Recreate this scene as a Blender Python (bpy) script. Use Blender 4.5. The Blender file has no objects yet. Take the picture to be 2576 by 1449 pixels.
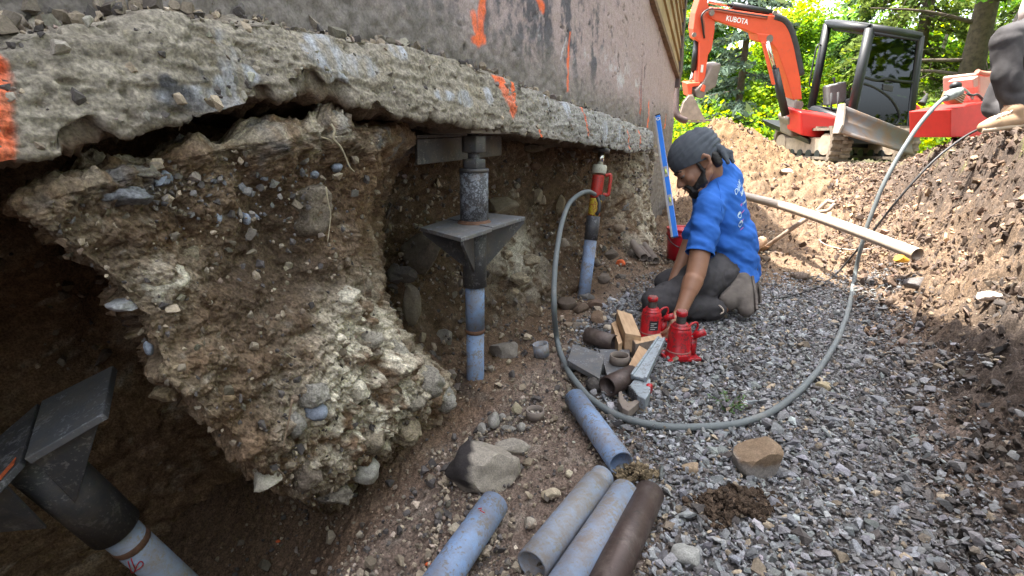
import bpy, bmesh, math, random
import numpy as np
from mathutils import Vector, Matrix

random.seed(7)
R = math.radians
scene = bpy.context.scene
col = scene.collection

# ------------------------------------------------------------------ camera, sky, sun, exposure
H = 0.95                                    # eye height above the trench floor (m)
PITCH = R(16.2)
cam_d = bpy.data.cameras.new('camera')
cam_d.lens = 18.0; cam_d.sensor_width = 36.0
cam_d.clip_start = 0.05; cam_d.clip_end = 400
cam = bpy.data.objects.new('camera', cam_d); col.objects.link(cam)
cam.location = (0, 0, H); cam.rotation_euler = (R(90) - PITCH, 0, 0)
scene.camera = cam
SUN_EL, SUN_AZ = R(71.5), R(160)              # azimuth of the sun seen from the scene, from +X towards +Y
w_ = bpy.data.worlds.new('World'); scene.world = w_; w_.use_nodes = True
nt = w_.node_tree; nt.nodes.clear()
sky = nt.nodes.new('ShaderNodeTexSky'); sky.sky_type = 'NISHITA'; sky.sun_disc = False
sky.sun_elevation = SUN_EL
sky.sun_rotation = R(90) - SUN_AZ           # Blender measures it clockwise from +Y
sky.air_density = 0.7; sky.dust_density = 4.0; sky.ozone_density = 0.6
bg = nt.nodes.new('ShaderNodeBackground'); bg.inputs['Strength'].default_value = 0.15
wo = nt.nodes.new('ShaderNodeOutputWorld')
hz = nt.nodes.new('ShaderNodeHueSaturation'); hz.inputs['Saturation'].default_value = 0.42   # thin summer haze whitens the sky
nt.links.new(sky.outputs[0], hz.inputs['Color']); nt.links.new(hz.outputs[0], bg.inputs[0]); nt.links.new(bg.outputs[0], wo.inputs[0])
sd = bpy.data.lights.new('sun', 'SUN'); sd.energy = 3.2; sd.angle = R(0.6); sd.color = (1.0, 0.94, 0.84)
so = bpy.data.objects.new('sun', sd); col.objects.link(so)
sdir = Vector((math.cos(SUN_EL) * math.cos(SUN_AZ), math.cos(SUN_EL) * math.sin(SUN_AZ), math.sin(SUN_EL)))
so.rotation_euler = sdir.to_track_quat('Z', 'Y').to_euler(); so.location = (0, 0, 20)
vs = scene.view_settings
vs.view_transform = 'Standard'; vs.look = 'None'; vs.gamma = 1.0; vs.use_curve_mapping = False
vs.exposure = 2.75
scene.cycles.max_bounces = 8; scene.cycles.diffuse_bounces = 5; scene.cycles.transparent_max_bounces = 12
scene.cycles.use_denoising = True

# ------------------------------------------------------------------ photo pixel (2576 wide) <-> space
FPX = 1288.0
CP, SP = math.cos(PITCH), math.sin(PITCH)
CAM = np.array([0, 0, H])
def ray(x, y):
    u = (np.asarray(x, float) - 1288.0) / FPX; v = (724.5 - np.asarray(y, float)) / FPX
    return np.stack([u, CP + v * SP, -SP + v * CP], -1)
def P(x, y, d):
    return Vector(CAM + ray(x, y) * d)
def onz(x, y, z=0.0):
    r = ray(x, y); return Vector(CAM + r * ((z - H) / r[2]))
# wall frame: u along the house wall (away), w outward into the trench
TX, TY, NX, NY, AX = 0.4613, 0.8872, 0.8872, -0.4613, -1.08
def uw(X, Y):
    return (X - AX) * TX + Y * TY, (X - AX) * NX + Y * NY
def W(u, w, z):
    return Vector((AX + u * TX + w * NX, u * TY + w * NY, z))
def onw(x, y, w):
    """ray through a photo pixel against the vertical plane at offset w from the footing front; gives (u, z)"""
    r = ray(x, y); t = (w + AX * NX) / (r[..., 0] * NX + r[..., 1] * NY)
    X, Y = r[..., 0] * t, r[..., 1] * t
    return (X - AX) * TX + Y * TY, H + r[..., 2] * t

# ------------------------------------------------------------------ numpy noise
_rng = np.random.RandomState(11)
_perm = np.concatenate([_rng.permutation(256)] * 3)
_g = _rng.normal(size=(256, 3)); _g /= np.linalg.norm(_g, axis=1)[:, None]
def pn(p):
    p = np.asarray(p, float); i = np.floor(p).astype(int); f = p - i; i &= 255
    s = f * f * f * (f * (f * 6 - 15) + 10)
    def gr(dx, dy, dz):
        h = _perm[_perm[_perm[i[..., 0] + dx] + i[..., 1] + dy] + i[..., 2] + dz]
        g = _g[h]
        return g[..., 0] * (f[..., 0] - dx) + g[..., 1] * (f[..., 1] - dy) + g[..., 2] * (f[..., 2] - dz)
    def L(a, b, t): return a + (b - a) * t
    return L(L(L(gr(0,0,0), gr(1,0,0), s[...,0]), L(gr(0,1,0), gr(1,1,0), s[...,0]), s[...,1]),
             L(L(gr(0,0,1), gr(1,0,1), s[...,0]), L(gr(0,1,1), gr(1,1,1), s[...,0]), s[...,1]), s[...,2]) * 1.6
def fbm(p, sc=1.0, octv=4, gain=0.5, seed=0.0, billow=False):
    p = np.asarray(p, float) * sc + seed * 17.31; a = 1.0; o = 0; t = 0
    for k in range(octv):
        n = pn(p)
        if billow: n = np.abs(n) * 2 - 0.6
        o = o + a * n; t += a; p = p * 2.03 + 5.2; a *= gain
    return o / t
def sst(x, a, b):
    t = np.clip((np.asarray(x, float) - a) / (b - a), 0, 1); return t * t * (3 - 2 * t)
def mixc(c, d, t):
    return c + (np.asarray(d, float) - c) * t[..., None]

# ------------------------------------------------------------------ object helpers
def tag(o, label=None, cat=None, group=None, kind=None):
    if label: o['label'] = label
    if cat: o['category'] = cat
    if group: o['group'] = group
    if kind: o['kind'] = kind
    return o
def empty(name, loc=(0, 0, 0), label=None, cat=None, group=None):
    o = bpy.data.objects.new(name, None); col.objects.link(o); o.location = loc
    o.empty_display_size = 0.1
    return tag(o, label, cat, group)
def link(name, me, parent=None):
    o = bpy.data.objects.new(name, me); col.objects.link(o)
    if parent is not None:
        o.parent = parent
        o.matrix_parent_inverse = Matrix.Translation(-Vector(parent.location)) if parent.type == 'EMPTY' and not any(parent.rotation_euler) else parent.matrix_basis.inverted()
    return o
def np_mesh(name, verts, faces, mat, cols=None, smooth=True):
    """fast mesh from numpy arrays; faces (n,3) or (n,4); cols per vertex"""
    verts = np.ascontiguousarray(verts, np.float32); faces = np.ascontiguousarray(faces, np.int32)
    me = bpy.data.meshes.new(name); k = faces.shape[1]
    me.vertices.add(len(verts)); me.vertices.foreach_set('co', verts.ravel())
    me.loops.add(faces.size); me.loops.foreach_set('vertex_index', faces.ravel())
    me.polygons.add(len(faces)); me.polygons.foreach_set('loop_start', np.arange(0, faces.size, k, dtype=np.int32))
    if cols is not None:
        a = me.color_attributes.new('Col', 'FLOAT_COLOR', 'POINT')
        c = np.ones((len(verts), 4), np.float32); c[:, :3] = cols
        a.data.foreach_set('color', c.ravel())
    me.update(calc_edges=True)
    me.polygons.foreach_set('use_smooth', np.full(len(faces), smooth, bool))
    if mat: me.materials.append(mat)
    return me
def grid_faces(nr, nc, wrap=False):
    r = np.arange(nr - 1)[:, None]; c = np.arange(nc if wrap else nc - 1)[None, :]; c2 = (c + 1) % nc
    a = r * nc + c; b = r * nc + c2
    return np.stack([a, b, b + nc, a + nc], -1).reshape(-1, 4)
def grid_normals(Pg):
    du = np.gradient(Pg, axis=1); dv = np.gradient(Pg, axis=0)
    n = np.cross(du, dv); return n / (np.linalg.norm(n, axis=-1, keepdims=True) + 1e-9)

class MB:
    """collects shapes that end up as ONE mesh object"""
    def __init__(s): s.v = []; s.f = []; s.sm = []
    def add(s, vs, fs, smooth=False):
        b = len(s.v); s.v += [tuple(v) for v in vs]
        for f in fs: s.f.append(tuple(i + b for i in f)); s.sm.append(smooth)
        return s
    def box(s, c, size, rot=None):
        sx, sy, sz = size[0] / 2, size[1] / 2, size[2] / 2
        vs = [Vector((x, y, z)) for x in (-sx, sx) for y in (-sy, sy) for z in (-sz, sz)]
        if rot is not None: vs = [rot @ v for v in vs]
        c = Vector(c)
        return s.add([v + c for v in vs], [(0,1,3,2), (4,6,7,5), (0,4,5,1), (2,3,7,6), (0,2,6,4), (1,5,7,3)])
    def hexa(s, b, t):                       # bottom four, top four
        return s.add(list(b) + list(t), [(3,2,1,0), (4,5,6,7), (0,1,5,4), (1,2,6,5), (2,3,7,6), (3,0,4,7)])
    def cyl(s, p0, p1, r0, r1=None, n=20, caps=(True, True)):
        r1 = r0 if r1 is None else r1
        p0, p1 = Vector(p0), Vector(p1); a = (p1 - p0).normalized()
        e = a.orthogonal().normalized(); f = a.cross(e)
        vs = []
        for p, r in ((p0, r0), (p1, r1)):
            vs += [p + (e * math.cos(2 * math.pi * k / n) + f * math.sin(2 * math.pi * k / n)) * r for k in range(n)]
        s.add(vs, [(k, (k + 1) % n, n + (k + 1) % n, n + k) for k in range(n)], True)
        if caps[0]: s.add(vs[:n], [tuple(range(n))[::-1]])
        if caps[1]: s.add(vs[n:], [tuple(range(n))])
        return s
    def lathe(s, p0, axis, prof, n=24):      # prof: (distance along axis, radius)
        p0 = Vector(p0); a = Vector(axis).normalized(); e = a.orthogonal().normalized(); f = a.cross(e)
        vs = []
        for h, r in prof:
            vs += [p0 + a * h + (e * math.cos(2 * math.pi * k / n) + f * math.sin(2 * math.pi * k / n)) * r for k in range(n)]
        fs = []
        for j in range(len(prof) - 1):
            fs += [(j*n + k, j*n + (k+1) % n, (j+1)*n + (k+1) % n, (j+1)*n + k) for k in range(n)]
        return s.add(vs, fs, True)
    def pipe(s, p0, p1, r, t, n=28):         # hollow pipe
        L = (Vector(p1) - Vector(p0)).length
        return s.lathe(p0, Vector(p1) - Vector(p0), [(0, r), (L, r), (L, r - t), (0, r - t), (0, r)], n)
    def tube(s, pts, r, n=8, caps=True):
        pts = [Vector(p) for p in pts]; m = len(pts)
        rr = r if hasattr(r, '__len__') else [r] * m
        t = (pts[1] - pts[0]).normalized(); e = t.orthogonal().normalized(); vs = []
        for i, p in enumerate(pts):
            t = (pts[min(i + 1, m - 1)] - pts[max(i - 1, 0)]).normalized()
            e = (e - t * e.dot(t)).normalized(); f = t.cross(e)
            vs += [p + (e * math.cos(2 * math.pi * k / n) + f * math.sin(2 * math.pi * k / n)) * rr[i] for k in range(n)]
        fs = []
        for j in range(m - 1):
            fs += [(j*n + k, j*n + (k+1) % n, (j+1)*n + (k+1) % n, (j+1)*n + k) for k in range(n)]
        s.add(vs, fs, True)
        if caps: s.add(vs[:n], [tuple(range(n))[::-1]]); s.add(vs[-n:], [tuple(range(n))])
        return s
    def prism(s, poly, off, off0=None):      # closed 3-D polygon pushed along a vector
        off = Vector(off); a = [Vector(p) + (Vector(off0) if off0 is not None else Vector()) for p in poly]; n = len(a)
        b = [p + off for p in a]
        return s.add(a + b, [tuple(range(n)), tuple(range(2*n - 1, n - 1, -1))] + [(k, n + k, n + (k+1) % n, (k+1) % n) for k in range(n)])
    def build(s, name, mat, parent=None, bevel=0.0, seg=2, recalc=True):
        me = bpy.data.meshes.new(name); me.from_pydata(s.v, [], s.f)
        me.polygons.foreach_set('use_smooth', s.sm)
        if recalc:
            bm = bmesh.new(); bm.from_mesh(me); bmesh.ops.remove_doubles(bm, verts=bm.verts, dist=1e-6)
            bmesh.ops.recalc_face_normals(bm, faces=bm.faces); bm.to_mesh(me); bm.free()
        me.materials.append(mat); o = link(name, me, parent)
        if bevel:
            b = o.modifiers.new('bevel', 'BEVEL'); b.width = bevel; b.segments = seg; b.limit_method = 'ANGLE'; b.angle_limit = R(35)
        return o
def smooth_path(pts, n=10):
    pts = [Vector(p) for p in pts]; out = []
    q = [pts[0] * 2 - pts[1]] + pts + [pts[-1] * 2 - pts[-2]]
    for i in range(1, len(q) - 2):
        a, b, c, d = q[i-1], q[i], q[i+1], q[i+2]
        for k in range(n):
            t = k / n
            out.append(0.5 * ((2*b) + (c - a)*t + (2*a - 5*b + 4*c - d)*t*t + (3*b - a - 3*c + d)*t**3))
    out.append(pts[-1]); return out
def copy_tree(o, parent=None):
    c = o.copy(); col.objects.link(c)
    if parent is not None: c.parent = parent
    for ch in list(o.children): copy_tree(ch, c)
    return c

# ------------------------------------------------------------------ materials
def new_mat(name):
    m = bpy.data.materials.new(name); m.use_nodes = True
    t = m.node_tree; b = t.nodes['Principled BSDF']
    return m, t, b
def N(t, kind, **kw):
    n = t.nodes.new(kind)
    for k, v in kw.items(): setattr(n, k, v)
    return n
def noise_node(t, scale, detail=6, rough=0.6, coord='Object'):
    tc = N(t, 'ShaderNodeTexCoord'); n = N(t, 'ShaderNodeTexNoise')
    n.inputs['Scale'].default_value = scale; n.inputs['Detail'].default_value = detail; n.inputs['Roughness'].default_value = rough
    t.links.new(tc.outputs[coord], n.inputs['Vector']); return n
def ramp(t, src, stops):
    r = N(t, 'ShaderNodeValToRGB'); e = r.color_ramp.elements
    e[0].position, e[0].color = stops[0][0], (*stops[0][1], 1)
    e[1].position, e[1].color = stops[-1][0], (*stops[-1][1], 1)
    for p, c in stops[1:-1]:
        k = e.new(p); k.color = (*c, 1)
    t.links.new(src, r.inputs[0]); return r
def add_bump(t, b, src, strength, dist):
    bp = N(t, 'ShaderNodeBump'); bp.inputs['Strength'].default_value = strength; bp.inputs['Distance'].default_value = dist
    t.links.new(src, bp.inputs['Height']); t.links.new(bp.outputs[0], b.inputs['Normal']); return bp
def mat_simple(name, c, rough=0.5, metal=0.0, var=0.25, scale=18, bump=0.0, bdist=0.002, spec=0.5, c2=None, thr=(0.35, 0.65)):
    m, t, b = new_mat(name)
    n = noise_node(t, scale)
    d = c2 if c2 else tuple(x * (1 - var) for x in c)
    r = ramp(t, n.outputs[0], [(thr[0], d), (thr[1], c)])
    t.links.new(r.outputs[0], b.inputs['Base Color'])
    b.inputs['Roughness'].default_value = rough; b.inputs['Metallic'].default_value = metal
    b.inputs['Specular IOR Level'].default_value = spec
    if bump:
        add_bump(t, b, noise_node(t, scale * 4, 8, 0.65).outputs[0], bump, bdist)
    return m
def mat_attr(name, rough=0.9, sc=60, var=(0.65, 1.25), bump=0.6, bdist=0.004, bsc=120, spec=0.25, grain=170, gv=(0.45, 1.6)):
    """vertex colour times fine grain, with fine relief"""
    m, t, b = new_mat(name)
    a = N(t, 'ShaderNodeAttribute', attribute_name='Col')
    n = noise_node(t, sc, 8, 0.7)
    r = ramp(t, n.outputs[0], [(0.3, (var[0],) * 3), (0.7, (var[1],) * 3)])
    mx = N(t, 'ShaderNodeMix', data_type='RGBA', blend_type='MULTIPLY'); mx.inputs['Factor'].default_value = 1
    t.links.new(a.outputs['Color'], mx.inputs[6]); t.links.new(r.outputs[0], mx.inputs[7])
    n2 = noise_node(t, grain, 3, 0.6)
    r2 = ramp(t, n2.outputs[0], [(0.32, (gv[0],) * 3), (0.5, (1, 1, 1)), (0.68, (gv[1],) * 3)])
    m2 = N(t, 'ShaderNodeMix', data_type='RGBA', blend_type='MULTIPLY'); m2.inputs['Factor'].default_value = 1
    t.links.new(mx.outputs[2], m2.inputs[6]); t.links.new(r2.outputs[0], m2.inputs[7])
    t.links.new(m2.outputs[2], b.inputs['Base Color'])
    b.inputs['Roughness'].default_value = rough; b.inputs['Specular IOR Level'].default_value = spec
    if bump:
        ad = N(t, 'ShaderNodeMath', operation='MULTIPLY_ADD'); ad.inputs[1].default_value = .5
        t.links.new(n2.outputs[0], ad.inputs[0]); t.links.new(noise_node(t, bsc, 8, 0.7).outputs[0], ad.inputs[2])
        add_bump(t, b, ad.outputs[0], bump, bdist)
    return m
def mat_painted_steel(name, paint, under, amount=0.45, sc=14, rough=0.45, metal=0.0, dirt=(0.13, 0.09, 0.06), dirt_amt=0.42, spk=70):
    """paint worn through to the metal in blotches and specks, dirt over it"""
    m, t, b = new_mat(name)
    n1 = noise_node(t, sc * 2.6, 10, 0.78); n2 = noise_node(t, spk * 2, 4, 0.6); n3 = noise_node(t, sc * 0.45, 8, 0.7)
    big = N(t, 'ShaderNodeMath', operation='MULTIPLY_ADD'); t.links.new(n2.outputs[0], big.inputs[0]); big.inputs[1].default_value = 0.6
    t.links.new(n1.outputs[0], big.inputs[2])
    r1 = ramp(t, big.outputs[0], [(amount + 0.16, (1, 1, 1)), (amount + 0.24, (0, 0, 0))])
    pr = ramp(t, n3.outputs[0], [(0.3, tuple(x * 0.72 for x in paint)), (0.7, paint)])
    m1 = N(t, 'ShaderNodeMix', data_type='RGBA'); t.links.new(r1.outputs[0], m1.inputs[0])
    t.links.new(pr.outputs[0], m1.inputs[6]); m1.inputs[7].default_value = (*under, 1)
    nd = noise_node(t, sc * 1.1, 10, 0.78)
    r2 = ramp(t, nd.outputs[0], [(1 - dirt_amt - 0.10, (0, 0, 0)), (1 - dirt_amt + 0.16, (0.9,) * 3)])
    m2 = N(t, 'ShaderNodeMix', data_type='RGBA'); t.links.new(r2.outputs[0], m2.inputs[0])
    t.links.new(m1.outputs[2], m2.inputs[6]); m2.inputs[7].default_value = (*dirt, 1)
    t.links.new(m2.outputs[2], b.inputs['Base Color'])
    b.inputs['Metallic'].default_value = metal
    rr = ramp(t, n1.outputs[0], [(0.3, (min(1, rough + 0.25),) * 3), (0.7, (rough,) * 3)]); t.links.new(rr.outputs[0], b.inputs['Roughness'])
    add_bump(t, b, big.outputs[0], 0.25, 0.002)
    return m
# ------------------------------------------------------------------ terrain
def hx(X, Y):
    """height of the dug ground; X, Y numpy"""
    X = np.asarray(X, float); Y = np.asarray(Y, float)
    u, w = uw(X, Y)
    p2 = np.stack([X, Y, np.zeros_like(X)], -1)
    lo = fbm(p2, 0.9, 3, 0.5, 3)
    wj = w + 0.10 * fbm(p2, 1.6, 3, 0.5, 5)
    # right bank and ridge
    prof = np.interp(wj, [1.45, 1.60, 1.75, 1.90, 2.00, 2.12, 2.35, 3.2, 5.0, 8.0], [0, .11, .24, .42, .66, .93, 1.0, .97, .78, .62])
    hc = np.interp(Y, [-2, 0.5, 1.5, 3, 4.2, 5.2, 6.5, 8, 11], [.85, .85, .95, 1.03, .98, .86, .66, .52, .50])
    bank = prof * hc
    # far end of the trench climbs to grade
    end = 0.5 * sst(Y + 0.15 * lo, 3.9, 6.6) * sst(w, -0.4, 0.2) + 0.10 * sst(Y, 3.0, 4.0)
    pile = 0.64 * np.exp(-(((X - 2.55) / 0.62) ** 2 + ((Y - 7.1) / 1.0) ** 2)) + 0.18 * np.exp(-(((X - 3.25) / 0.4) ** 2 + ((Y - 6.8) / 0.7) ** 2))
    z = np.maximum(bank, end) + pile
    z = np.where(Y > 11, 0.62 + 0 * z, z) if False else z
    # left pit under the footing
    pit = sst(-w, -0.20, 0.30) * sst(-u, -1.75, -1.15)
    z = z - 0.42 * pit
    # furrow where the overhanging block meets the floor
    z = z - 0.05 * np.exp(-((w - 0.06) / 0.12) ** 2) * sst(-u, -2.1, -1.6)
    # floor climbs into the recess behind the piers
    rec = sst(-w, 0.10, 0.55) * sst(u, 1.9, 2.4)
    z = z + 0.16 * rec + 0.16 * sst(-w, -0.05, 0.35) * sst(u, 3.45, 4.2) * sst(-u, -6.0, -5.2)
    z = z - 0.06 * np.exp(-(((u - 1.9) / 0.22) ** 2 + ((w + 0.05) / 0.2) ** 2))
    z = z + 1.1 * sst(-Y, 0.5, 1.6)                          # unseen trench end, added behind the camera to cut low sky light
    return z + 0.018 * lo
def gz(X, Y): return float(hx(np.array([X]), np.array([Y]))[0])
def ong(x, y, lift=0.0):
    """first ground point along the ray of a photo pixel"""
    r = ray(x, y); t = np.linspace(0.6, 14, 2700)
    X, Y, Z = r[0] * t, r[1] * t, H + r[2] * t
    below = Z < hx(X, Y) + lift
    k = int(np.argmax(below)) if below.any() else len(t) - 1
    return Vector((X[k], Y[k], Z[k]))

def gravel_mask(X, Y):
    u, w = uw(X, Y)
    left = np.interp(Y, [0.3, 1.2, 1.94, 2.6, 3.4], [1.0, .74, .34, .12, .2])
    p2 = np.stack([X, Y, np.zeros_like(X)], -1)
    j = 0.09 * fbm(p2, 3.0, 3, 0.5, 8)
    return sst(w + j, left - 0.08, left + 0.12) * (1 - sst(w + j * 2.2, 1.38, 1.68)) * (1 - sst(Y + 0.5 * j, 2.95, 3.55))

def build_ground():
    na = 660
    a1 = np.linspace(R(-50), R(50), na)                      # dense in front, coarse all round
    a = np.concatenate([np.linspace(R(-180), R(-50), 60)[:-1], a1, np.linspace(R(50), R(180), 60)[1:-1]])
    r = np.concatenate([np.geomspace(.22, .7, 24)[:-1], np.geomspace(.7, 8, 610)[:-1], np.geomspace(8, 30, 60)])
    r = np.concatenate([[0.01], r, [45, 80, 160, 320]])
    A, RR = np.meshgrid(a, r)
    X = RR * np.sin(A); Y = RR * np.cos(A)
    u, w = uw(X, Y)
    Z = hx(X, Y)
    p2 = np.stack([X, Y, Z], -1)
    gm = gravel_mask(X, Y)
    bankm = sst(w, 1.42, 1.7)
    endm = sst(Y + .3 * fbm(np.stack([X, Y, 0 * X], -1), 1.5, 3, .5, 12), 2.9, 3.5)
    rough = np.maximum(bankm, sst(Y, 3.4, 4.8))
    far = 1 - sst(RR, 9, 16)
    big = fbm(p2, 5.0, 4, 0.55, 1, True)
    med = fbm(p2, 13.0, 4, 0.6, 2, True)
    fine = fbm(p2, 42.0, 3, 0.6, 4, True)
    dz = rough * (0.10 * big + 0.060 * med + 0.016 * fbm(p2, 34, 3, .6, 6, True)) + 0.012 * fine * far + (1 - rough) * (1 - gm) * (0.014 * med + 0.012 * big)
    holes = sst(fbm(p2, 3.2, 3, 0.5, 9), 0.22, 0.5) * bankm * sst(w, 1.75, 1.95) * (1 - sst(w, 2.15, 2.4))
    dz = dz - 0.22 * holes
    Z = Z + dz * far
    # colours: soil tones, with the sunlit stretches painted lighter tan
    brown = np.array([.135, .088, .056]); dark = np.array([.055, .040, .030]); tan = np.array([.185, .124, .078])
    grey = np.array([.13, .125, .125]); pale = np.array([.25, .205, .155]); ochre = np.array([.165, .098, .045])
    C = np.zeros(X.shape + (3,)) + brown
    n1 = fbm(p2, 2.2, 4, 0.6, 21); n2 = fbm(p2, 7.0, 4, 0.6, 22); n3 = fbm(p2, 28.0, 3, 0.6, 23)
    C = mixc(C, dark, sst(n1 + 0.4 * n2, 0.0, 0.5)); C = mixc(C, pale, 0.75 * sst(n2 + 0.6 * n3, 0.02, 0.45) * sst(w, -0.1, 0.2)); C = mixc(C, np.array([.19, .115, .065]), .6 * sst(n1 - .4 * n2, .0, .4) * sst(w, -.1, .2))
    C = mixc(C, grey, gm * 0.9)
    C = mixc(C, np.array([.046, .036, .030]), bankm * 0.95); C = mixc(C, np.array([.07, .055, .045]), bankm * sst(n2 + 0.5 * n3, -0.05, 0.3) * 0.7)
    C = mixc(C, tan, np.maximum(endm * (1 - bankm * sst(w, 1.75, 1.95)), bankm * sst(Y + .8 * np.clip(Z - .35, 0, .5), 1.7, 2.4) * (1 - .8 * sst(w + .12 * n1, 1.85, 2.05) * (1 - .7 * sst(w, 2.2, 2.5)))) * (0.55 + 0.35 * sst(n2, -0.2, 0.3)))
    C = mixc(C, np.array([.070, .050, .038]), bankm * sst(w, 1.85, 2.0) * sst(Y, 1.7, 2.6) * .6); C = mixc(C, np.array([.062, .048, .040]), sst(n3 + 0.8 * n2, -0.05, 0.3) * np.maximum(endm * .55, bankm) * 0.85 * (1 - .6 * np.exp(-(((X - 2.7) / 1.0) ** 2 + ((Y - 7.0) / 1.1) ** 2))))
    C = mixc(C, ochre, np.exp(-(((X - 2.8) / 1.1) ** 2 + ((Y - 7.0) / 1.2) ** 2)) * 0.9)
    C = mixc(C, np.array([.16, .17, .05]), 0.7 * sst(fbm(p2, 3.6, 3, 0.5, 31) + 0.35 * n3, 0.33, 0.5) * bankm * sst(Z, .6, .85))
    C = mixc(C, np.array([.09, .12, .04]), sst(RR, 9, 13))
    C = mixc(C, np.array([.20, .165, .15]), 0.4 * (1 - rough) * (1 - gm) * sst(w, -.05, .2) * sst(-u, -4.5, -3.5))
    V = np.stack([X, Y, Z], -1).reshape(-1, 3)
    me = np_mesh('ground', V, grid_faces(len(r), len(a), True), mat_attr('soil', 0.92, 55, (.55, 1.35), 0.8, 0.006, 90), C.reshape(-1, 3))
    return tag(link('ground', me), None, None, None, 'structure')
build_ground()

# ------------------------------------------------------------------ loose stone, as real geometry
def hull_variant(seed, flat=0.45, npt=11):
    rs = np.random.RandomState(seed)
    p = rs.normal(size=(npt, 3)); p /= np.linalg.norm(p, axis=1)[:, None]
    p *= (0.8 + 0.3 * rs.rand(npt))[:, None]; p[:, 1] *= 0.55 + 0.3 * rs.rand(); p[:, 2] *= flat * (0.6 + 0.6 * rs.rand())
    bm = bmesh.new(); vs = [bm.verts.new(q) for q in p]
    bmesh.ops.convex_hull(bm, input=vs)
    bmesh.ops.delete(bm, geom=[v for v in bm.verts if not v.link_faces], context='VERTS')
    bmesh.ops.triangulate(bm, faces=bm.faces); bm.verts.index_update()
    V = np.array([v.co for v in bm.verts]); F = np.array([[v.index for v in f.verts] for f in bm.faces]); bm.free()
    return V / np.abs(V[:, 0]).max(), F
HULLS = [hull_variant(100 + k) for k in range(14)]
CHUNKS = [hull_variant(200 + k, 0.75, 13) for k in range(10)]
def scatter(name, pos, size, cols, label, mat, hulls=HULLS, tilt=0.45, seed=1, nrm=None, cat='gravel', sink=0.15, smooth=False):
    rs = np.random.RandomState(seed); n = len(pos); k = rs.randint(0, len(hulls), n)
    yaw = rs.rand(n) * 2 * math.pi; tx = rs.normal(size=n) * tilt; ty = rs.normal(size=n) * tilt
    VV = []; FF = []; CC = []; base = 0
    for h, (V, F) in enumerate(hulls):
        m = np.where(k == h)[0]
        if not len(m): continue
        v = V[None] * size[m][:, None, None] * np.array([1, 1, 1])
        cx, sx, cy, sy, cz, sz = np.cos(tx[m]), np.sin(tx[m]), np.cos(ty[m]), np.sin(ty[m]), np.cos(yaw[m]), np.sin(yaw[m])
        x, y, z = v[..., 0], v[..., 1], v[..., 2]
        y, z = y * cx[:, None] - z * sx[:, None], y * sx[:, None] + z * cx[:, None]
        x, z = x * cy[:, None] + z * sy[:, None], -x * sy[:, None] + z * cy[:, None]
        x, y = x * cz[:, None] - y * sz[:, None], x * sz[:, None] + y * cz[:, None]
        zoff = -z.min(axis=1) * (1 - 2 * sink)
        o = np.stack([x + pos[m][:, 0:1], y + pos[m][:, 1:2], z + pos[m][:, 2:3] + zoff[:, None]], -1)
        VV.append(o.reshape(-1, 3)); CC.append(np.repeat(cols[m], len(V), axis=0))
        FF.append((F[None] + (base + np.arange(len(m)) * len(V))[:, None, None]).reshape(-1, 3)); base += len(m) * len(V)
    me = np_mesh(name, np.concatenate(VV), np.concatenate(FF), mat, np.concatenate(CC), smooth)
    return tag(link(name, me), label, cat, None, 'stuff')
M_STONE = mat_attr('stone', 0.78, 70, (.72, 1.2), 0.5, 0.002, 160, 0.35, 260, (.75, 1.25))
def stone_cols(n, rs, base=(.205, .208, .215), sd=0.30, tanp=0.09, darkp=0.14):
    c = np.array(base)[None] * np.exp(rs.normal(size=n) * sd)[:, None]
    c *= 1 + rs.normal(size=(n, 3)) * 0.03
    t = rs.rand(n)
    c[t < tanp] = np.array([.27, .22, .16]) * np.exp(rs.normal(size=(t < tanp).sum()) * 0.3)[:, None]
    c[t > 1 - darkp] = np.array([.085, .075, .07]) * np.exp(rs.normal(size=(t > 1 - darkp).sum()) * 0.2)[:, None]
    return np.clip(c, 0.02, 0.6)
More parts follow.
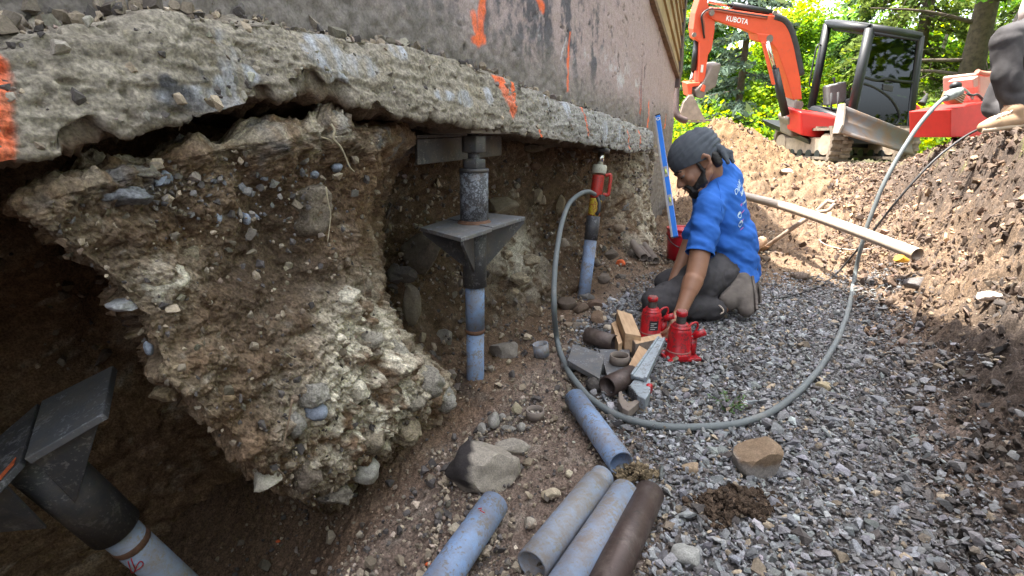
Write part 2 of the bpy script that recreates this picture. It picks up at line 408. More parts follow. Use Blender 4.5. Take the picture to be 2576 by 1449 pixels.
def build_gravel():
    rs = np.random.RandomState(5)
    n = 96000
    Y = 0.55 + 3.8 * rs.rand(n) ** 1.25; w = rs.rand(n) * 1.9 - 0.1
    u = (Y - w * NY) / TY; X = AX + u * TX + w * NX
    keep = rs.rand(n) < gravel_mask(X, Y) ** 0.7
    keep &= (np.abs(X) / (Y * CP + 0.3) < 1.15)
    X, Y = X[keep], Y[keep]; n = len(X)
    s = 0.0065 * np.exp(rs.normal(size=n) * 0.50); s = np.clip(s, 0.0028, 0.027)
    pos = np.stack([X, Y, hx(X, Y) + 0.002 + 0.009 * rs.rand(n)], -1)
    c = stone_cols(n, rs)
    p2 = np.stack([X, Y, 0 * X], -1)
    dm = np.maximum(sst(fbm(p2, 1.7, 4, 0.6, 41), 0.02, 0.4), .85 * sst(uw(X, Y)[1] + .25 * fbm(p2, 2.5, 3, .5, 42), 1.0, 1.5))                 # damp, dirt-blackened patches of gravel
    c = mixc(c, np.array([.075, .07, .068]), dm * 0.6 * (rs.rand(n) < .8))
    scatter('gravel', pos, s, c, 'bed of crushed grey blue slate gravel covering the trench floor', M_STONE, seed=6)
    # dark shale shards and clods over the right bank, and the sunlit end of the trench
    n = 21000
    Y = 0.5 + 7.0 * rs.rand(n) ** 1.3; w = 1.42 + 1.5 * rs.rand(n) ** 1.1
    u = (Y - w * NY) / TY; X = AX + u * TX + w * NX
    k = (np.abs(X) / (Y * CP + 0.3) < 1.15); X, Y = X[k], Y[k]
    n2 = 5000
    Y2 = 3.5 + 3.6 * rs.rand(n2); X2 = 0.3 * Y2 + 0.1 + rs.rand(n2) * 2.6
    X = np.concatenate([X, X2]); Y = np.concatenate([Y, Y2]); n = len(X)
    s = np.minimum(np.clip(0.0085 * np.exp(rs.normal(size=n) * 0.6), 0.003, 0.045), np.interp(Y, [1.0, 2.5, 4], [.020, .028, .045]))
    pos = np.stack([X, Y, hx(X, Y) - 0.004 + 0.05 * (rs.rand(n) - .35) * sst(uw(X, Y)[1], 1.5, 1.9)], -1)
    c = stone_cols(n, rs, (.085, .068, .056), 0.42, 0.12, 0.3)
    lit = sst(Y, 1.7, 2.6); c = c * .62; c = mixc(c, c * np.array([2.0, 1.65, 1.4]), lit)  # sunlight painted in: shards past the shadow edge get brighter, warmer colour
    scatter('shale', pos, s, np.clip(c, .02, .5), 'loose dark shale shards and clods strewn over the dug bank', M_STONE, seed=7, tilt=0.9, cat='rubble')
    # pebbles in the brown soil beside the footing
    n = 62000
    Y = 0.6 + 3.9 * rs.rand(n) ** 1.2; w = -0.55 + 1.5 * rs.rand(n)
    u = (Y - w * NY) / TY; X = AX + u * TX + w * NX
    p2 = np.stack([X, Y, 0 * X], -1)
    k = (rs.rand(n) < (1 - gravel_mask(X, Y)) * (0.25 + 0.75 * sst(fbm(p2, 3.0, 3, .5, 44), -.1, .3))) & (np.abs(X) / (Y * CP + 0.3) < 1.15)
    k &= rs.rand(n) < np.interp(w, [-.5, -.1, .1, .3], [.25, .3, .7, 1])
    X, Y = X[k], Y[k]; n = len(X)
    s = np.clip(0.0042 * np.exp(rs.normal(size=n) * 0.62), 0.0015, 0.024)
    pos = np.stack([X, Y, hx(X, Y) + 0.004], -1)
    c = stone_cols(n, rs, (.24, .20, .155), 0.45, 0.4, 0.3)
    scatter('pebbles', pos, s, c, 'scattered tan and grey pebbles lying in the brown soil', M_STONE, CHUNKS, seed=8, cat='pebbles')
build_gravel()
# ------------------------------------------------------------------ footing profile read along the house
FB = [(-60,418),(0,408),(150,385),(300,345),(450,305),(560,275),(700,240),(800,232),(870,258),(1000,292),(1100,305),(1200,320),(1300,340),(1400,352),(1500,368),(1580,383),(1642,378)]
FT = [(-60,120),(0,112),(60,88),(200,62),(400,36),(600,48),(700,60),(800,76),(900,95),(1000,115),(1100,136),(1200,168),(1280,205),(1400,250),(1500,282),(1600,316),(1642,330)]
fb = np.array(FB, float); ft = np.array(FT, float)
ub, zb_ = onw(fb[:, 0], fb[:, 1], 0.0); ut, zt_ = onw(ft[:, 0], ft[:, 1], -0.015)
def zbot(u): return np.interp(u, ub, zb_)
def ztop(u): return np.interp(u, ut, zt_)
U_END = float(ub[-1])
WALLW = -0.13
house = empty('house', W(3, -0.13, 0.9), 'brown house with bare concrete foundation wall undermined by the dug trench', 'house')

def paint_mask(Pu, Pz, strokes, seed):
    """sprayed line: strokes are (u0,z0,u1,z1,half width)"""
    m = np.zeros_like(Pu)
    q = np.stack([Pu, Pz, 0 * Pu], -1)
    n = fbm(q, 22, 4, 0.6, seed)
    for u0, z0, u1, z1, hw in strokes:
        du, dz = u1 - u0, z1 - z0; L2 = du * du + dz * dz
        t = np.clip(((Pu - u0) * du + (Pz - z0) * dz) / L2, 0, 1)
        d = np.hypot(Pu - u0 - t * du, Pz - z0 - t * dz)
        m = np.maximum(m, 1 - sst(d / hw + 0.55 * n, 0.65, 1.15))
    return m
def strokes_px(lst, w):
    o = []
    for x0, y0, x1, y1, hp in lst:
        a = onw(x0, y0, w); b = onw(x1, y1, w)
        d = (0.5 * (W(a[0], w, a[1]) + W(b[0], w, b[1])) - Vector(CAM)).length
        o.append((float(a[0]), float(a[1]), float(b[0]), float(b[1]), hp * d / FPX))
    return o
ORANGE = np.array([.80, .13, .03])

def build_footing():
    ug = np.concatenate([np.linspace(-0.5, 0.55, 70)[:-1], 0.55 + (U_END - 0.55) * np.linspace(0, 1, 640) ** 1.35])
    nu = len(ug)
    zb, zt = zbot(ug), ztop(ug)
    # cross-section, from wall foot over the ledge, down the face, then under
    prof = []
    for k in range(14): prof.append((WALLW - 0.03 + (0.115) * k / 14, 'top', k / 14))
    for k in range(44): prof.append((0, 'face', k / 43))
    for k in range(1, 22): prof.append((-0.62 * (k / 21) ** 1.2, 'under', k / 21))
    Pg = np.zeros((len(prof), nu, 3)); ww = np.zeros((len(prof), nu)); zz = np.zeros((len(prof), nu)); kk = np.zeros(len(prof))
    for i, (wv, kd, s) in enumerate(prof):
        if kd == 'top': ww[i] = wv; zz[i] = zt + 0.035 * (1 - s) ** 1.5 + 0.004
        elif kd == 'face':
            ww[i] = -0.022 * (1 - s) ** 4 + 0.012 * s; zz[i] = zt + (zb - zt) * s
        else:
            hang = np.exp(-((ug - onw(820, 240, 0)[0]) / .30) ** 2)              # soil still clinging under the slab
            ww[i] = .012 + wv; zz[i] = zb - hang * .045 * float(sst(s, 0, .45)) + 0.02 * s * (1 - hang)
        kk[i] = {'top': 0, 'face': 1, 'under': 2}[kd]
    UU = np.broadcast_to(ug, ww.shape)
    Pg[..., 0] = AX + UU * TX + ww * NX; Pg[..., 1] = UU * TY + ww * NY; Pg[..., 2] = zz
    q = np.stack([UU, ww, zz], -1)
    b1 = fbm(q, 4.5, 4, 0.55, 51); b2 = fbm(q, 16, 5, 0.62, 52, True); b3 = fbm(q, 60, 3, 0.6, 53, True)
    nn = grid_normals(Pg); nn *= np.sign((nn * np.array([NX, NY, 0.15])).sum(-1, keepdims=True).mean()) if True else 1
    face = np.exp(-((kk[:, None] - 1) ** 2) * 3) * np.ones_like(ww)
    under = (kk[:, None] > 1.5) * np.ones_like(ww)
    smear = np.zeros_like(ww)                                                             # scraped smooth patches
    for x, y, rx, ry in ((572, 150, 16, 62), (560, 235, 22, 40), (505, 250, 70, 28), (612, 190, 24, 26), (818, 130, 44, 46), (905, 165, 46, 30), (850, 205, 20, 20), (1012, 128, 22, 22), (1165, 250, 26, 22), (1115, 240, 26, 14), (1232, 240, 14, 24), (1382, 245, 8, 34), (1430, 275, 12, 28), (1520, 330, 16, 26), (1555, 335, 12, 22)):
        su, sz = onw(x, y, 0.0); sdd = float((W(float(su), 0, float(sz)) - Vector(CAM)).length) / FPX
        smear = np.maximum(smear, np.exp(-(((UU - su) / (rx * sdd * 1.5)) ** 2 + ((zz - sz) / (ry * sdd)) ** 2) ** 2))
    smear = sst(smear + .25 * fbm(q * np.array([1, 1, .3]), 14, 4, .6, 57), .35, .75) * face
    pits = sst(fbm(q, 30, 3, .55, 54), .12, .45); lay = fbm(q * np.array([1, 1, 5.0]), 7, 4, .6, 55)
    amp = 0.028 * b1 + (0.012 * lay + 0.004 * b2 + 0.003 * b3 - 0.010 * pits) * (1 - 0.8 * smear) + under * 0.03 * b2
    edge = np.exp(-((np.abs(zz - zb) / 0.035) ** 2)) * face
    chip = sst(fbm(q, 9, 3, .5, 58), 0.05, 0.35) * edge
    d = Vector((NX, NY, 0))
    Pg = Pg + nn * amp[..., None]
    Pg[..., 2] += chip * 0.035
    Pg[..., 0] -= chip * 0.03 * NX; Pg[..., 1] -= chip * 0.03 * NY
    # colour
    n1 = fbm(q, 3, 4, .6, 61); n2 = fbm(q, 11, 4, .6, 62)
    C = np.zeros(ww.shape + (3,)) + np.array([.25, .222, .178])
    C = mixc(C, np.array([.185, .165, .135]), sst(n1 + .5 * n2, -.1, .4)); C = mixc(C, np.array([.30, .255, .185]), .8 * sst(n2 - .3 * n1, .12, .45))
    C = mixc(C, np.array([.27, .275, .28]), sst(UU, 2.0, 3.2) * .55 * face)
    n3 = fbm(q, 45, 4, .65, 64); n4 = fbm(q, 110, 3, .65, 65)
    C = C * (1 + .75 * n3 + .6 * n4)[..., None]
    C = mixc(C, np.array([.07, .058, .045]), sst(n3 + .5 * n2, .22, .48) * .75); C = mixc(C, np.array([.37, .32, .22]), sst(-n3 + .4 * n1, .22, .5) * .6)
    C = mixc(C, np.array([.36, .38, .42]), smear * sst(fbm(q * np.array([1, 1, .25]), 40, 3, .6, 63), -.45, .35) * .85)
    C = mixc(C, np.array([.05, .055, .07]), sst(n2, .15, .35) * np.exp(-(((UU - onw(480, 215, 0)[0]) / .18) ** 2 + ((zz - onw(480, 215, 0)[1]) / .07) ** 2)) * .9)
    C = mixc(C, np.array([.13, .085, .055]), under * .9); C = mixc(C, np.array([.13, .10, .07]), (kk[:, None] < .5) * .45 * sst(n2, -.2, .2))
    C = mixc(C, np.array([.12, .095, .07]), edge * .4)
    st = strokes_px([(-14, 150, -10, 395, 24), (1263, 190, 1285, 275, 22), (1300, 215, 1290, 270, 12), (1472, 262, 1477, 338, 7), (1352, 330, 1358, 345, 5),
                     (1578, 330, 1580, 372, 4), (1612, 330, 1613, 372, 4), (1460, 245, 1470, 262, 6)], 0.0)
    pm = paint_mask(UU, zz, st, 71) * (kk[:, None] > .5) * (1 - under)
    C = mixc(C, ORANGE, pm * np.clip(.72 + .5 * n3 + .5 * n2, .1, .95))
    C = C * (1.12 - .12 * under[..., None])
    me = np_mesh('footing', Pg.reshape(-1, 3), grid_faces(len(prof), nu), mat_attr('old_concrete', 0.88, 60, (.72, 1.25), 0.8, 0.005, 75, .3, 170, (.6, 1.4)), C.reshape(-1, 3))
    fo = link('footing', me, house)
    # broken aggregate standing out of the face, rubble along the ledge
    rs = np.random.RandomState(12)
    ok = np.where((kk > .5) & (kk < 1.5))[0]; n = 2600
    i = rs.choice(ok, n); j = rs.randint(60, nu, n); keep = rs.rand(n) < .25 + .75 * sst(n1[i, j], -.1, .3)
    i, j = i[keep], j[keep]; pos = Pg[i, j] - nn[i, j] * .003
    s = np.clip(.0042 * np.exp(rs.normal(size=len(i)) * .55), .0015, .014); cc = stone_cols(len(i), rs, (.25, .225, .185), .3, .3, .25)
    o = scatter('aggregate', pos, s, cc, None, M_STONE, CHUNKS, tilt=1.2, seed=13); del o['category']; o.parent = fo
    n = 1500; i = rs.randint(2, 14, n); j = rs.randint(40, nu, n); pos = Pg[i, j]; s = np.clip(.006 * np.exp(rs.normal(size=n) * .65), .002, .028)
    o = scatter('rubble', pos, s, stone_cols(n, rs, (.19, .16, .125), .35, .3, .3), None, M_STONE, CHUNKS, tilt=1.0, seed=14); del o['category']; o.parent = fo
build_footing()

# ------------------------------------------------------------------ foundation wall above the footing
uc, _z = onw(1701, 190, WALLW); U_CORNER = float(uc)
sa = onw(1632, -20, WALLW); sb = onw(1703, 190, WALLW)
SID_U = [-8.0, float(sa[0]) - 1.2, float(sa[0]), float(sb[0])]; SID_Z = [float(sa[1]) + .9, float(sa[1]) + .6, float(sa[1]), float(sb[1])]
def zsid(u): return np.interp(u, SID_U, SID_Z)
def build_wall():
    ug = np.concatenate([np.linspace(-3, 0.6, 40)[:-1], 0.6 + (U_CORNER - 0.6) * np.linspace(0, 1, 520) ** 1.4]); nr = 170
    UU = np.broadcast_to(ug, (nr, len(ug))); s = np.linspace(0, 1, nr)[:, None]
    z0 = np.where(ug < U_END + .1, ztop(np.minimum(ug, U_END)) - 0.06, 0.0)[None]; z0 = np.minimum(z0, np.where(ug > U_END, 0.25, 9)[None])
    zz = z0 + (zsid(ug)[None] - z0) * s
    q = np.stack([UU, 0 * UU, zz], -1)
    zf = (zz - ztop(np.minimum(UU, U_END)))                      # height above the ledge
    dirt = 1 - sst(zf + .10 * fbm(q, 3, 3, .5, 80), .05, .34 - .0 * UU)
    b = fbm(q, 3.5, 4, .55, 81); b2 = fbm(q, 24, 4, .6, 82, True); crk = np.abs(fbm(q, 2.1, 4, .55, 83))
    crack = 1 - sst(crk, 0.004, 0.016)
    ww = WALLW + 0.012 * b + (0.004 + .008 * dirt) * b2 - 0.008 * crack * sst(b, 0, .2) + 0.015 * dirt
    C = np.zeros(UU.shape + (3,)) + np.array([.31, .245, .235])                  # mauve-brown parging paint
    n1 = fbm(q * np.array([1, 1, .45]), 7, 5, .68, 84); n2 = fbm(q, 26, 4, .65, 85); n3 = fbm(q, 1.6, 3, .5, 86)
    far = sst(UU, 2.6, 5.2)
    band = np.exp(-((zf - .42 - .1 * n3) / .24) ** 2)
    C = mixc(C, np.array([.085, .08, .09]), np.clip(sst(n1 + .5 * n2, -.22 + .55 * far, .2 + .45 * far) * (.25 + .75 * band + .35 * (1 - far)), 0, 1))
    C = mixc(C, np.array([.42, .41, .42]), sst(fbm(q, 3.2, 4, .6, 87) + .5 * n2, .16, .42) * np.exp(-((zf - .30) / .11) ** 2) * sst(UU, 2.0, 2.6) * (1 - sst(UU, 4.6, 5.6)) * .85)
    C = mixc(C, np.array([.155, .14, .125]), dirt * .9); C = mixc(C, np.array([.105, .092, .08]), dirt * sst(n2 + n1, 0, .4) * .6)
    C = mixc(C, np.array([.06, .05, .05]), (1 - sst(np.abs(n1 - .1), .0, .02)) * sst(n2, .1, .3) * .5 * far)
    C = mixc(C, np.array([.04, .035, .03]), crack * sst(b, 0, .2) * .7)
    st = strokes_px([(1215, -10, 1205, 90, 16), (1190, 40, 1197, 108, 13), (1185, 100, 1215, 100, 10), (1352, -10, 1364, 18, 12), (1434, 85, 1428, 150, 5), (1430, 140, 1424, 220, 8),
                     (1613, 208, 1607, 282, 4), (1632, 256, 1626, 318, 4), (1672, 290, 1668, 320, 3)], WALLW)
    C = mixc(C, ORANGE, paint_mask(UU, zz, st, 88) * np.clip(.75 + .5 * n2, .15, .95))
    C = mixc(C, np.array([.55, .55, .58]), paint_mask(UU, zz, strokes_px([(1424, 95, 1410, 150, 2.5)], WALLW), 89) * .8)
    Pg = np.stack([AX + UU * TX + ww * NX, UU * TY + ww * NY, zz], -1)
    C = np.clip(C * 1.2, 0, .75)
    me = np_mesh('foundation_wall', Pg.reshape(-1, 3), grid_faces(nr, len(ug)), mat_attr('parging', 0.85, 50, (.8, 1.15), 0.5, 0.003, 80, .3, 150, (.72, 1.25)), C.reshape(-1, 3))
    link('foundation_wall', me, house)
build_wall()
M_BROWN = mat_simple('brown_trim', (.10, .065, .06), .55, var=.25)
M_SIDING = mat_simple('ochre_siding', (.36, .25, .12), .6, var=.3, scale=5, bump=.2)
M_ROOF = mat_simple('shingle', (.09, .085, .08), .9, var=.4, scale=30)
M_HIDDEN = mat_simple('house_mass', (.20, .16, .15), .9, var=.2, scale=6)
def build_house_body():
    wb, w1 = WALLW - 0.03, -7.5
    prof = [(U_CORNER - .02, 2.32), (4.74, 2.42), (4.50, 2.85), (4.22, 3.90), (3.5, 4.55), (2.7, 5.3), (1.4, 6.2), (-.5, 6.6), (-6, 6.6)]
    m = MB(); m.prism([W(-6, wb, 1.2), W(U_CORNER - .02, wb, 1.2)] + [W(u, wb, z) for u, z in prof], W(0, w1, 0) - W(0, wb, 0)); m.build('house_body', M_HIDDEN, house)
    m = MB(); q = U_CORNER
    m.hexa([W(q - .25, wb, 0), W(q - .02, wb, 0), W(q - .02, w1, 0), W(q - .25, w1, 0)], [W(q - .25, wb, 1.2), W(q - .02, wb, 1.2), W(q - .02, w1, 1.2), W(q - .25, w1, 1.2)]); m.build('side_foundation', M_HIDDEN, house)
    for (ua, za), (ub2, zb2) in zip(prof[:-1], prof[1:]):
        m = MB(); m.prism([W(ua, .06, za + .01), W(ub2, .06, zb2 + .01), W(ub2, .06, zb2 + .11), W(ua, .06, za + .11)], W(0, -7.7, 0) - W(0, .06, 0)); m.build('roof', M_ROOF, house)
    # tilted lap boards above the parging, each board its own
    pb = [(1632, -20, 1703, 190)]
    n = 11
    x_top = np.linspace(1634, 1706, n + 1); x_bot = np.linspace(1702.5, 1709, n + 1); y_bot = np.linspace(186, 40, n + 1)
    cu, cz = U_CORNER, float(sb[1])
    for k in range(n):
        # boards lie parallel, each one a board's width farther up the gable
        du = 0.0; z0 = 0.115 * k; z1 = z0 + .125
        ua = -2.0
        a0 = (float(sa[0]), float(sa[1]) + z0 * 1.9); b0 = (cu, cz + z0); a1 = (float(sa[0]), float(sa[1]) + z1 * 1.9); b1 = (cu, cz + z1)
        m = MB(); m.hexa([W(a0[0], WALLW + .002, a0[1]), W(b0[0], WALLW + .002, b0[1]), W(b0[0], WALLW + .034, b0[1]), W(a0[0], WALLW + .034, a0[1])],
                         [W(a1[0], WALLW + .002, a1[1]), W(b1[0], WALLW + .002, b1[1]), W(b1[0], WALLW + .012, b1[1]), W(a1[0], WALLW + .012, a1[1])])
        m.build('siding_board', M_SIDING, house)
    m = MB(); a = W(float(sa[0]), WALLW, float(sa[1])); b = W(cu + .01, WALLW, cz)
    m.hexa([a + Vector((0, 0, -.045)), b + Vector((0, 0, -.045)), b + Vector((NX * .04, NY * .04, -.045)), a + Vector((NX * .04, NY * .04, -.045))],
           [a, b, b + Vector((NX * .04, NY * .04, 0)), a + Vector((NX * .04, NY * .04, 0))]); m.build('sill_trim', mat_simple('sill_wood', (.20, .12, .07), .7, var=.5, scale=25), house)
    # corner board and downspout
    m = MB().hexa([W(cu - .02, WALLW, cz - .12), W(cu + .05, WALLW, cz - .12), W(cu + .05, WALLW + .04, cz - .12), W(cu - .02, WALLW + .04, cz - .12)],
                  [W(cu - .02, WALLW, 2.6), W(cu + .05, WALLW, 2.6), W(cu + .05, WALLW + .04, 2.6), W(cu - .02, WALLW + .04, 2.6)]); m.build('corner_board', M_BROWN, house)
    d0 = 5.75
    pts = smooth_path([P(1716, -60, d0), P(1714, 60, d0), P(1710, 170, d0), P(1702, 215, d0), P(1700, 265, d0), P(1702, 288, d0), P(1712, 299, d0), P(1726, 304, d0 + .02)], 6)
    sp = MB().tube(pts, .036, 10); sp.build('downspout', M_BROWN, house)
build_house_body()

# ------------------------------------------------------------------ undermined soil: the face behind the piers and the hanging block
M_EARTH = mat_attr('earth', 0.93, 48, (.6, 1.3), 1.0, 0.007, 70, .2, 170, (.55, 1.45))
def earth_cols(q, seed, clay=None):
    n1 = fbm(q, 3.0, 4, .6, seed); n2 = fbm(q, 9, 4, .62, seed + 1); n3 = fbm(q, 32, 3, .6, seed + 2); n4 = fbm(q, 95, 3, .65, seed + 3)
    C = np.zeros(q.shape) + np.array([.150, .098, .060])
    C = mixc(C, np.array([.070, .045, .029]), sst(n1 + .5 * n2, .0, .5) * .85)
    C = mixc(C, np.array([.235, .18, .125]), sst(n2 - .4 * n1 + .3 * n3, .05, .5) * .8)
    C = mixc(C, np.array([.27, .24, .20]), sst(n3 + .6 * n2, .35, .6) * .7)
    if clay is not None: C = mixc(C, np.array([.52, .475, .375]), np.clip(clay, 0, 1) * sst(n2 + n3 * .5, -.35, .15))
    return C * np.clip(1 + .55 * n4 + .35 * n3, .35, 1.7)[..., None]
def build_face():
    ug = np.concatenate([np.linspace(-1.6, 1.2, 110)[:-1], np.linspace(1.2, 5.6, 420)]); nr = 190
    s = np.linspace(0, 1, nr)[:, None]
    UU = np.broadcast_to(ug, (nr, len(ug)))
    z1 = np.where(ug < U_END, zbot(np.minimum(ug, U_END)) + .05, zbot(U_END) - 0.0 - .75 * sst(ug, U_END, U_END + .45))[None]
    zz = -0.62 + (z1 + .62) * s
    w0 = np.interp(ug, [-1.6, -.45, -.15, .9, 1.35, 1.7, 2.6, 3.2, 3.7, 4.2, U_END - .12, U_END + .02, U_END + .25, 5.6], [.02, .02, -.95, -1.0, -.9, -.52, -.44, -.40, -.33, -.26, -.06, -.03, -.10, -.5])[None] * np.ones_like(zz)  # unseen near end brought forward to keep light out of the left pit
    tal = np.interp(ug, [1.4, 2.4, 3.3, 4.3, 5], [.12, .22, .30, .22, .12])[None]
    w0 = w0 + tal * sst(-zz, -.42, .05) + .05 * np.sin(zz * 5 + ug[None] * 1.3) * sst(UU, 1.2, 2)
    cu, cz = onw(1315, 650, -.28)
    lump = np.exp(-(((UU - cu) / .26) ** 2 + ((zz - cz) / .20) ** 2)); w0 = w0 + .17 * lump
    q = np.stack([UU, w0, zz], -1)
    big = fbm(q, 3.6, 4, .55, 91, True); med = fbm(q, 12, 4, .6, 92, True); fin = fbm(q, 40, 3, .6, 93, True)
    calm = sst(fbm(q, 2.0, 2, .5, 94), -.1, .25)
    ww = w0 + .07 * big + .030 * med * (1 - .6 * calm) + .009 * fin
    Pg = np.stack([AX + UU * TX + ww * NX, UU * TY + ww * NY, zz], -1)
    clay = lump * 1.1 + .75 * sst(UU, 4.15, 4.75)
    C = earth_cols(q, 95, clay)
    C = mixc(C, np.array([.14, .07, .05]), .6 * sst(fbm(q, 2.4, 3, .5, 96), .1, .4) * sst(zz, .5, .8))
    C = C * ((1 + .35 * (1 - sst(UU, 1.4, 1.8))) * (1 - .28 * sst(UU, 1.7, 2.0) * (1 - sst(UU, 3.2, 4.2)) * (1 - .6 * lump)))[..., None]  # shade painted into the recess behind the piers, left pit colour lifted
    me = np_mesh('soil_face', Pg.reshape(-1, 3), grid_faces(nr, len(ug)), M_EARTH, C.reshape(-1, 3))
    return tag(link('soil_face', me), None, None, None, 'structure')
soil_face = build_face()

BL = np.array([(296,790),(318,735),(335,690),(362,560),(390,400),(430,270),(460,170),(490,60),(512,18),(540,40),(565,62),(600,105),(640,150),(680,205),(720,250),(760,290),(800,320),(840,335),(880,352),(920,358),(960,372),(1000,420),(1040,470),(1100,535),(1160,590),(1200,622),(1225,650),(1250,728),(1270,770),(1288,800)], float)
BR = np.array([(296,872),(312,915),(330,1040),(350,1055),(370,1045),(420,1010),(480,985),(560,960),(640,965),(700,973),(760,986),(830,1020),(880,1058),(940,1108),(985,1145),(1010,1162),(1035,1140),(1060,1108),(1100,1052),(1140,1000),(1180,958),(1220,915),(1250,880),(1275,845),(1288,830)], float)
def block_point(x, y, extra=0.0):
    xl = np.interp(y, BL[:, 0], BL[:, 1]); xr = np.interp(y, BR[:, 0], BR[:, 1])
    wt = -.03 + .05 * sst(y, 600, 1000) - .03 * sst(y, 1150, 1288)
    fr = np.clip((xr - x) / 95.0, 0, 1); upper = 1 - sst(y, 760, 980)
    wt = wt - (.16 + .20 * upper) * (1 - fr) ** 2
    fl = np.clip((x - xl) / 70.0, 0, 1); wt = wt - .10 * (1 - fl) ** 2
    wt = wt + extra
    u, z = onw(x, y, wt)
    return u, wt, z
def build_block():
    nr, nc = 340, 400
    ys = np.linspace(297, 1287, nr); s = np.linspace(0, 1, nc)
    xl = np.interp(ys, BL[:, 0], BL[:, 1]); xr = np.interp(ys, BR[:, 0], BR[:, 1])
    jl = 9 * fbm(np.stack([ys * .02, 0 * ys, 0 * ys], -1), 1, 3, .6, 111); jr = 7 * fbm(np.stack([ys * .02, 0 * ys, 0 * ys], -1), 1, 3, .6, 112)
    xl = xl + jl * sst(ys, 500, 620); xr = xr + jr * sst(ys, 380, 480)
    X = xl[:, None] + (xr - xl)[:, None] * s[None]; Yp = np.broadcast_to(ys[:, None], X.shape)
    u, w, z = block_point(X, Yp)
    q = np.stack([u, w, z], -1)
    big = fbm(q, 4.2, 4, .55, 113, True); med = fbm(q, 14, 5, .62, 114, True); fin = fbm(q, 46, 3, .62, 115, True)
    def gb(px_, py_, rx, ry): return np.exp(-(((X - px_) / rx) ** 2 + ((Yp - py_) / ry) ** 2))
    clay = gb(860, 1050, 130, 170) + .9 * gb(900, 830, 90, 130) + .8 * gb(1000, 980, 130, 110) + .55 * gb(330, 440, 190, 45) + .8 * gb(410, 700, 80, 70) + .5 * gb(640, 360, 170, 30) + .8 * gb(820, 330, 60, 50)
    tanm = gb(300, 780, 160, 200) + gb(480, 1000, 130, 150) + gb(130, 560, 110, 110) + .6 * gb(620, 620, 160, 120)
    calm = np.clip(gb(640, 760, 130, 170) + gb(700, 560, 90, 140) + .9 * gb(830, 690, 100, 70), 0, 1)
    layer = sst(Yp - np.interp(X, [20, 170, 400, 700, 850], [560, 545, 500, 430, 420]), -60, 20)         # gravelly upper layer stands proud
    crumb = fbm(q, 105, 2, .6, 117, True)
    ww = .060 * big + (.022 * med + .0075 * fin + .0028 * crumb) * (1 - .35 * calm) + .045 * np.clip(clay, 0, 1) * (0.5 + .5 * med) - .045 * calm * gb(720, 640, 90, 140) + .02 * (1 - layer)
    ww = ww - .035 * gb(740, 690, 60, 60)
    base = np.stack([AX + u * TX + w * NX, u * TY + w * NY, z], -1)
    nn = grid_normals(base); flip = np.sign((nn * (CAM - base)).sum(-1, keepdims=True)); nn = nn * flip
    nn = nn + .6 * np.array([NX, NY, 0]); nn /= np.linalg.norm(nn, axis=-1, keepdims=True)
    cl_ = np.clip(clay, 0, 1); ww = ww + cl_ * (.034 * fbm(q, 10, 2, .5, 121, True) + .011 * fbm(q, 26, 2, .5, 122, True))
    Pg = base + nn * ww[..., None]
    C = 1.32 * earth_cols(q, 116, clay * .95)
    n2 = fbm(q, 10, 4, .6, 118)
    C = mixc(C, np.array([.235, .185, .125]), np.clip(tanm, 0, 1) * sst(n2, -.35, .25) * .75)
    C = mixc(C, np.array([.125, .09, .063]) * (1 + .35 * n2[..., None]), calm * .85)
    C = mixc(C, np.array([.16, .165, .175]), (1 - layer) * sst(n2, .05, .3) * .75)
    C = mixc(C, np.array([.22, .19, .13]), np.exp(-((Yp - np.interp(X, BL[::-1, 1][20:], BL[::-1, 0][20:])) / 14) ** 2) * .0)
    V = [Pg.reshape(-1, 3)]; F = [grid_faces(nr, nc)]; CC = [C.reshape(-1, 3)]
    # close the block: carry its rim back into the bank
    rim = np.concatenate([np.arange(nc), np.arange(1, nr) * nc + nc - 1, (nr - 1) * nc + np.arange(nc - 2, -1, -1), np.arange(nr - 2, 0, -1) * nc])
    rp = Pg.reshape(-1, 3)[rim]; rc = C.reshape(-1, 3)[rim]
    ctr = rp.mean(0); back = []
    off = nr * nc; prev = rim
    for k, dd in enumerate(np.concatenate([np.arange(1, 26) * .010, (.30, .38, .5, .75)])):
        hd = rp - CAM; hd[:, 2] = 0; hd /= np.linalg.norm(hd, axis=1)[:, None]
        inw = ctr - rp; inw[:, 2] *= .6; inw /= np.linalg.norm(inw, axis=1)[:, None]
        pq = rp + hd * dd * .72 + np.array([-NX, -NY, 0]) * dd * .25 + inw * dd * .22
        pq = pq + (min(dd * 2, .05) * fbm(pq, 9, 4, .62, 119, True) + min(dd, .016) * fbm(pq, 34, 3, .6, 120, True))[:, None] * inw * -1
        V.append(pq); CC.append(1.2 * earth_cols(pq, 116)); idx = off + np.arange(len(rim))
        F.append(np.stack([prev, np.roll(prev, -1), np.roll(idx, -1), idx], -1)); prev = idx; off += len(rim)
    me = np_mesh('soil_bank', np.concatenate(V), np.concatenate(F), M_EARTH, np.concatenate(CC))
    return tag(link('soil_bank', me), 'undercut bank of brown clay soil left hanging under the footing', None, None, 'structure')
soil_bank = build_block()
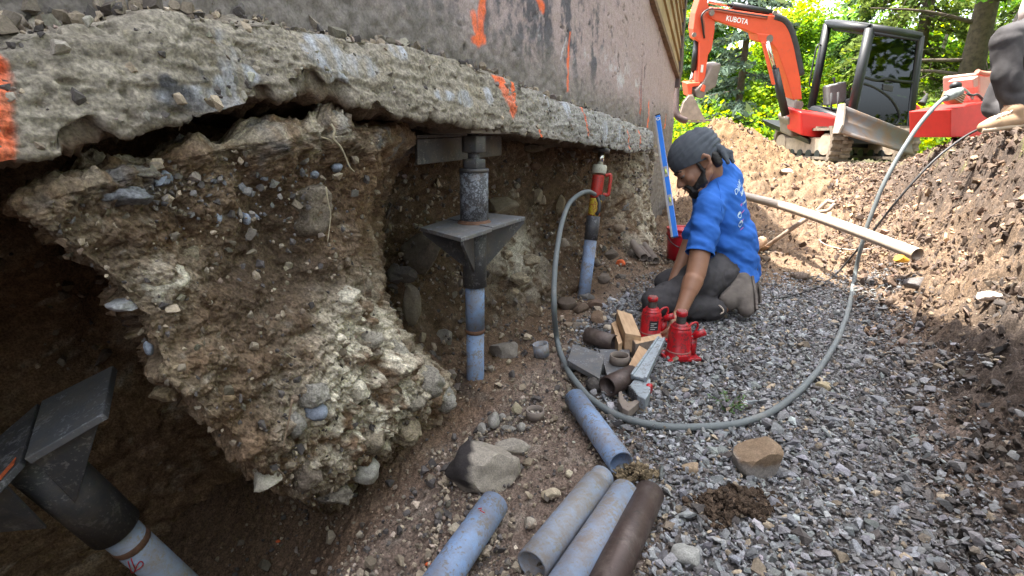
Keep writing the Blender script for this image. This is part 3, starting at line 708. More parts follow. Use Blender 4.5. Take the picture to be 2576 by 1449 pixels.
# ------------------------------------------------------------------ materials of the small things
M_BLUE = mat_painted_steel('blue_pipe_paint', (.215, .325, .53), (.17, .165, .16), .53, 9, .5, dirt=(.17, .14, .115), dirt_amt=.47)
M_BLUE2 = mat_painted_steel('worn_blue_paint', (.25, .345, .50), (.22, .215, .21), .55, 8, .55, dirt=(.19, .15, .12), dirt_amt=.52)
M_BLUE3 = mat_painted_steel('grey_blue_paint', (.27, .36, .50), (.24, .235, .22), .52, 8, .55, dirt=(.20, .165, .13), dirt_amt=.56)
M_GALV = mat_painted_steel('mottled_grey_steel', (.23, .25, .28), (.05, .05, .055), .62, 16, .5, dirt=(.13, .085, .055), dirt_amt=.36, spk=90)
M_DARK = mat_painted_steel('dark_mill_steel', (.085, .087, .095), (.20, .195, .19), .50, 8, .45, .45, dirt=(.15, .125, .10), dirt_amt=.47)
M_DARK2 = mat_painted_steel('dusty_black_steel', (.085, .085, .092), (.20, .20, .21), .52, 12, .5, .35, dirt=(.17, .145, .115), dirt_amt=.40)
M_PLATE = mat_painted_steel('grey_plate_steel', (.15, .158, .172), (.30, .31, .33), .50, 9, .45, .35, dirt=(.22, .19, .155), dirt_amt=.46)
M_BROWNP = mat_painted_steel('brown_pipe_steel', (.085, .058, .050), (.05, .04, .036), .5, 9, .38, .3, dirt=(.19, .155, .135), dirt_amt=.42)
M_RUST = mat_simple('rust', (.15, .075, .042), .85, var=.5, scale=60, bump=.3)
M_RUSTY = mat_painted_steel('rusty_pipe', (.20, .165, .14), (.12, .08, .055), .44, 18, .7, .0, dirt=(.23, .18, .14), dirt_amt=.45)
M_CHROME = mat_simple('chrome_rod', (.62, .60, .57), .18, 1.0, var=.1)
M_REDJ = mat_painted_steel('red_jack_paint', (.50, .008, .016), (.17, .018, .022), .56, 12, .24, dirt=(.30, .11, .09), dirt_amt=.32)
M_REDR = mat_painted_steel('red_ram_paint', (.48, .028, .016), (.08, .04, .035), .52, 26, .4, dirt=(.10, .05, .04), dirt_amt=.36)
M_WHITEC = mat_painted_steel('cream_collar', (.55, .53, .42), (.2, .17, .13), .50, 30, .5, dirt=(.25, .2, .14), dirt_amt=.36)
M_YEL = mat_painted_steel('yellow_label', (.60, .46, .03), (.30, .04, .02), .58, 14, .5, dirt=(.06, .05, .04), dirt_amt=.34)
M_HOSE = mat_painted_steel('hose_rubber', (.145, .165, .17), (.22, .25, .26), .42, 7, .55, dirt=(.25, .23, .2), dirt_amt=.38)
M_BLACK = mat_simple('black_rubber', (.028, .027, .028), .55, var=.4, scale=30)
M_WOOD = None
def mat_wood(name, c, c2, sc=(3, 3, 40)):
    m, t, b = new_mat(name)
    tc = N(t, 'ShaderNodeTexCoord'); mp = N(t, 'ShaderNodeMapping'); mp.inputs['Scale'].default_value = sc
    n = N(t, 'ShaderNodeTexNoise'); n.inputs['Scale'].default_value = 2.2; n.inputs['Detail'].default_value = 8; n.inputs['Roughness'].default_value = .6
    t.links.new(tc.outputs['Object'], mp.inputs[0]); t.links.new(mp.outputs[0], n.inputs['Vector'])
    r = ramp(t, n.outputs[0], [(.3, c2), (.55, c), (.75, tuple(min(1, x * 1.12) for x in c))]); t.links.new(r.outputs[0], b.inputs['Base Color'])
    b.inputs['Roughness'].default_value = .7; add_bump(t, b, n.outputs[0], .3, .001); return m
M_WOOD = mat_wood('pale_pine', (.50, .335, .20), (.36, .22, .12), (30, 4, 30))
M_WOODG = mat_wood('weathered_pine', (.21, .17, .14), (.12, .09, .075), (30, 4, 30))
M_REDPEN = mat_simple('red_marker', (.5, .02, .03), .6, var=.1)
M_CLOTH = mat_simple('grey_tape', (.34, .38, .36), .8, var=.4, scale=40)

# ------------------------------------------------------------------ pier in the middle of the picture
def hexnut(m, p, axis, r, h):
    m.cyl(p, Vector(p) + Vector(axis) * h, r, n=6)
b1 = onz(1197, 985, -.08); AX1 = Vector((b1.x, b1.y, 0))
def z_at(v, y):                               # height at which the ray of image row y passes over ground point v
    lo_, hi_ = -.5, 2.0
    for _ in range(40):
        mid = .5 * (lo_ + hi_); d = v.y * CP - (mid - H) * SP; yy = 724.5 - FPX * (v.y * SP + (mid - H) * CP) / d
        if yy > y: lo_ = mid
        else: hi_ = mid
    return mid
pier = empty('pier', (b1.x, b1.y, -.1), 'steel pier with a bracket plate on a blue pipe between soil bank and hose', 'pier')
def v1(z): return AX1 + Vector((.012 * (z / .9), .0, z))
zP = z_at(AX1, 560); zS = z_at(AX1, 713); zJ = z_at(AX1, 832); zTop = z_at(AX1, 432); zN1 = z_at(AX1, 345)
MB().pipe(v1(-.25), v1(zJ), .0365, .006).build('pipe_section', M_BLUE, pier)
MB().pipe(v1(zJ + .004), v1(zS), .0385, .006).build('pipe_section', M_BLUE, pier)
MB().lathe(v1(zJ - .008), (0, 0, 1), [(0, .0365), (.004, .041), (.010, .0425), (.016, .041), (.02, .0365)]).build('weld_ring', M_RUST, pier)
MB().pipe(v1(zS - .01), v1(zP - .006), .047, .006).build('sleeve', M_DARK2, pier)
A_, B_, C_, D_ = [onz(x, y, zP) for x, y in ((1058, 572), (1160, 599), (1322, 545), (1186, 531))]
mid_t, mid_b = A_.lerp(D_, .46), B_.lerp(C_, .42)
th = Vector((0, 0, -.014))
m = MB(); m.prism([A_, B_, mid_b, mid_t], th); m.build('bracket_plate', M_PLATE, pier, .002)
e_ = (C_ - B_).normalized() * .004
m = MB(); m.prism([mid_t + e_ + Vector((0, 0, .003)), mid_b + e_ + Vector((0, 0, .003)), C_, D_], th); m.build('bracket_plate', M_PLATE, pier, .002)
ctr = v1(zP)
for k, (cn, dz) in enumerate(((B_, .165), (C_, .165), (A_, .15), (D_, .15))):
    hd = Vector((cn.x - ctr.x, cn.y - ctr.y, 0)); L = hd.length; hd.normalize(); sd_ = Vector((-hd.y, hd.x, 0)) * .009
    p0 = ctr + hd * .042 + Vector((0, 0, -.015)); p1 = ctr + hd * (L * .96) + Vector((0, 0, -.015)); p2 = ctr + hd * .046 + Vector((0, 0, -dz - .02))
    m = MB(); m.prism([p0 - sd_ / 2, p1 - sd_ / 2, p1 - sd_ / 2 + Vector((0, 0, -.012)), p2 - sd_ / 2], sd_); m.build('gusset', M_DARK, pier, .0015)
# web plates closing the bracket below the plate front
MB().pipe(v1(zP + .001), v1(zTop), .054, .007).build('upper_tube', M_GALV, pier)
MB().lathe(v1(zP + .0), (0, 0, 1), [(0, .066), (.004, .064), (.011, .056), (.013, .052)]).build('weld_bead', M_RUST, pier)
MB().lathe(v1(zTop - .001), (0, 0, 1), [(0, .0), (0, .056), (.012, .056), (.014, .05), (.014, .0)]).build('tube_cap', M_DARK, pier)
m = MB(); hexnut(m, v1(zTop + .013), (0, 0, 1), .045, .034); m.build('lower_nut', M_DARK, pier, .002)
zr0 = zTop + .045; zr1 = zN1 + .02
prof = []
k = 0; z = 0.0
while z < zr1 - zr0: prof += [(z, .0215), (z + .003, .0255), (z + .006, .0215)]; z += .0065
MB().lathe(v1(zr0), (0, 0, 1), prof, 18).build('threaded_rod', M_DARK2, pier)
m = MB(); hexnut(m, v1(zN1 - .055), (0, 0, 1), .047, .06); m.build('upper_nut', M_DARK, pier, .003)
def wq(x, y, w): u, z = onw(x, y, w); return W(float(u), w, float(z))
m = MB(); pl = [wq(1050, 350, -.17), wq(1262, 340, -.17), wq(1262, 391, -.17), wq(1051, 415, -.17)]
m.prism(pl, W(0, -.012, 0) - W(0, 0, 0)); m.build('bearing_beam', M_DARK, pier, .002)
tp = [pl[0], pl[1], pl[1] + (W(0, -.16, 0) - W(0, 0, 0)), pl[0] + (W(0, -.16, 0) - W(0, 0, 0))]
m = MB(); m.prism([p + Vector((0, 0, .002)) for p in tp], Vector((0, 0, .012))); m.build('beam_flange', M_DARK, pier, .002)
m = MB(); c = v1(zN1 + .012); q_ = [c + Vector((NX * a + TX * b, NY * a + TY * b, 0)) for a, b in ((.07, -.13), (.07, .20), (-.12, .20), (-.12, -.13))]
m.prism(q_, Vector((0, 0, .016))); m.build('top_plate', M_RUSTY, pier, .002)
m = MB(); q_ = [c + Vector((NX * a + TX * b, NY * a + TY * b, .017)) for a, b in ((.06, -.10), (.06, .34), (-.12, .34), (-.12, -.10))]
m.prism(q_, Vector((0, 0, .02))); m.build('shim_plate', M_DARK2, pier, .002)

# ------------------------------------------------------------------ second pier, with the hydraulic ram standing on it
g2 = onz(1470, 732, .04); T2 = P(1513, 384, 3.10); ax2 = (T2 - g2); L2 = ax2.length; ax2n = ax2.normalized()
def a2(y): return g2 + ax2 * ((732 - y) / (732 - 384.0))
pier2 = empty('pier', g2, 'slimmer steel pier of blue and dark pipe carrying the red ram', 'pier')
MB().pipe(a2(800), a2(599), .0385, .006).build('pipe_section', M_BLUE, pier2)
MB().pipe(a2(601), a2(541), .041, .006).build('sleeve', M_DARK2, pier2)
ram = empty('hydraulic_ram', a2(541), 'red hydraulic ram with cream collar and chrome rod under the footing', 'ram')
MB().lathe(a2(541), ax2n, [(0, 0), (0, .034), (.008, .037), (.10, .037), (.108, .034), (.108, 0)]).build('label_band', M_YEL, ram)
MB().lathe(a2(497), ax2n, [(0, 0), (0, .035), (.012, .037), (.128, .037), (.140, .035), (.140, 0)]).build('body', M_REDR, ram)
MB().lathe(a2(436), ax2n, [(0, 0), (0, .042), (.004, .044), (.046, .044), (.052, .040), (.052, 0)]).build('collar', M_WHITEC, ram)
MB().cyl(a2(414), a2(380), .020).build('rod', M_CHROME, ram)
MB().lathe(a2(383), ax2n, [(0, 0), (0, .05), (.02, .05), (.02, 0)]).build('cap', M_DARK, ram)
rx_ = Vector((1, -.15, 0)).normalized()
hp = [a2(440) + rx_ * .04, a2(438) + rx_ * .064, a2(444) + rx_ * .074, a2(482) + rx_ * .074, a2(488) + rx_ * .064, a2(486) + rx_ * .04]
MB().tube(smooth_path(hp, 5), .0105, 8).build('handle', M_REDR, ram)
MB().cyl(a2(492) + rx_ * .02 + Vector((0, -.045, 0)), a2(492) + rx_ * .03 + Vector((0, -.075, .0)), .017).build('hose_coupling', M_DARK, ram)

# ------------------------------------------------------------------ pier at the lower left
pa, pb_ = P(62, 1128, 1.0), P(440, 1460, 1.30)
ax3 = (pb_ - pa).normalized()
pier3 = empty('pier', pb_, 'leaning steel pier with dark bracket plates and a marked pipe in the left pit', 'pier')
j3 = pa + (P(268, 1332, 1.14) - pa)
def on3(t): return pa + ax3 * t
tj = (P(262, 1345, 1.15) - pa).dot(ax3)
MB().pipe(on3(tj - .01), on3(.95), .0385, .006).build('pipe_section', M_BLUE3, pier3)
MB().lathe(on3(tj + .05), ax3, [(0, .0385), (.003, .0405), (.016, .041), (.02, .0385)]).build('weld_ring', M_RUST, pier3)
MB().pipe(on3(.0), on3(tj), .052, .006).build('sleeve', M_DARK, pier3)
pd = ((25, 1178, .93), (258, 1040, .98), (272, 908, 1.12), (-60, 1060, 1.12))
Q = [P(*q) for q in pd]
nrm3 = (Q[1] - Q[0]).cross(Q[3] - Q[0]).normalized()
if nrm3.z < 0: nrm3 = -nrm3
m1, m2 = P(52, 1150, .935), P(104, 1008, 1.10)
def flat(p): return p - nrm3 * ((p - Q[0]).dot(nrm3))
m1, m2 = flat(m1), flat(m2); Q[2] = flat(Q[2])
m = MB(); m.prism([m1, Q[1], Q[2], m2], -nrm3 * .016); m.build('bracket_plate', M_PLATE, pier3, .002)
l0, l1 = flat(P(-80, 1240, .86)), flat(P(-70, 1110, 1.0)); s_ = (m1 - Q[1]).normalized() * .008
m = MB(); m.prism([l0, m1 + s_, m2 + s_, l1], -nrm3 * .014); o = m.build('bracket_plate', M_DARK2, pier3, .002); tag(o, 'bracket plate with an orange paint streak along its edge')
m = MB(); m.prism([l0 + nrm3 * .001, m1 + s_ * 2 + nrm3 * .001, m1 + s_ * 2 + (m2 - m1) * .10 + nrm3 * .001, l0 + (m2 - m1) * .08 + nrm3 * .001], nrm3 * .0015); m.build('paint_streak', mat_simple('orange_spray', (.62, .13, .04), .8, var=.6, scale=60), pier3)
g_a, g_b, g_c = P(84, 1160, .955), P(250, 1062, 1.0), P(190, 1268, 1.045)
gn = (g_b - g_a).cross(g_c - g_a).normalized() * .011
m = MB(); m.prism([g_a, g_b, g_c], gn); m.build('gusset', M_DARK, pier3, .0015)
g_a, g_b, g_c = P(-60, 1270, .92), P(40, 1215, .95), P(110, 1335, 1.02)
m = MB(); m.prism([P(-90, 1250, .90), P(20, 1230, .93), P(118, 1330, 1.03), P(-60, 1345, .98)], gn); m.build('gusset', M_DARK, pier3, .0015)
# red crayon mark on the pipe, lying on its surface
def on_pipe(x, y, axp, axd, r):
    rr = Vector(ray(x, y)); o = Vector(CAM); d = rr - axd * rr.dot(axd); c = (o - axp) - axd * (o - axp).dot(axd)
    A2, B2, C2 = d.dot(d), 2 * d.dot(c), c.dot(c) - r * r
    disc = B2 * B2 - 4 * A2 * C2
    return o + rr * ((-B2 - math.sqrt(max(disc, 0))) / (2 * A2))
mk = [(322,1418),(324,1425),(330,1442),(333,1447),(345,1440),(356,1432),(360,1424),(354,1418),(347,1424),(341,1436),(337,1447)]
MB().tube(smooth_path([on_pipe(x, y - 6, pa, ax3, .0393) for x, y in mk], 4), .0011, 5).build('marker_scrawl', M_REDPEN, pier3)
mk = [(330,1411),(334,1424),(340,1436)]
MB().tube([on_pipe(x, y - 6, pa, ax3, .0393) for x, y in mk], .0011, 5).build('marker_scrawl', M_REDPEN, pier3)

# ------------------------------------------------------------------ loose pipes
def lying_pipe(e0, e1, r, mat, label, group=None, t=.006, lift=0.006, neck=None, fixz=None):
    a = ong(*e0, r + lift); b = ong(*e1, r + lift) if len(e1) == 2 else Vector(e1)
    a.z = gz(a.x, a.y) + r + lift; b.z = gz(b.x, b.y) + r + lift if fixz is None else fixz
    th_ = empty('pipe', a.lerp(b, .5), label, 'pipe', group)
    MB().pipe(a, b, r, t).build('tube', mat, th_)
    if neck:
        d = (a - b).normalized(); MB().pipe(a - d * .01, a + d * neck, r * .86, t).build('collar', mat, th_)
    return th_, a, b
GP = 'loose steel pipes lying in the foreground'
pA, a_, b_ = lying_pipe((1446, 1003), (1562, 1166), .0385, M_BLUE, 'blue pipe with a rusty open end lying beside the hose and gravel edge', GP)
pB, pB0, pB1 = lying_pipe((1243, 1270), (1085, 1500), .0385, M_BLUE, 'bright blue pipe with a red scribble, nearest the big rock', GP)
pC, _, _ = lying_pipe((1500, 1218), (1338, 1425), .0385, M_BLUE3, 'dirty grey blue pipe with a necked end and open mouth toward the front', GP, neck=.04)
pD, _, _ = lying_pipe((1573, 1238), (1405, 1500), .0385, M_BLUE2, 'worn blue pipe with flaking paint lying next to the brown pipe', GP)
pE, _, _ = lying_pipe((1634, 1243), (1512, 1500), .0385, M_BROWNP, 'dark brown pipe, the only brown one of the foreground row', GP)
MB().tube([on_pipe(x, y, pB0, (pB1 - pB0).normalized(), .0393) for x, y in ((1203,1280),(1212,1278),(1208,1284),(1219,1290))], .0011, 5).build('marker_scrawl', M_REDPEN, pB)
GF = 'short rusty pipes by the soil corner'
f0, fa, fb_ = lying_pipe((1578, 596), (1620, 648), .031, M_RUSTY, 'thick rusty grey pipe, left one of the three at the soil corner', GF)
f1, _, _ = lying_pipe((1597, 606), (1635, 652), .022, M_RUSTY, 'thin rusty pipe squeezed between two thicker rusty pipes', GF)
f2, _, _ = lying_pipe((1612, 606), (1650, 656), .027, M_RUSTY, 'rusty grey pipe, nearest the red bucket of the three', GF)

def stub(e0, e1, r, mat, label, dz=0.0):
    a = ong(*e0, r); b = ong(*e1, r); a.z = gz(a.x, a.y) + r + .008 + dz; b.z = gz(b.x, b.y) + r + .008 + dz
    o = MB().pipe(a, b, r, .006).build('pipe_stub', mat); return tag(o, label, 'pipe')
stub((1476, 852), (1545, 872), .038, M_BROWNP, 'short black pipe stub beside the upright pine block', .01)
stub((1590, 955), (1527, 985), .040, M_BROWNP, 'short brown pipe stub with its open end by the round clod', .01)
def upright(x, y, r, h, mat, label, lean=(0, 0)):
    a = ong(x, y); a.z = gz(a.x, a.y); o = MB().pipe(a + Vector((0, 0, .004)), a + Vector((lean[0], lean[1], h)), r, .006).build('pipe_stub', mat); return tag(o, label, 'pipe')
upright(1363, 896, .036, .060, M_BLUE3, 'short grey blue pipe stub standing upright left of the hose', (-.008, .0))
upright(1346, 1052, .033, .034, M_RUSTY, 'short rusty pipe ring filled with pebbles on the brown soil')

# ------------------------------------------------------------------ hose and cables
def gp(x, y, r):
    p = ong(x, y, r); p.z = gz(p.x, p.y) + r + .008; return p
hs = [P(1496, 489, 3.02), P(1480, 482, 2.95), P(1455, 490, 2.85), P(1428, 520, 2.72), P(1408, 585, 2.55), P(1396, 680, 2.4), P(1394, 770, 2.32)]
hs += [gp(x, y, .0145) for x, y in ((1402, 862), (1425, 930), (1465, 988), (1520, 1034), (1590, 1064), (1680, 1080), (1770, 1080), (1860, 1070), (1940, 1040), (2010, 988), (2068, 922), (2110, 850), (2135, 775))]
hs += [P(2148, 705, 3.36), P(2172, 600, 3.30), P(2220, 470, 3.22), P(2290, 345, 3.18), P(2358, 262, 3.18), P(2400, 236, 3.22)]
hose = empty('hose', hs[10], 'thick grey hydraulic hose looping over the gravel from the ram', 'hose')
hw = smooth_path(hs, 9); ha = np.array([tuple(p) for p in hw])
hj = .0035 * np.stack([fbm(ha, 6, 2, .5, 230 + k) for k in range(3)], -1) * np.array([1, 1, .4])
MB().tube([Vector(p) for p in ha + hj], list(.0128 + .0009 * fbm(ha, 9, 2, .5, 240)), 12).build('tube', M_HOSE, hose)
MB().tube([P(1503, 497, 3.01), P(1508, 510, 3.0), P(1507, 530, 3.0), P(1500, 541, 3.0)], .011, 8).build('tail', M_BLACK, hose)
MB().tube([P(2380, 246, 3.20), P(2394, 238, 3.21), P(2414, 230, 3.24)], [.022, .034, .026], 10).build('taped_fitting', M_CLOTH, hose)
cb = [gp(x, y, .007) for x, y in ((1880, 757), (1930, 757), (1990, 748), (2050, 727), (2105, 690))] + [P(2190, 588, 3.35), P(2265, 495, 3.2), P(2345, 408, 3.12), P(2415, 352, 3.1)] + [P(2470, 322, 3.1), P(2520, 310, 3.15)]
tag(MB().tube(smooth_path(cb, 8), .0068, 8).build('cable', M_BLACK), 'thin black cable running from the gravel up over the soil bank', 'cable')
st_ = [P(2054, 560, 3.9)] + [gp(x, y, .004) for x, y in ((2058, 600), (2078, 618), (2130, 630), (2190, 628))] + [P(2240, 608, 2.95), P(2280, 612, 2.9)]
tag(MB().tube(smooth_path(st_, 6), .0035, 6).build('string', mat_simple('string', (.55, .50, .44), .8)), 'thin white string hanging from the spade over the sunlit soil', 'string')

# ------------------------------------------------------------------ cream pipe over the bank, spade, level, bucket
M_CREAM = mat_simple('cream_plastic', (.50, .42, .34), .5, var=.18, scale=6)
q0 = ong(1800, 470, .03); q1 = ong(2306, 636, .03); q1.z = gz(q1.x, q1.y) + .045
q0 = P(1870, 492, 4.55); q1 = P(2308, 640, 2.72)
bow = smooth_path([q0, q0.lerp(q1, .33) + Vector((0, 0, .022)), q0.lerp(q1, .7) + Vector((0, 0, .018)), q1], 6)
MBt = MB().tube(bow, .0335, 18, False); MBt.tube(bow, .029, 18, False); tag(MBt.build('plastic_pipe', M_CREAM), 'long cream plastic pipe lying across the sunlit soil bank', 'pipe')
st = P(2268, 651, 2.70)
def ico(sub=3):
    bm = bmesh.new(); bmesh.ops.create_icosphere(bm, subdivisions=sub, radius=1)
    V = np.array([v.co for v in bm.verts]); F = np.array([[v.index for v in f.verts] for f in bm.faces]); bm.free(); return V, F
ICO = {k: ico(k) for k in (2, 3, 4)}
def rock(name, label, pos, size, c, seed, cat='rock', sub=3, cuts=7, amp=.16, parent=None, yaw=0.0, mat=None, c2=None, group=None, colf=None, lump=0.0):
    V, F = ICO[sub]; V = V.copy(); rs = np.random.RandomState(seed)
    for _ in range(cuts):                       # flat broken faces
        n = rs.normal(size=3); n /= np.linalg.norm(n); d = .55 + .28 * rs.rand(); t = V @ n; V = V - np.maximum(t - d, 0)[:, None] * n
    V = V * (1 + amp * fbm(V, 1.6, 3, .5, seed * .37))[:, None]
    if lump: V = V * (1 + lump * fbm(V, 5, 4, .6, seed * .11, True))[:, None]
    else: V = V * (1 + .03 * fbm(V, 7, 3, .6, seed * .13))[:, None]
    L = V.copy(); V = V * np.array(size)
    cy, sy = math.cos(yaw), math.sin(yaw); V = np.stack([V[:, 0] * cy - V[:, 1] * sy, V[:, 0] * sy + V[:, 1] * cy, V[:, 2]], -1)
    n = fbm(L, 2.2, 4, .6, seed); n2 = fbm(L, 9, 3, .6, seed + 3)
    C = np.zeros(V.shape) + np.array(c); C = C * (1 + .22 * n + .18 * n2)[:, None]
    if c2 is not None: C = mixc(C, np.array(c2), sst(n + .5 * n2 + .35 * L[:, 2], .0, .35))
    if colf is not None: C = colf(C, L)
    me = np_mesh(name, V, F, mat or M_STONE, np.clip(C, .01, .7), cuts < 5 or lump > 0)
    if not lump and cuts >= 5:
        me.polygons.foreach_set('use_smooth', np.ones(len(F), bool))
        try: me.set_sharp_from_angle(angle=R(32))
        except Exception: pass
    o = link(name, me, parent)
    o.location = Vector(pos) if parent is None else Vector(pos)
    return tag(o, label, cat if parent is None else None, group)
def grock(label, x, y, rx, ry, c, seed, sink=.3, deep=.8, name='rock', **kw):
    """rock on the ground whose middle shows at photo pixel x, y with half sizes in photo pixels"""
    p = ong(x, y + ry * .35); d = (p - Vector(CAM)).length; s = d / FPX * .97
    a = rx * s; hgt = ry * s * .9
    p.z = gz(p.x, p.y) + hgt * (1 - 2 * sink) * .8
    return rock(name, label, p, (a, max(a * deep * .8, hgt), hgt), c, seed, **kw)
tag(rock('stone', 'orange yellow stone beside the end of the cream pipe', (st.x, st.y, st.z), (.042, .03, .022), (.62, .30, .03), 61, 'stone', cuts=6), None, 'stone')

spade = empty('spade', P(1945, 612, 4.05), 'weathered wooden spade with a D handle leaning on the cream pipe', 'spade')
M_SHAFT = mat_wood('worn_ash', (.33, .26, .20), (.20, .13, .09), (30, 30, 4))
s0, s1 = P(1925, 622, 4.05), P(2052, 533, 3.78)
MB().tube([s0, s0.lerp(s1, .5), s1], [.016, .017, .019], 10).build('shaft', M_SHAFT, spade)
dh = [s1, P(2068, 518, 3.76), P(2084, 504, 3.75)]; dh2 = [s1, P(2082, 530, 3.72), P(2100, 512, 3.70)]
m = MB().tube(smooth_path(dh, 4), .014, 8); m.tube(smooth_path(dh2, 4), .014, 8); m.build('yoke', M_SHAFT, spade)
m = MB().tube([P(2082, 505, 3.75), P(2101, 511, 3.70)], .016, 8); m.build('grip', M_SHAFT, spade)
bd = (s0 - s1).normalized(); sx_ = Vector((bd.y, -bd.x, 0)).normalized(); up_ = sx_.cross(bd)
rows = []
m = MB(); vs_ = []
for i in range(7):
    for j in range(7):
        t_ = i / 6; s_ = j / 6 * 2 - 1; wv = .085 * (1 - .75 * max(0, t_ - .55) ** 1.3 / .45 ** 1.3 * .6)
        vs_.append(s0 + bd * (.26 * t_ - .03) + sx_ * s_ * wv + up_ * (.03 * s_ * s_ - .02))
m.add(vs_, [(i*7 + j, i*7 + j + 1, i*7 + j + 8, i*7 + j + 7) for i in range(6) for j in range(6)], True)
o = m.build('blade', mat_simple('rusty_blade', (.34, .20, .11), .8, var=.5, scale=22), spade); sm_ = o.modifiers.new('thick', 'SOLIDIFY'); sm_.thickness = .004
lg = MB().cyl(P(1878, 632, 3.75), P(1918, 606, 3.95), .042, .038, 14); tag(lg.build('log', mat_wood('raw_log', (.42, .27, .17), (.27, .16, .10), (20, 20, 4))), 'short tan log lying behind the man in the sun', 'log')

lv = empty('spirit_level', P(1692, 600, 3.7), 'long blue spirit level standing against the corner of the footing', 'level')
l_t, l_b = P(1655, 292, 4.15), P(1700, 596, 3.62)
la = (l_t - l_b).normalized(); lside = Vector((.80, -.6, 0)); lside = (lside - la * la.dot(lside)).normalized(); ln = la.cross(lside)
M_LBLUE = mat_simple('level_blue', (.02, .17, .62), .35, var=.12, scale=10); M_ALU = mat_simple('aluminium', (.42, .43, .45), .4, .7, var=.2)
def slab(m, a, b, s, wd, n, th):
    m.hexa([a - s * wd - n * th, a + s * wd - n * th, a + s * wd + n * th, a - s * wd + n * th], [b - s * wd - n * th, b + s * wd - n * th, b + s * wd + n * th, b - s * wd + n * th])
m = MB(); slab(m, l_b, l_t, lside, .017, ln, .010); m.build('body', M_LBLUE, lv, .002)
m = MB(); slab(m, l_b - la * .002, l_t + la * .002, lside, .0, ln, .0)
for sgn in (-1,):
    m = MB(); e = lside * (.0245 * sgn); slab(m, l_b + e, l_t + e, lside, .007, ln, .013); m.build('edge_rail', M_ALU, lv, .001)
lf = -ln if (-ln).y < 0 else ln
for fr, nm in ((.965, 'hang_hole'), (.5, 'vial'), (.27, 'vial')):
    c = l_b.lerp(l_t, fr) + lf * .010
    if nm == 'hang_hole': MB().lathe(c, lf, [(0, .016), (.003, .016), (.003, .010), (0, .010)], 18).build('hang_ring', mat_simple('white_ring', (.75, .76, .78), .5), lv)
    else:
        m = MB(); slab(m, c - la * .05, c + la * .05, lside, .014, lf, .003); m.build('vial_window', M_ALU, lv, .001)
        m = MB(); m.cyl(c - la * .02 + lf * .004, c + la * .02 + lf * .004, .007, n=10); m.build('vial', mat_simple('vial_green', (.45, .55, .1), .2), lv)
m = MB(); slab(m, l_t, l_t + la * .012, lside, .022, ln, .012); m.build('end_cap', M_BLACK, lv, .002)

bk0 = ong(1712, 652); bk0.z = gz(bk0.x, bk0.y) + .004
bk = empty('bucket', bk0, 'bright red plastic bucket standing behind the kneeling man', 'bucket')
M_BKT = mat_simple('red_plastic', (.56, .012, .03), .32, var=.2, scale=8)
dB = (bk0 - Vector(CAM)).length; hB = 74 * dB / FPX; rB = 37 * dB / FPX
MB().lathe(bk0, (0, 0, 1), [(0, 0), (0, rB * .84), (hB * .7, rB * .97), (hB * .95, rB), (hB * .95, rB * .95), (.006, rB * .80), (.006, 0)], 28).build('pail', M_BKT, bk)
MB().lathe(bk0 + Vector((0, 0, hB * .78)), (0, 0, 1), [(0, rB * .98), (0, rB * 1.035), (.012, rB * 1.035), (.012, rB * .99)], 28).build('ridge', M_BKT, bk)
MB().lathe(bk0 + Vector((0, 0, hB * .94)), (0, 0, 1), [(0, rB), (0, rB * 1.05), (.014, rB * 1.05), (.014, rB * .96), (.0, rB * .96)], 28).build('rim', M_BKT, bk)
hp = [bk0 + Vector((rB * 1.04 * math.cos(a), rB * 1.04 * math.sin(a) - .005, hB * .80 - .10 * math.sin((a - R(180)) ))) for a in np.linspace(R(182), R(358), 14)]
hp = [bk0 + Vector((rB * 1.05 * math.cos(a), rB * 1.05 * math.sin(a), hB * .80 - .09 * math.sin(k_ / 13 * math.pi))) for k_, a in enumerate(np.linspace(R(180), R(360), 14))]
MB().tube(hp, .0035, 6).build('bail_handle', M_DARK2, bk)

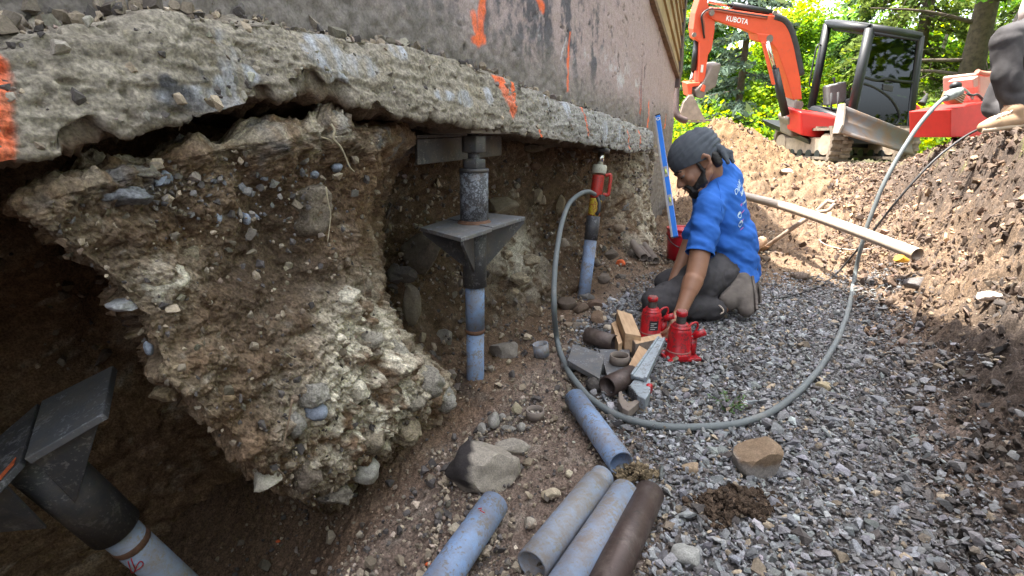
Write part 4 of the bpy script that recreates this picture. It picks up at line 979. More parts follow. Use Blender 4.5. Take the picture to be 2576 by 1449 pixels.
# ------------------------------------------------------------------ bottle jacks
def jack(x, y, s, label, yaw, sticker):
    p = ong(x, y); p.z = gz(p.x, p.y) + .012
    j = empty('bottle_jack', p, label, 'jack', 'red bottle jacks in front of the kneeling man')
    rot = Matrix.Rotation(yaw, 3, 'Z')
    def v(a, b, c): return p + rot @ Vector((a * s, b * s, c * s))
    def sc(pr): return [(h * s, r * s) for h, r in pr]
    m = MB(); m.hexa([v(-.068, -.056, 0), v(.082, -.056, 0), v(.082, .056, 0), v(-.068, .056, 0)], [v(-.066, -.054, .012), v(.080, -.054, .012), v(.080, .054, .012), v(-.066, .054, .012)])
    m.hexa([v(-.03, -.062, .01), v(.02, -.062, .01), v(.02, -.03, .01), v(-.03, -.03, .01)], [v(-.028, -.060, .030), v(.018, -.060, .030), v(.016, -.03, .034), v(-.026, -.03, .034)])
    m.build('base', M_REDJ, j, .003)
    MB().lathe(v(0, 0, .010), (0, 0, 1), sc([(0, .056), (.018, .053), (.022, .049), (.112, .047), (.124, .043), (.128, .040)]), 32).build('reservoir', M_REDJ, j)
    MB().lathe(v(0, 0, .134), (0, 0, 1), sc([(0, .041), (.004, .043), (.009, .042), (.012, .034), (.016, .033), (.022, .030), (.024, .0)]), 32).build('top_nut', M_REDJ, j)
    pr = [(0, .018)]
    for k in range(6): pr += [(.004 + k * .005, .0205), (.0065 + k * .005, .0185)]
    MB().lathe(v(0, 0, .156), (0, 0, 1), sc(pr + [(.036, .018)]), 20).build('ram_screw', M_DARK, j)
    MB().lathe(v(0, 0, .188), (0, 0, 1), sc([(0, .0), (0, .021), (.004, .024), (.018, .024), (.021, .021), (.021, 0)]), 20).build('saddle', M_REDJ, j)
    m = MB()
    for a in range(-2, 3):
        for b in range(-2, 3):
            if a * a + b * b < 6: m.box(v(a * .008, b * .008, .211), (.005 * s, .005 * s, .004 * s))
    m.build('saddle_teeth', mat_simple('dusty_pink', (.45, .2, .18), .8), j)
    MB().cyl(v(.062, .0, .014), v(.062, 0, .085), .017 * s, n=16).build('pump', M_REDJ, j)
    MB().pipe(v(.058, -.01, .098), v(.098, -.03, .122), .015 * s, .004 * s, 16).build('pump_socket', M_REDJ, j)
    hd = [v(.043, .012, .128), v(.060, .018, .143), v(.082, .02, .146), v(.088, .02, .126), v(.074, .018, .098), v(.048, .012, .092)]
    MB().tube(smooth_path(hd, 5), .0048 * s, 8).build('carry_handle', M_REDJ, j)
    MB().lathe(v(0, 0, .030), (0, 0, 1), sc([(0, .049), (.002, .0515), (.005, .0515), (.007, .049)]), 32).build('base_seam', mat_simple('dusty_seam', (.36, .15, .13), .8), j)
    if sticker:
        m = MB(); n_ = 8; vs_ = []
        for k in range(n_ + 1):
            a = R(-118 + 52 * k / n_) - yaw * 0
            for z in (.045, .092): vs_.append(v(.0487 * math.cos(a), .0487 * math.sin(a), z + .01))
        m.add(vs_, [(2*k, 2*k + 2, 2*k + 3, 2*k + 1) for k in range(n_)], True); o = m.build('label_sticker', mat_simple('label_black', (.03, .03, .035), .4, var=.3), j)
        m = MB()
        for r_ in range(4):
            a0 = R(-112); vs_ = []
            L_ = (26, 38, 20, 34)[r_]
            for k in range(7):
                a = a0 + R(L_) * k / 6
                for z in (.060 + r_ * .0095, .0635 + r_ * .0095): vs_.append(v(.0494 * math.cos(a), .0494 * math.sin(a), z))
            m.add(vs_, [(2*k, 2*k + 2, 2*k + 3, 2*k + 1) for k in range(6)], True)
        m.build('label_lines', mat_simple('label_white', (.6, .6, .58), .5), o)
    return j
jB = jack(1705, 908, .0, 'x', 0, False) if False else None
pj = ong(1704, 905); sJ = 118 * (pj - Vector(CAM)).length / FPX / .215
jack(1704, 905, sJ, 'red bottle jack in front, its handle loop to the right, on bare gravel', R(8), False)
jack(1634, 856, sJ * .97, 'red bottle jack with a black label, behind the pine blocks', R(5), True)

# ------------------------------------------------------------------ pine blocks, plates, wrench
def slabq(px4, z, h, name, mat, label, cat, dz=(0, 0, 0, 0), bevel=.002):
    t = [onz(x, y, z + d) for (x, y), d in zip(px4, dz)]
    b = [p - Vector((0, 0, h)) for p in t]
    m = MB().hexa(b, t); return tag(m.build(name, mat, None, bevel), label, cat)
slabq(((1551, 778), (1590, 790), (1613, 845), (1573, 838)), .125, .085, 'wood_block', M_WOOD, 'thick pine block lying highest of the blocks, left of the rear jack', 'block', (.02, .02, 0, 0))
slabq(((1538, 813), (1549, 806), (1566, 860), (1556, 866)), .085, .07, 'wood_board', M_WOOD, 'thin pine board tucked against the left side of the thick pine block', 'board')
slabq(((1590, 853), (1661, 838), (1668, 851), (1599, 866)), .10, .075, 'wood_block', M_WOODG, 'pine block with a weathered dark side, in front of the rear jack', 'block')
slabq(((1592, 853), (1660, 839.5), (1666.5, 850.5), (1600, 865)), .1015, .0012, 'fresh_cut', M_WOOD, None, None)
fc = bpy.data.objects['fresh_cut']; wbk = bpy.data.objects['wood_block.001']; fc.name = 'sawn_face'; fc.parent = wbk
slabq(((1608, 868), (1643, 889), (1596, 943), (1574, 932)), .075, .035, 'wood_block', M_WOOD, 'flat pine block lying under the grey wrench handle', 'block', (.02, .02, 0, 0))
slabq(((1441, 864), (1521, 891), (1508, 952), (1427, 906)), .062, .022, 'steel_plate', M_PLATE, 'square grey steel plate lying tilted beside the hose', 'plate', (0, .0, .0, .0))
o = slabq(((1507, 878), (1585, 879), (1577, 938), (1527, 943)), .052, .02, 'ring_plate', M_PLATE, 'steel plate with a welded pipe ring between pine blocks and square plate', 'plate')
rp = onz(1558, 912, .055)
MB().pipe(rp, rp + Vector((0, 0, .034)), .041, .006, 26).build('ring', M_RUSTY, o)
m = MB().cyl(rp + Vector((0, 0, .001)), rp + Vector((0, 0, .004)), .034, n=24); m.build('rust_floor', M_RUST, o)
wr = empty('pipe_wrench', onz(1620, 975, .05), 'grey aluminium pipe wrench with a red nut lying against the pine blocks', 'wrench')
M_WR = mat_painted_steel('wrench_alloy', (.34, .39, .43), (.2, .2, .2), .54, 20, .42, .35, dirt=(.22, .19, .16), dirt_amt=.3)
def wz(x, y, z): return onz(x, y, z)
h0, h1 = wz(1664, 852, .15), wz(1606, 952, .085)
hd = (h1 - h0).normalized(); hs_ = hd.cross(Vector((0, 0, 1))).normalized(); hu = hs_.cross(hd)
m = MB()
for t0, t1, w0, w1 in ((0, .5, .012, .017), (.5, 1.0, .017, .026)):
    a, b = h0.lerp(h1, t0), h0.lerp(h1, t1)
    m.hexa([a - hs_ * w0 - hu * .006, a + hs_ * w0 - hu * .006, a + hs_ * w0 + hu * .006, a - hs_ * w0 + hu * .006], [b - hs_ * w1 - hu * .006, b + hs_ * w1 - hu * .006, b + hs_ * w1 + hu * .006, b - hs_ * w1 + hu * .006])
for sg in (-1, 1):
    m.hexa([h0 + hs_ * (.012 * sg) + x_ for x_ in (-hu * .012 - hs_ * .004, -hu * .012 + hs_ * .004, hu * .012 + hs_ * .004, hu * .012 - hs_ * .004)],
           [h1 + hs_ * (.026 * sg) + x_ for x_ in (-hu * .014 - hs_ * .005, -hu * .014 + hs_ * .005, hu * .014 + hs_ * .005, hu * .014 - hs_ * .005)])
m.build('handle', M_WR, wr, .002)
hp = [wz(x, y, .075) for x, y in ((1601, 946), (1637, 952), (1636, 985), (1624, 1004), (1605, 995), (1584, 968))]
m = MB(); m.prism(hp, Vector((0, 0, -.045))); m.build('head', M_WR, wr, .004)
m = MB()
for k in range(6):
    a = hp[5].lerp(hp[4], k / 6 + .04); b = hp[5].lerp(hp[4], k / 6 + .10); o_ = (hp[5] - hp[1]).normalized() * .006
    m.prism([a, b, b + o_, a + o_], Vector((0, 0, -.04)))
m.build('heel_jaw', M_DARK2, wr)
hk = [wz(x, y, .055) for x, y in ((1556, 986), (1564, 982), (1570, 1002), (1580, 1012), (1592, 1008), (1604, 1000), (1610, 1008), (1596, 1022), (1580, 1034), (1566, 1026), (1556, 1008))]
m = MB(); m.prism(hk, Vector((0, 0, -.032))); m.build('hook_jaw', M_RUSTY, wr, .003)
m = MB().tube([wz(1600, 1004, .048), wz(1642, 966, .062)], .009, 8); m.build('shank', M_RUSTY, wr)
nn_ = wz(1634, 978, .06); m = MB().lathe(nn_ - hs_ * .008, hs_, [(0, 0), (0, .017), (.004, .02), (.016, .02), (.02, .017), (.02, 0)], 16); m.build('adjusting_nut', M_REDJ, wr)
# ------------------------------------------------------------------ loose rocks one can point to
def patch(C, L):
    return mixc(C, np.array([.035, .030, .030]), sst(-L[:, 0] + .10 * fbm(L, 3, 3, .6, 5), .24, .28) * sst(L[:, 2], -.45, -.15))
grock('big flat tan boulder with a black patch on its left side', 1217, 1172, 92, 70, (.30, .265, .22), 301, .18, 1.1, cuts=5, amp=.16, sub=4, colf=patch)
grock('oblong pale stone leaning behind the big black-patched boulder', 1288, 1122, 44, 30, (.28, .25, .21), 302, .25)
grock('small pale yellow rock alone on the brown soil between pipe and boulder', 1386, 1246, 25, 20, (.42, .35, .25), 303, .25)
grock('grey stone at the lower right near the picture bottom, left of the gravel', 1727, 1398, 35, 36, (.30, .30, .28), 304, .3)
grock('tan brown stone half sunk in gravel right of the blue pipe end', 1738, 1176, 22, 22, (.30, .225, .15), 305, .3)
def clodtop(C, L): return mixc(C, np.array([.22, .155, .10]), sst(L[:, 2] + .2 * fbm(L, 3, 3, .6, 9), -.05, .2))
grock('large brown earth-crusted rock sitting on the gravel inside the hose loop front', 1906, 1168, 55, 58, (.27, .245, .22), 306, .10, .9, cuts=8, amp=.14, sub=4, colf=clodtop)
grock('round dark clod of earth beside the hose and brown pipe stub', 1496, 975, 23, 23, (.07, .062, .055), 307, .05, 1.2, name='clod', cuts=0, amp=.1, lump=.16, sub=4, cat='clod')
grock('pale pebble-like stone left of the dirty grey blue pipe', 1332, 1317, 17, 16, (.34, .30, .24), 308, .25)
grock('small cream stone in the soil above the foreground pipes', 1432, 1193, 11, 11, (.50, .44, .32), 309, .2)
grock('grey angular rock lying in the hollow beside the middle pier', 1120, 851, 25, 28, (.21, .19, .165), 310, .2, cuts=9)
grock('long flat grey brown slab lying right of the middle pier foot', 1268, 880, 42, 34, (.20, .175, .15), 311, .3, .5, cuts=8)
grock('dark brown brick-like clod nearest the upright pine block', 1504, 806, 20, 24, (.16, .105, .068), 312, .12, name='clod', cuts=10, cat='clod')
grock('dark brown clod left of the brick-like clod', 1462, 780, 22, 18, (.115, .08, .056), 313, .15, name='clod', cuts=9, cat='clod')
grock('reddish brown clod at the top of the clod group below the second pier', 1500, 768, 26, 19, (.13, .085, .06), 314, .15, name='clod', cuts=9, cat='clod')
grock('flat grey shale piece lying on top of the brown clods', 1476, 747, 22, 12, (.15, .14, .13), 315, .2, cuts=8)
grock('wide brown clod on the near side of the hose bend', 1425, 765, 26, 24, (.095, .07, .052), 316, .2, name='clod', cuts=7, cat='clod')
grock('small grey brown clod below the clod group', 1455, 822, 16, 16, (.17, .14, .11), 317, .2, name='clod', cuts=7, cat='clod')
grock('tan clod near the hose beside the black pipe stub', 1432, 818, 18, 12, (.22, .165, .115), 318, .2, name='clod', cuts=7, cat='clod')
grock('pale stone touching the left of the thin pine board', 1528, 828, 12, 13, (.42, .36, .28), 319, .2)
GR = 'grey stones piled between the ring and the boulder'
for k, (x, y, rx, ry, lb) in enumerate(((1240, 1062, 18, 28, 'upright grey stone, tallest of the stones behind the boulder'), (1213, 1082, 14, 20, 'grey stone left of the upright grey stone'), (1280, 1078, 22, 13, 'flat grey stone nearest the rusty pipe ring'), (1311, 1076, 13, 14, 'small pale stone under the rusty pipe ring'), (1262, 1052, 11, 14, 'slim grey stone right behind the upright grey stone'))):
    grock(lb, x, y, rx, ry, (.25, .235, .21), 330 + k, .2, .7, group=GR, cuts=8)
grock('long tan stone under the right side of the pipe wrench jaw', 1608, 1032, 26, 13, (.34, .28, .21), 340, .25, .6)
grock('round tan stone beside the wrench hook jaw', 1585, 1022, 14, 14, (.27, .22, .14), 341, .2)
grock('white lump of crumbled plaster by the kneeling man knee', 1540, 756, 14, 10, (.55, .55, .56), 342, .2, name='plaster_lump', cuts=6, cat='plaster')
grock('tan round stone in the gravel left of the weed', 1720, 1090, 14, 11, (.30, .24, .17), 343, .3)
grock('yellow brown stone in the gravel right of the hose loop bottom', 2070, 975, 17, 16, (.30, .25, .16), 344, .25)
grock('pale flat stone lying on the sunlit soil at right', 2490, 748, 30, 12, (.50, .42, .36), 345, .3, .6)
grock('dark slate piece standing out of the sunlit soil below the cream pipe', 2305, 715, 26, 16, (.16, .145, .14), 346, .25, .5)
grock('pale boulder stuck in the top of the right bank', 2360, 360, 18, 14, (.42, .35, .29), 347, .3)
grock('round tan stone at the foot of the excavator track', 1978, 432, 14, 9, (.42, .33, .25), 348, .3)
rs = np.random.RandomState(77)
GS = 'larger slates lying loose on the gravel bed'
sl = [(1790,1250,24,12),(1700,1320,22,14),(2090,1060,24,14),(2155,1385,30,13),(1985,1310,24,15),(2010,1130,20,12),(1870,1330,16,14),(2250,1290,26,13),(1660,1250,18,14),(1945,905,20,9),(2060,840,18,8),(1780,960,18,10),(2210,1010,22,12),(2330,1130,22,12),(2300,1400,28,14),(2190,1200,24,13)]
where = ['right of the dark soil heap', 'left below the dark soil heap', 'below the yellow brown stone', 'at the bottom edge of the gravel', 'in front of the earth-crusted rock', 'right of the earth-crusted rock', 'under the dark soil heap', 'lower right of the gravel bed', 'right of the brown pipe end', 'behind the hose loop', 'nearest the upper hose bend', 'right of the front jack', 'below the dark bank foot', 'against the foot of the dark bank', 'in the bottom right corner of the gravel', 'midway down the gravel at right']
for k, (x, y, rx, ry) in enumerate(sl):
    g = .17 + .12 * rs.rand()
    grock('flat grey blue slate ' + where[k], x, y, rx, ry, (g, g * 1.04, g * 1.12), 400 + k, .25, .6, name='slate', cat='slate', cuts=9, yaw=rs.rand() * 3, group=GS)

# orange-sprayed crumbs of soil
for k, (x, y, r_, lb) in enumerate(((1078, 1422, 8, 'orange painted crumb by the bright blue pipe'), (700, 1365, 5, 'orange painted crumb in the dark pit soil'), (1562, 662, 14, 'orange painted clod beside the rusty pipes'))):
    grock(lb, x, y, r_, r_ * .7, (.66, .13, .04), 450 + k, .2, name='painted_crumb', cat='crumb', cuts=6, amp=.2)

# dark soil heap on the gravel and pebbles in the ring
def heap(x, y, rx, n, label, c, seed, name='soil_heap', smax=.016):
    rs = np.random.RandomState(seed); p = ong(x, y); R0 = rx * (p - Vector(CAM)).length / FPX
    a = rs.rand(n) * 6.283; r = R0 * np.sqrt(rs.rand(n)) * (1 + .35 * np.sin(a * 2 + 1) + .2 * np.sin(a * 5)); X = p.x + r * np.cos(a); Y = p.y + .75 * r * np.sin(a)
    h = .035 * np.clip(1 - (r / R0) ** 2, 0, 1)
    s = np.clip(.0045 * np.exp(rs.normal(size=n) * .5), .002, smax)
    scatter(name, np.stack([X, Y, hx(X, Y) + .008 + h * rs.rand(n) ** .5], -1), s, np.clip(np.array(c) * np.exp(rs.normal(size=n) * .25)[:, None], .01, .6), label, M_EARTH, CHUNKS, seed=seed, cat='soil')
heap(1845, 1285, 78, 2200, 'small heap of dark crumbly soil tipped on the gravel', (.075, .052, .036), 501)
heap(1600, 1205, 40, 500, 'yellowish soil crumbs spilled by the pipe ends', (.17, .13, .08), 502, 'soil_crumbs')
p = ong(1346, 1052)
rs = np.random.RandomState(9); n = 60; a = rs.rand(n) * 6.28; r = .024 * np.sqrt(rs.rand(n))
scatter('ring_pebbles', np.stack([p.x + r * np.cos(a), p.y + r * np.sin(a), np.full(n, gz(p.x, p.y) + .012)], -1), .004 + .003 * rs.rand(n), stone_cols(n, rs, (.28, .25, .21)), 'pebbles lying inside the short rusty pipe ring', M_STONE, CHUNKS, seed=3, cat='pebbles')

# ------------------------------------------------------------------ stones, clods and roots held in the hanging bank and the face behind
def bpos(x, y, out=0.0):
    u, w, z = block_point(np.array(float(x)), np.array(float(y)), out); return W(float(u), float(w), float(z))
def bank_stone(x, y, rx, ry, c, seed, out=.02, **kw):
    p = bpos(x, y, out); s = (p - Vector(CAM)).length / FPX
    o = rock('stone', None, p, (rx * s, rx * s * .75, ry * s), c, seed, parent=soil_bank, **kw)
    return o
PALE, CLAY, GRY, BLU, EAR = (.42, .385, .31), (.52, .475, .375), (.20, .19, .175), (.22, .25, .30), (.20, .155, .11)
for k, (x, y, rx, ry, c, cuts, lump, out) in enumerate((
    (915,1180,40,36,(.36,.345,.30),2,0,.05),(668,1205,44,24,PALE,7,0,.02),(312,762,40,14,(.40,.40,.40),8,0,.03),(765,520,64,58,(.21,.175,.135),5,.05,.0),
    (405,706,58,48,CLAY,6,.10,.02),(795,1035,30,26,BLU,6,0,.05),(872,748,36,24,CLAY,8,.05,.04),(838,1090,60,46,CLAY,7,.08,.03),(880,985,44,40,CLAY,7,.10,.03),
    (785,985,40,34,(.32,.30,.26),7,.10,.05),(740,1065,26,32,(.28,.265,.23),7,.12,.05),(900,790,52,40,CLAY,7,.10,.02),(985,880,46,40,(.31,.285,.235),7,.1,.02),(1060,960,50,38,(.29,.265,.225),7,.1,.02),
    (1120,1005,34,30,(.30,.28,.245),8,.06,.04),(1010,1075,50,34,(.29,.24,.165),7,.08,.02),(930,1090,52,44,(.29,.245,.18),6,.08,.02),(760,1180,48,40,(.19,.155,.12),6,.1,.02),(840,1240,44,26,(.24,.21,.17),7,.1,.03),
    (330,440,54,20,(.20,.18,.15),6,.14,.02),(300,500,62,28,(.17,.175,.185),9,.04,.03),(220,470,44,30,(.23,.20,.155),6,.14,.02),(405,452,28,20,BLU,8,0,.03),(375,876,12,16,BLU,4,0,.03),(825,320,50,36,(.25,.235,.20),5,.20,.02),
    (470,388,40,10,(.27,.24,.19),5,.2,.0),(600,372,36,9,(.24,.215,.17),5,.2,.0),(700,352,30,9,(.26,.235,.19),5,.2,.0),(790,440,14,10,BLU,7,0,.03),(845,420,18,12,BLU,8,0,.03),(660,440,12,14,BLU,7,0,.02),(690,455,14,11,GRY,7,0,.02),
    (720,420,16,12,BLU,7,0,.02),(760,400,18,14,GRY,7,0,.03),(545,545,13,14,(.30,.34,.42),3,0,.03),(620,548,12,16,(.30,.34,.42),3,0,.03),(640,545,14,10,BLU,5,0,.02),(580,515,16,11,GRY,7,0,.02),(545,585,12,10,PALE,7,0,.02),
    (250,565,22,16,GRY,7,0,.02),(170,545,16,14,(.24,.25,.27),7,0,.02),(355,560,20,14,(.25,.27,.30),7,0,.02),(475,640,26,20,(.27,.23,.16),6,.1,.02),(530,745,8,9,(.34,.27,.2),3,0,.02),(520,760,14,10,PALE,7,0,.02),(945,640,10,10,PALE,6,0,.02),(925,690,12,14,PALE,7,0,.02),
    (570,1000,20,14,(.25,.18,.11),6,.08,.02),(430,930,26,18,(.28,.22,.14),6,.1,.02),(410,985,30,22,(.27,.21,.13),6,.1,.02),(640,870,14,12,(.32,.27,.2),7,0,.02),(700,800,10,9,(.36,.3,.22),7,0,.02),(1040,1020,18,12,PALE,7,0,.03),(1000,940,16,14,(.34,.34,.33),8,0,.03),(965,990,9,14,BLU,7,0,.03),
    (830,870,30,30,(.30,.275,.23),7,.12,.03),(930,850,34,28,(.33,.30,.25),8,.1,.03),(1025,1005,40,26,(.27,.24,.19),7,.1,.02),(700,1120,26,30,(.20,.165,.125),6,.12,.02),(880,1250,30,14,(.30,.26,.2),7,.06,.02))):
    if c == CLAY and k % 2: continue
    bank_stone(x, y, rx * (1.15 if lump else 1), ry * (1.15 if lump else 1), c, 600 + k, out - (.05 if lump else .035), amp=.30 if lump else .18, cuts=cuts, lump=lump, sub=4 if rx > 34 else 3, yaw=-.5, mat=M_EARTH if lump else None)
def face_stone(x, y, rx, ry, c, seed, w=-.38, **kw):
    u, z = onw(float(x), float(y), w); p = W(float(u), w, float(z)); s = (p - Vector(CAM)).length / FPX
    return rock('stone', None, p, (rx * s, rx * s * .7, ry * s), c, seed, parent=soil_face, **kw)
for k, (x, y, rx, ry, c, w, cuts) in enumerate(((1062,640,56,50,(.145,.135,.12),-.40,5),(1035,765,26,62,(.24,.225,.20),-.36,7),(995,690,30,28,(.13,.13,.135),-.40,8),(1020,690,40,22,(.12,.12,.125),-.36,8),(1262,522,44,26,(.225,.205,.165),-.30,8),(1150,430,30,22,(.16,.11,.085),-.42,5),
    (1350,492,16,22,(.30,.27,.22),-.32,6),(1365,505,12,15,(.36,.32,.26),-.30,5),(1410,515,14,24,(.27,.235,.175),-.26,8),(1420,612,15,13,(.33,.30,.26),-.16,7),
    (1636,428,8,22,(.46,.42,.36),-.02,3),(1643,392,13,10,(.42,.39,.34),-.02,3),(1570,520,18,12,(.20,.21,.22),-.10,8),(1525,500,14,10,(.24,.2,.16),-.16,7),(1555,575,18,12,(.26,.215,.165),-.06,8),(1600,510,10,10,(.36,.32,.27),-.06,6),(1440,470,12,10,(.22,.16,.12),-.28,7),
    (1340,370,30,12,(.17,.145,.12),-.30,8),(1380,360,36,14,(.19,.165,.14),-.28,8),(1345,420,18,12,(.18,.12,.09),-.34,7),(1605,600,22,18,(.24,.21,.165),-.0,7),(1590,640,14,14,(.13,.12,.11),.02,7),(1540,640,18,14,(.14,.125,.11),.0,7),(1520,700,20,16,(.15,.13,.115),.04,8),(1560,700,20,14,(.13,.12,.11),.06,8),(1500,660,14,12,(.16,.14,.12),-.02,8))):
    face_stone(x, y, rx, ry, tuple(v_ * f_ for v_, f_ in zip(c, (.92, .84, .74))), 700 + k, w - .02, cuts=cuts + 3, amp=.24, sub=4 if rx > 34 else 3, yaw=-.4)
for k, (x, y, rx, ry) in enumerate(((1335,655,26,20),(1305,700,30,18),(1275,640,16,14))):
    face_stone(x, y, rx, ry, (.36, .30, .21), 760 + k, -.22, cuts=8, lump=.14, amp=.35, sub=4, mat=M_EARTH)
n = 500; uu = .1 + 1.7 * np.random.RandomState(34).rand(n); zz = -.35 + 1.1 * np.random.RandomState(35).rand(n); w0 = np.interp(uu, [.1, .9, 1.35, 1.7], [-.97, -1.0, -.9, -.52]) + .02
rs = np.random.RandomState(36); o = scatter('grit', np.stack([AX + uu * TX + w0 * NX, uu * TY + w0 * NY, zz], -1), np.clip(.008 * np.exp(rs.normal(size=n) * .6), .003, .035), stone_cols(n, rs, (.26, .22, .18), .35, .3, .2), None, M_STONE, CHUNKS, tilt=1.2, seed=37); del o['category']; o.parent = soil_face
# small stuff in the two soil faces
def sprinkle(fn, n, seed, parent, name, base):
    rs = np.random.RandomState(seed); X, Yp = fn(rs, n); pts = []
    return X, Yp
rs = np.random.RandomState(31); n = 2800
yy = 300 + 980 * rs.rand(n); xl = np.interp(yy, BL[:, 0], BL[:, 1]); xr = np.interp(yy, BR[:, 0], BR[:, 1]); xx = xl + (xr - xl) * rs.rand(n)
u, w, z = block_point(xx, yy, .0)
dens = np.exp(-(((xx - 560) / 330) ** 2 + ((yy - 500) / 90) ** 2)) + .8 * np.exp(-(((xx - 920) / 170) ** 2 + ((yy - 1000) / 220) ** 2)) + .22
k = rs.rand(n) < dens; u, w, z, xx, yy = u[k], w[k], z[k], xx[k], yy[k]; n = len(u)
pos = np.stack([AX + u * TX + (w + .006) * NX, u * TY + (w + .006) * NY, z], -1)
d = np.linalg.norm(pos - CAM, axis=1); s = np.clip(.0042 * np.exp(rs.normal(size=n) * .6), .0015, .013)
cc = stone_cols(n, rs, (.20, .165, .12), .38, .25, .3); bl = np.exp(-(((xx - 600) / 260) ** 2 + ((yy - 500) / 80) ** 2)); cc = mixc(cc, np.array([.15, .165, .19]), bl * .7 * (rs.rand(n) < .6))
o = scatter('grit', pos, s, cc, None, M_STONE, CHUNKS, tilt=1.2, seed=32); del o['category']; o.parent = soil_bank
n = 3000; uu = 1.9 + 3.0 * rs.rand(n); zz = -.05 + .95 * rs.rand(n)
w0 = np.interp(uu, [1.7, 2.6, 3.2, 3.7, 4.2, U_END], [-.50, -.42, -.38, -.31, -.24, -.02]) + .2 * sst(-zz, -.42, .05) + .01
pos = np.stack([AX + uu * TX + w0 * NX, uu * TY + w0 * NY, zz], -1); s = np.clip(.007 * np.exp(rs.normal(size=n) * .6), .003, .025)
o = scatter('grit', pos, s, stone_cols(n, rs, (.20, .17, .14), .35, .3, .3), None, M_STONE, CHUNKS, tilt=1.2, seed=33); del o['category']; o.parent = soil_face
M_ROOT = mat_simple('pale_root', (.42, .36, .24), .7, var=.4, scale=40); M_ROOTD = mat_simple('brown_root', (.24, .17, .11), .8, var=.4, scale=40)
for k, (pts, r_, mt) in enumerate((([(832,312),(842,328),(838,348),(856,368),(868,392),(880,420),(892,432)], .0034, M_ROOT), ([(808,345),(830,352),(838,362)], .0018, M_ROOT), ([(820,470),(826,510),(832,540),(828,580),(824,610)], .0022, M_ROOT), ([(890,610),(902,650),(912,690),(918,730),(912,780)], .0016, M_ROOTD),
        ([(735,1005),(728,1050),(720,1090),(712,1130)], .0028, M_ROOTD), ([(840,1262),(880,1250),(900,1240),(925,1238)], .0026, M_ROOT), ([(960,1075),(990,1085),(1010,1098),(1030,1095)], .0018, M_ROOTD), ([(450,300),(452,318),(449,330)], .002, M_ROOTD), ([(720,890),(735,900),(748,905)], .0015, M_ROOT), ([(880,1010),(905,1022),(930,1018)], .0016, M_ROOTD), ([(700,1180),(716,1200),(712,1222)], .0016, M_ROOTD))):
    MB().tube(smooth_path([bpos(x, y, .05) for x, y in pts], 4), [r_ * (1 - .6 * i / (4 * (len(pts) - 1))) for i in range(4 * (len(pts) - 1) + 1)], 6).build('root', mt, soil_bank)

# weed on the gravel
wd0 = ong(1828, 1040); wd = empty('weed', wd0, 'small green weed growing from the gravel inside the hose loop', 'plant')
M_LEAFW = mat_simple('weed_leaf', (.07, .15, .03), .6, var=.4, scale=30)
rs = np.random.RandomState(4)
for k in range(9):
    a = rs.rand() * 6.28; L = .045 + .05 * rs.rand(); tip = wd0 + Vector((math.cos(a) * L * .8, math.sin(a) * L * .8, .01 + L * .7)); mid = wd0.lerp(tip, .5) + Vector((0, 0, .015))
    MB().tube(smooth_path([wd0, mid, tip], 4), .0012, 5).build('stem', M_ROOTD if k % 3 == 0 else M_LEAFW, wd)
    m = MB()
    for j in range(9):
        c = wd0.lerp(tip, .3 + .7 * rs.rand()) + Vector(rs.normal(size=3) * .006); d_ = Vector(rs.normal(size=3)); d_.z = abs(d_.z) * .5; d_.normalize(); s_ = d_.cross(Vector((0, 0, 1))).normalized(); l_ = .010 + .008 * rs.rand()
        m.add([c, c + d_ * l_ * .5 + s_ * l_ * .28, c + d_ * l_, c + d_ * l_ * .5 - s_ * l_ * .28], [(0, 1, 2, 3)])
    m.build('leaf_cluster', M_LEAFW, wd, recalc=False)
# dry root tuft at the shadow edge
tf0 = ong(2012, 700); tf = empty('grass_tuft', tf0, 'dry brown grass tuft at the edge of the house shadow', 'grass')
m = MB()
for k in range(220):
    a = rs.rand() * 6.28; r_ = .07 * rs.rand() ** .5; b = tf0 + Vector((math.cos(a) * r_, math.sin(a) * r_ * .7, 0)); d_ = Vector(rs.normal(size=3)); d_.z = abs(d_.z); d_.normalize(); L = .04 + .06 * rs.rand(); s_ = d_.cross(Vector((.3, .2, 1))).normalized() * .0025
    m.add([b - s_, b + s_, b + d_ * L + Vector((0, 0, -.01))], [(0, 1, 2)])
m.build('blades', mat_simple('dry_grass', (.20, .16, .10), .9, var=.5, scale=30), tf, recalc=False)
m.v = m.v
o = rock('clod', None, tf0 + Vector((0, 0, .01)), (.06, .05, .035), (.13, .10, .08), 811, parent=None, cuts=0, lump=.2); o.parent = tf; o.matrix_parent_inverse = Matrix.Translation(-tf0)
del o['category']
# ------------------------------------------------------------------ mini excavator beyond the bank
M_KOR = mat_painted_steel('orange_boom_paint', (.70, .085, .028), (.30, .10, .06), .42, 2.5, .42, dirt=(.46, .14, .08), dirt_amt=.14, spk=20)
M_KRED = mat_painted_steel('red_body_paint', (.60, .022, .018), (.25, .05, .04), .44, 2.5, .34, dirt=(.40, .10, .07), dirt_amt=.14, spk=20)
M_CABB = mat_simple('black_cab_paint', (.006, .0075, .010), .5, var=.3, scale=8)
M_TRK = mat_simple('dusty_rubber_track', (.23, .185, .14), .9, var=.55, scale=14, bump=.4)
M_TFR = mat_simple('dusty_track_frame', (.36, .29, .22), .85, var=.35, scale=10)
M_BUCK = mat_simple('worn_bucket_steel', (.34, .28, .235), .6, .2, var=.35, scale=9)
M_BLADE = mat_simple('worn_blade_steel', (.165, .108, .072), .6, .2, var=.4, scale=5, c2=(.13, .125, .125), thr=(.42, .6))
M_THMB = mat_simple('grey_thumb_steel', (.20, .165, .14), .6, .2, var=.3, scale=9)
M_INT = mat_simple('grey_plastic', (.22, .22, .21), .6, var=.2)
M_SEAT = mat_simple('seat_black', (.04, .04, .042), .8, var=.3)
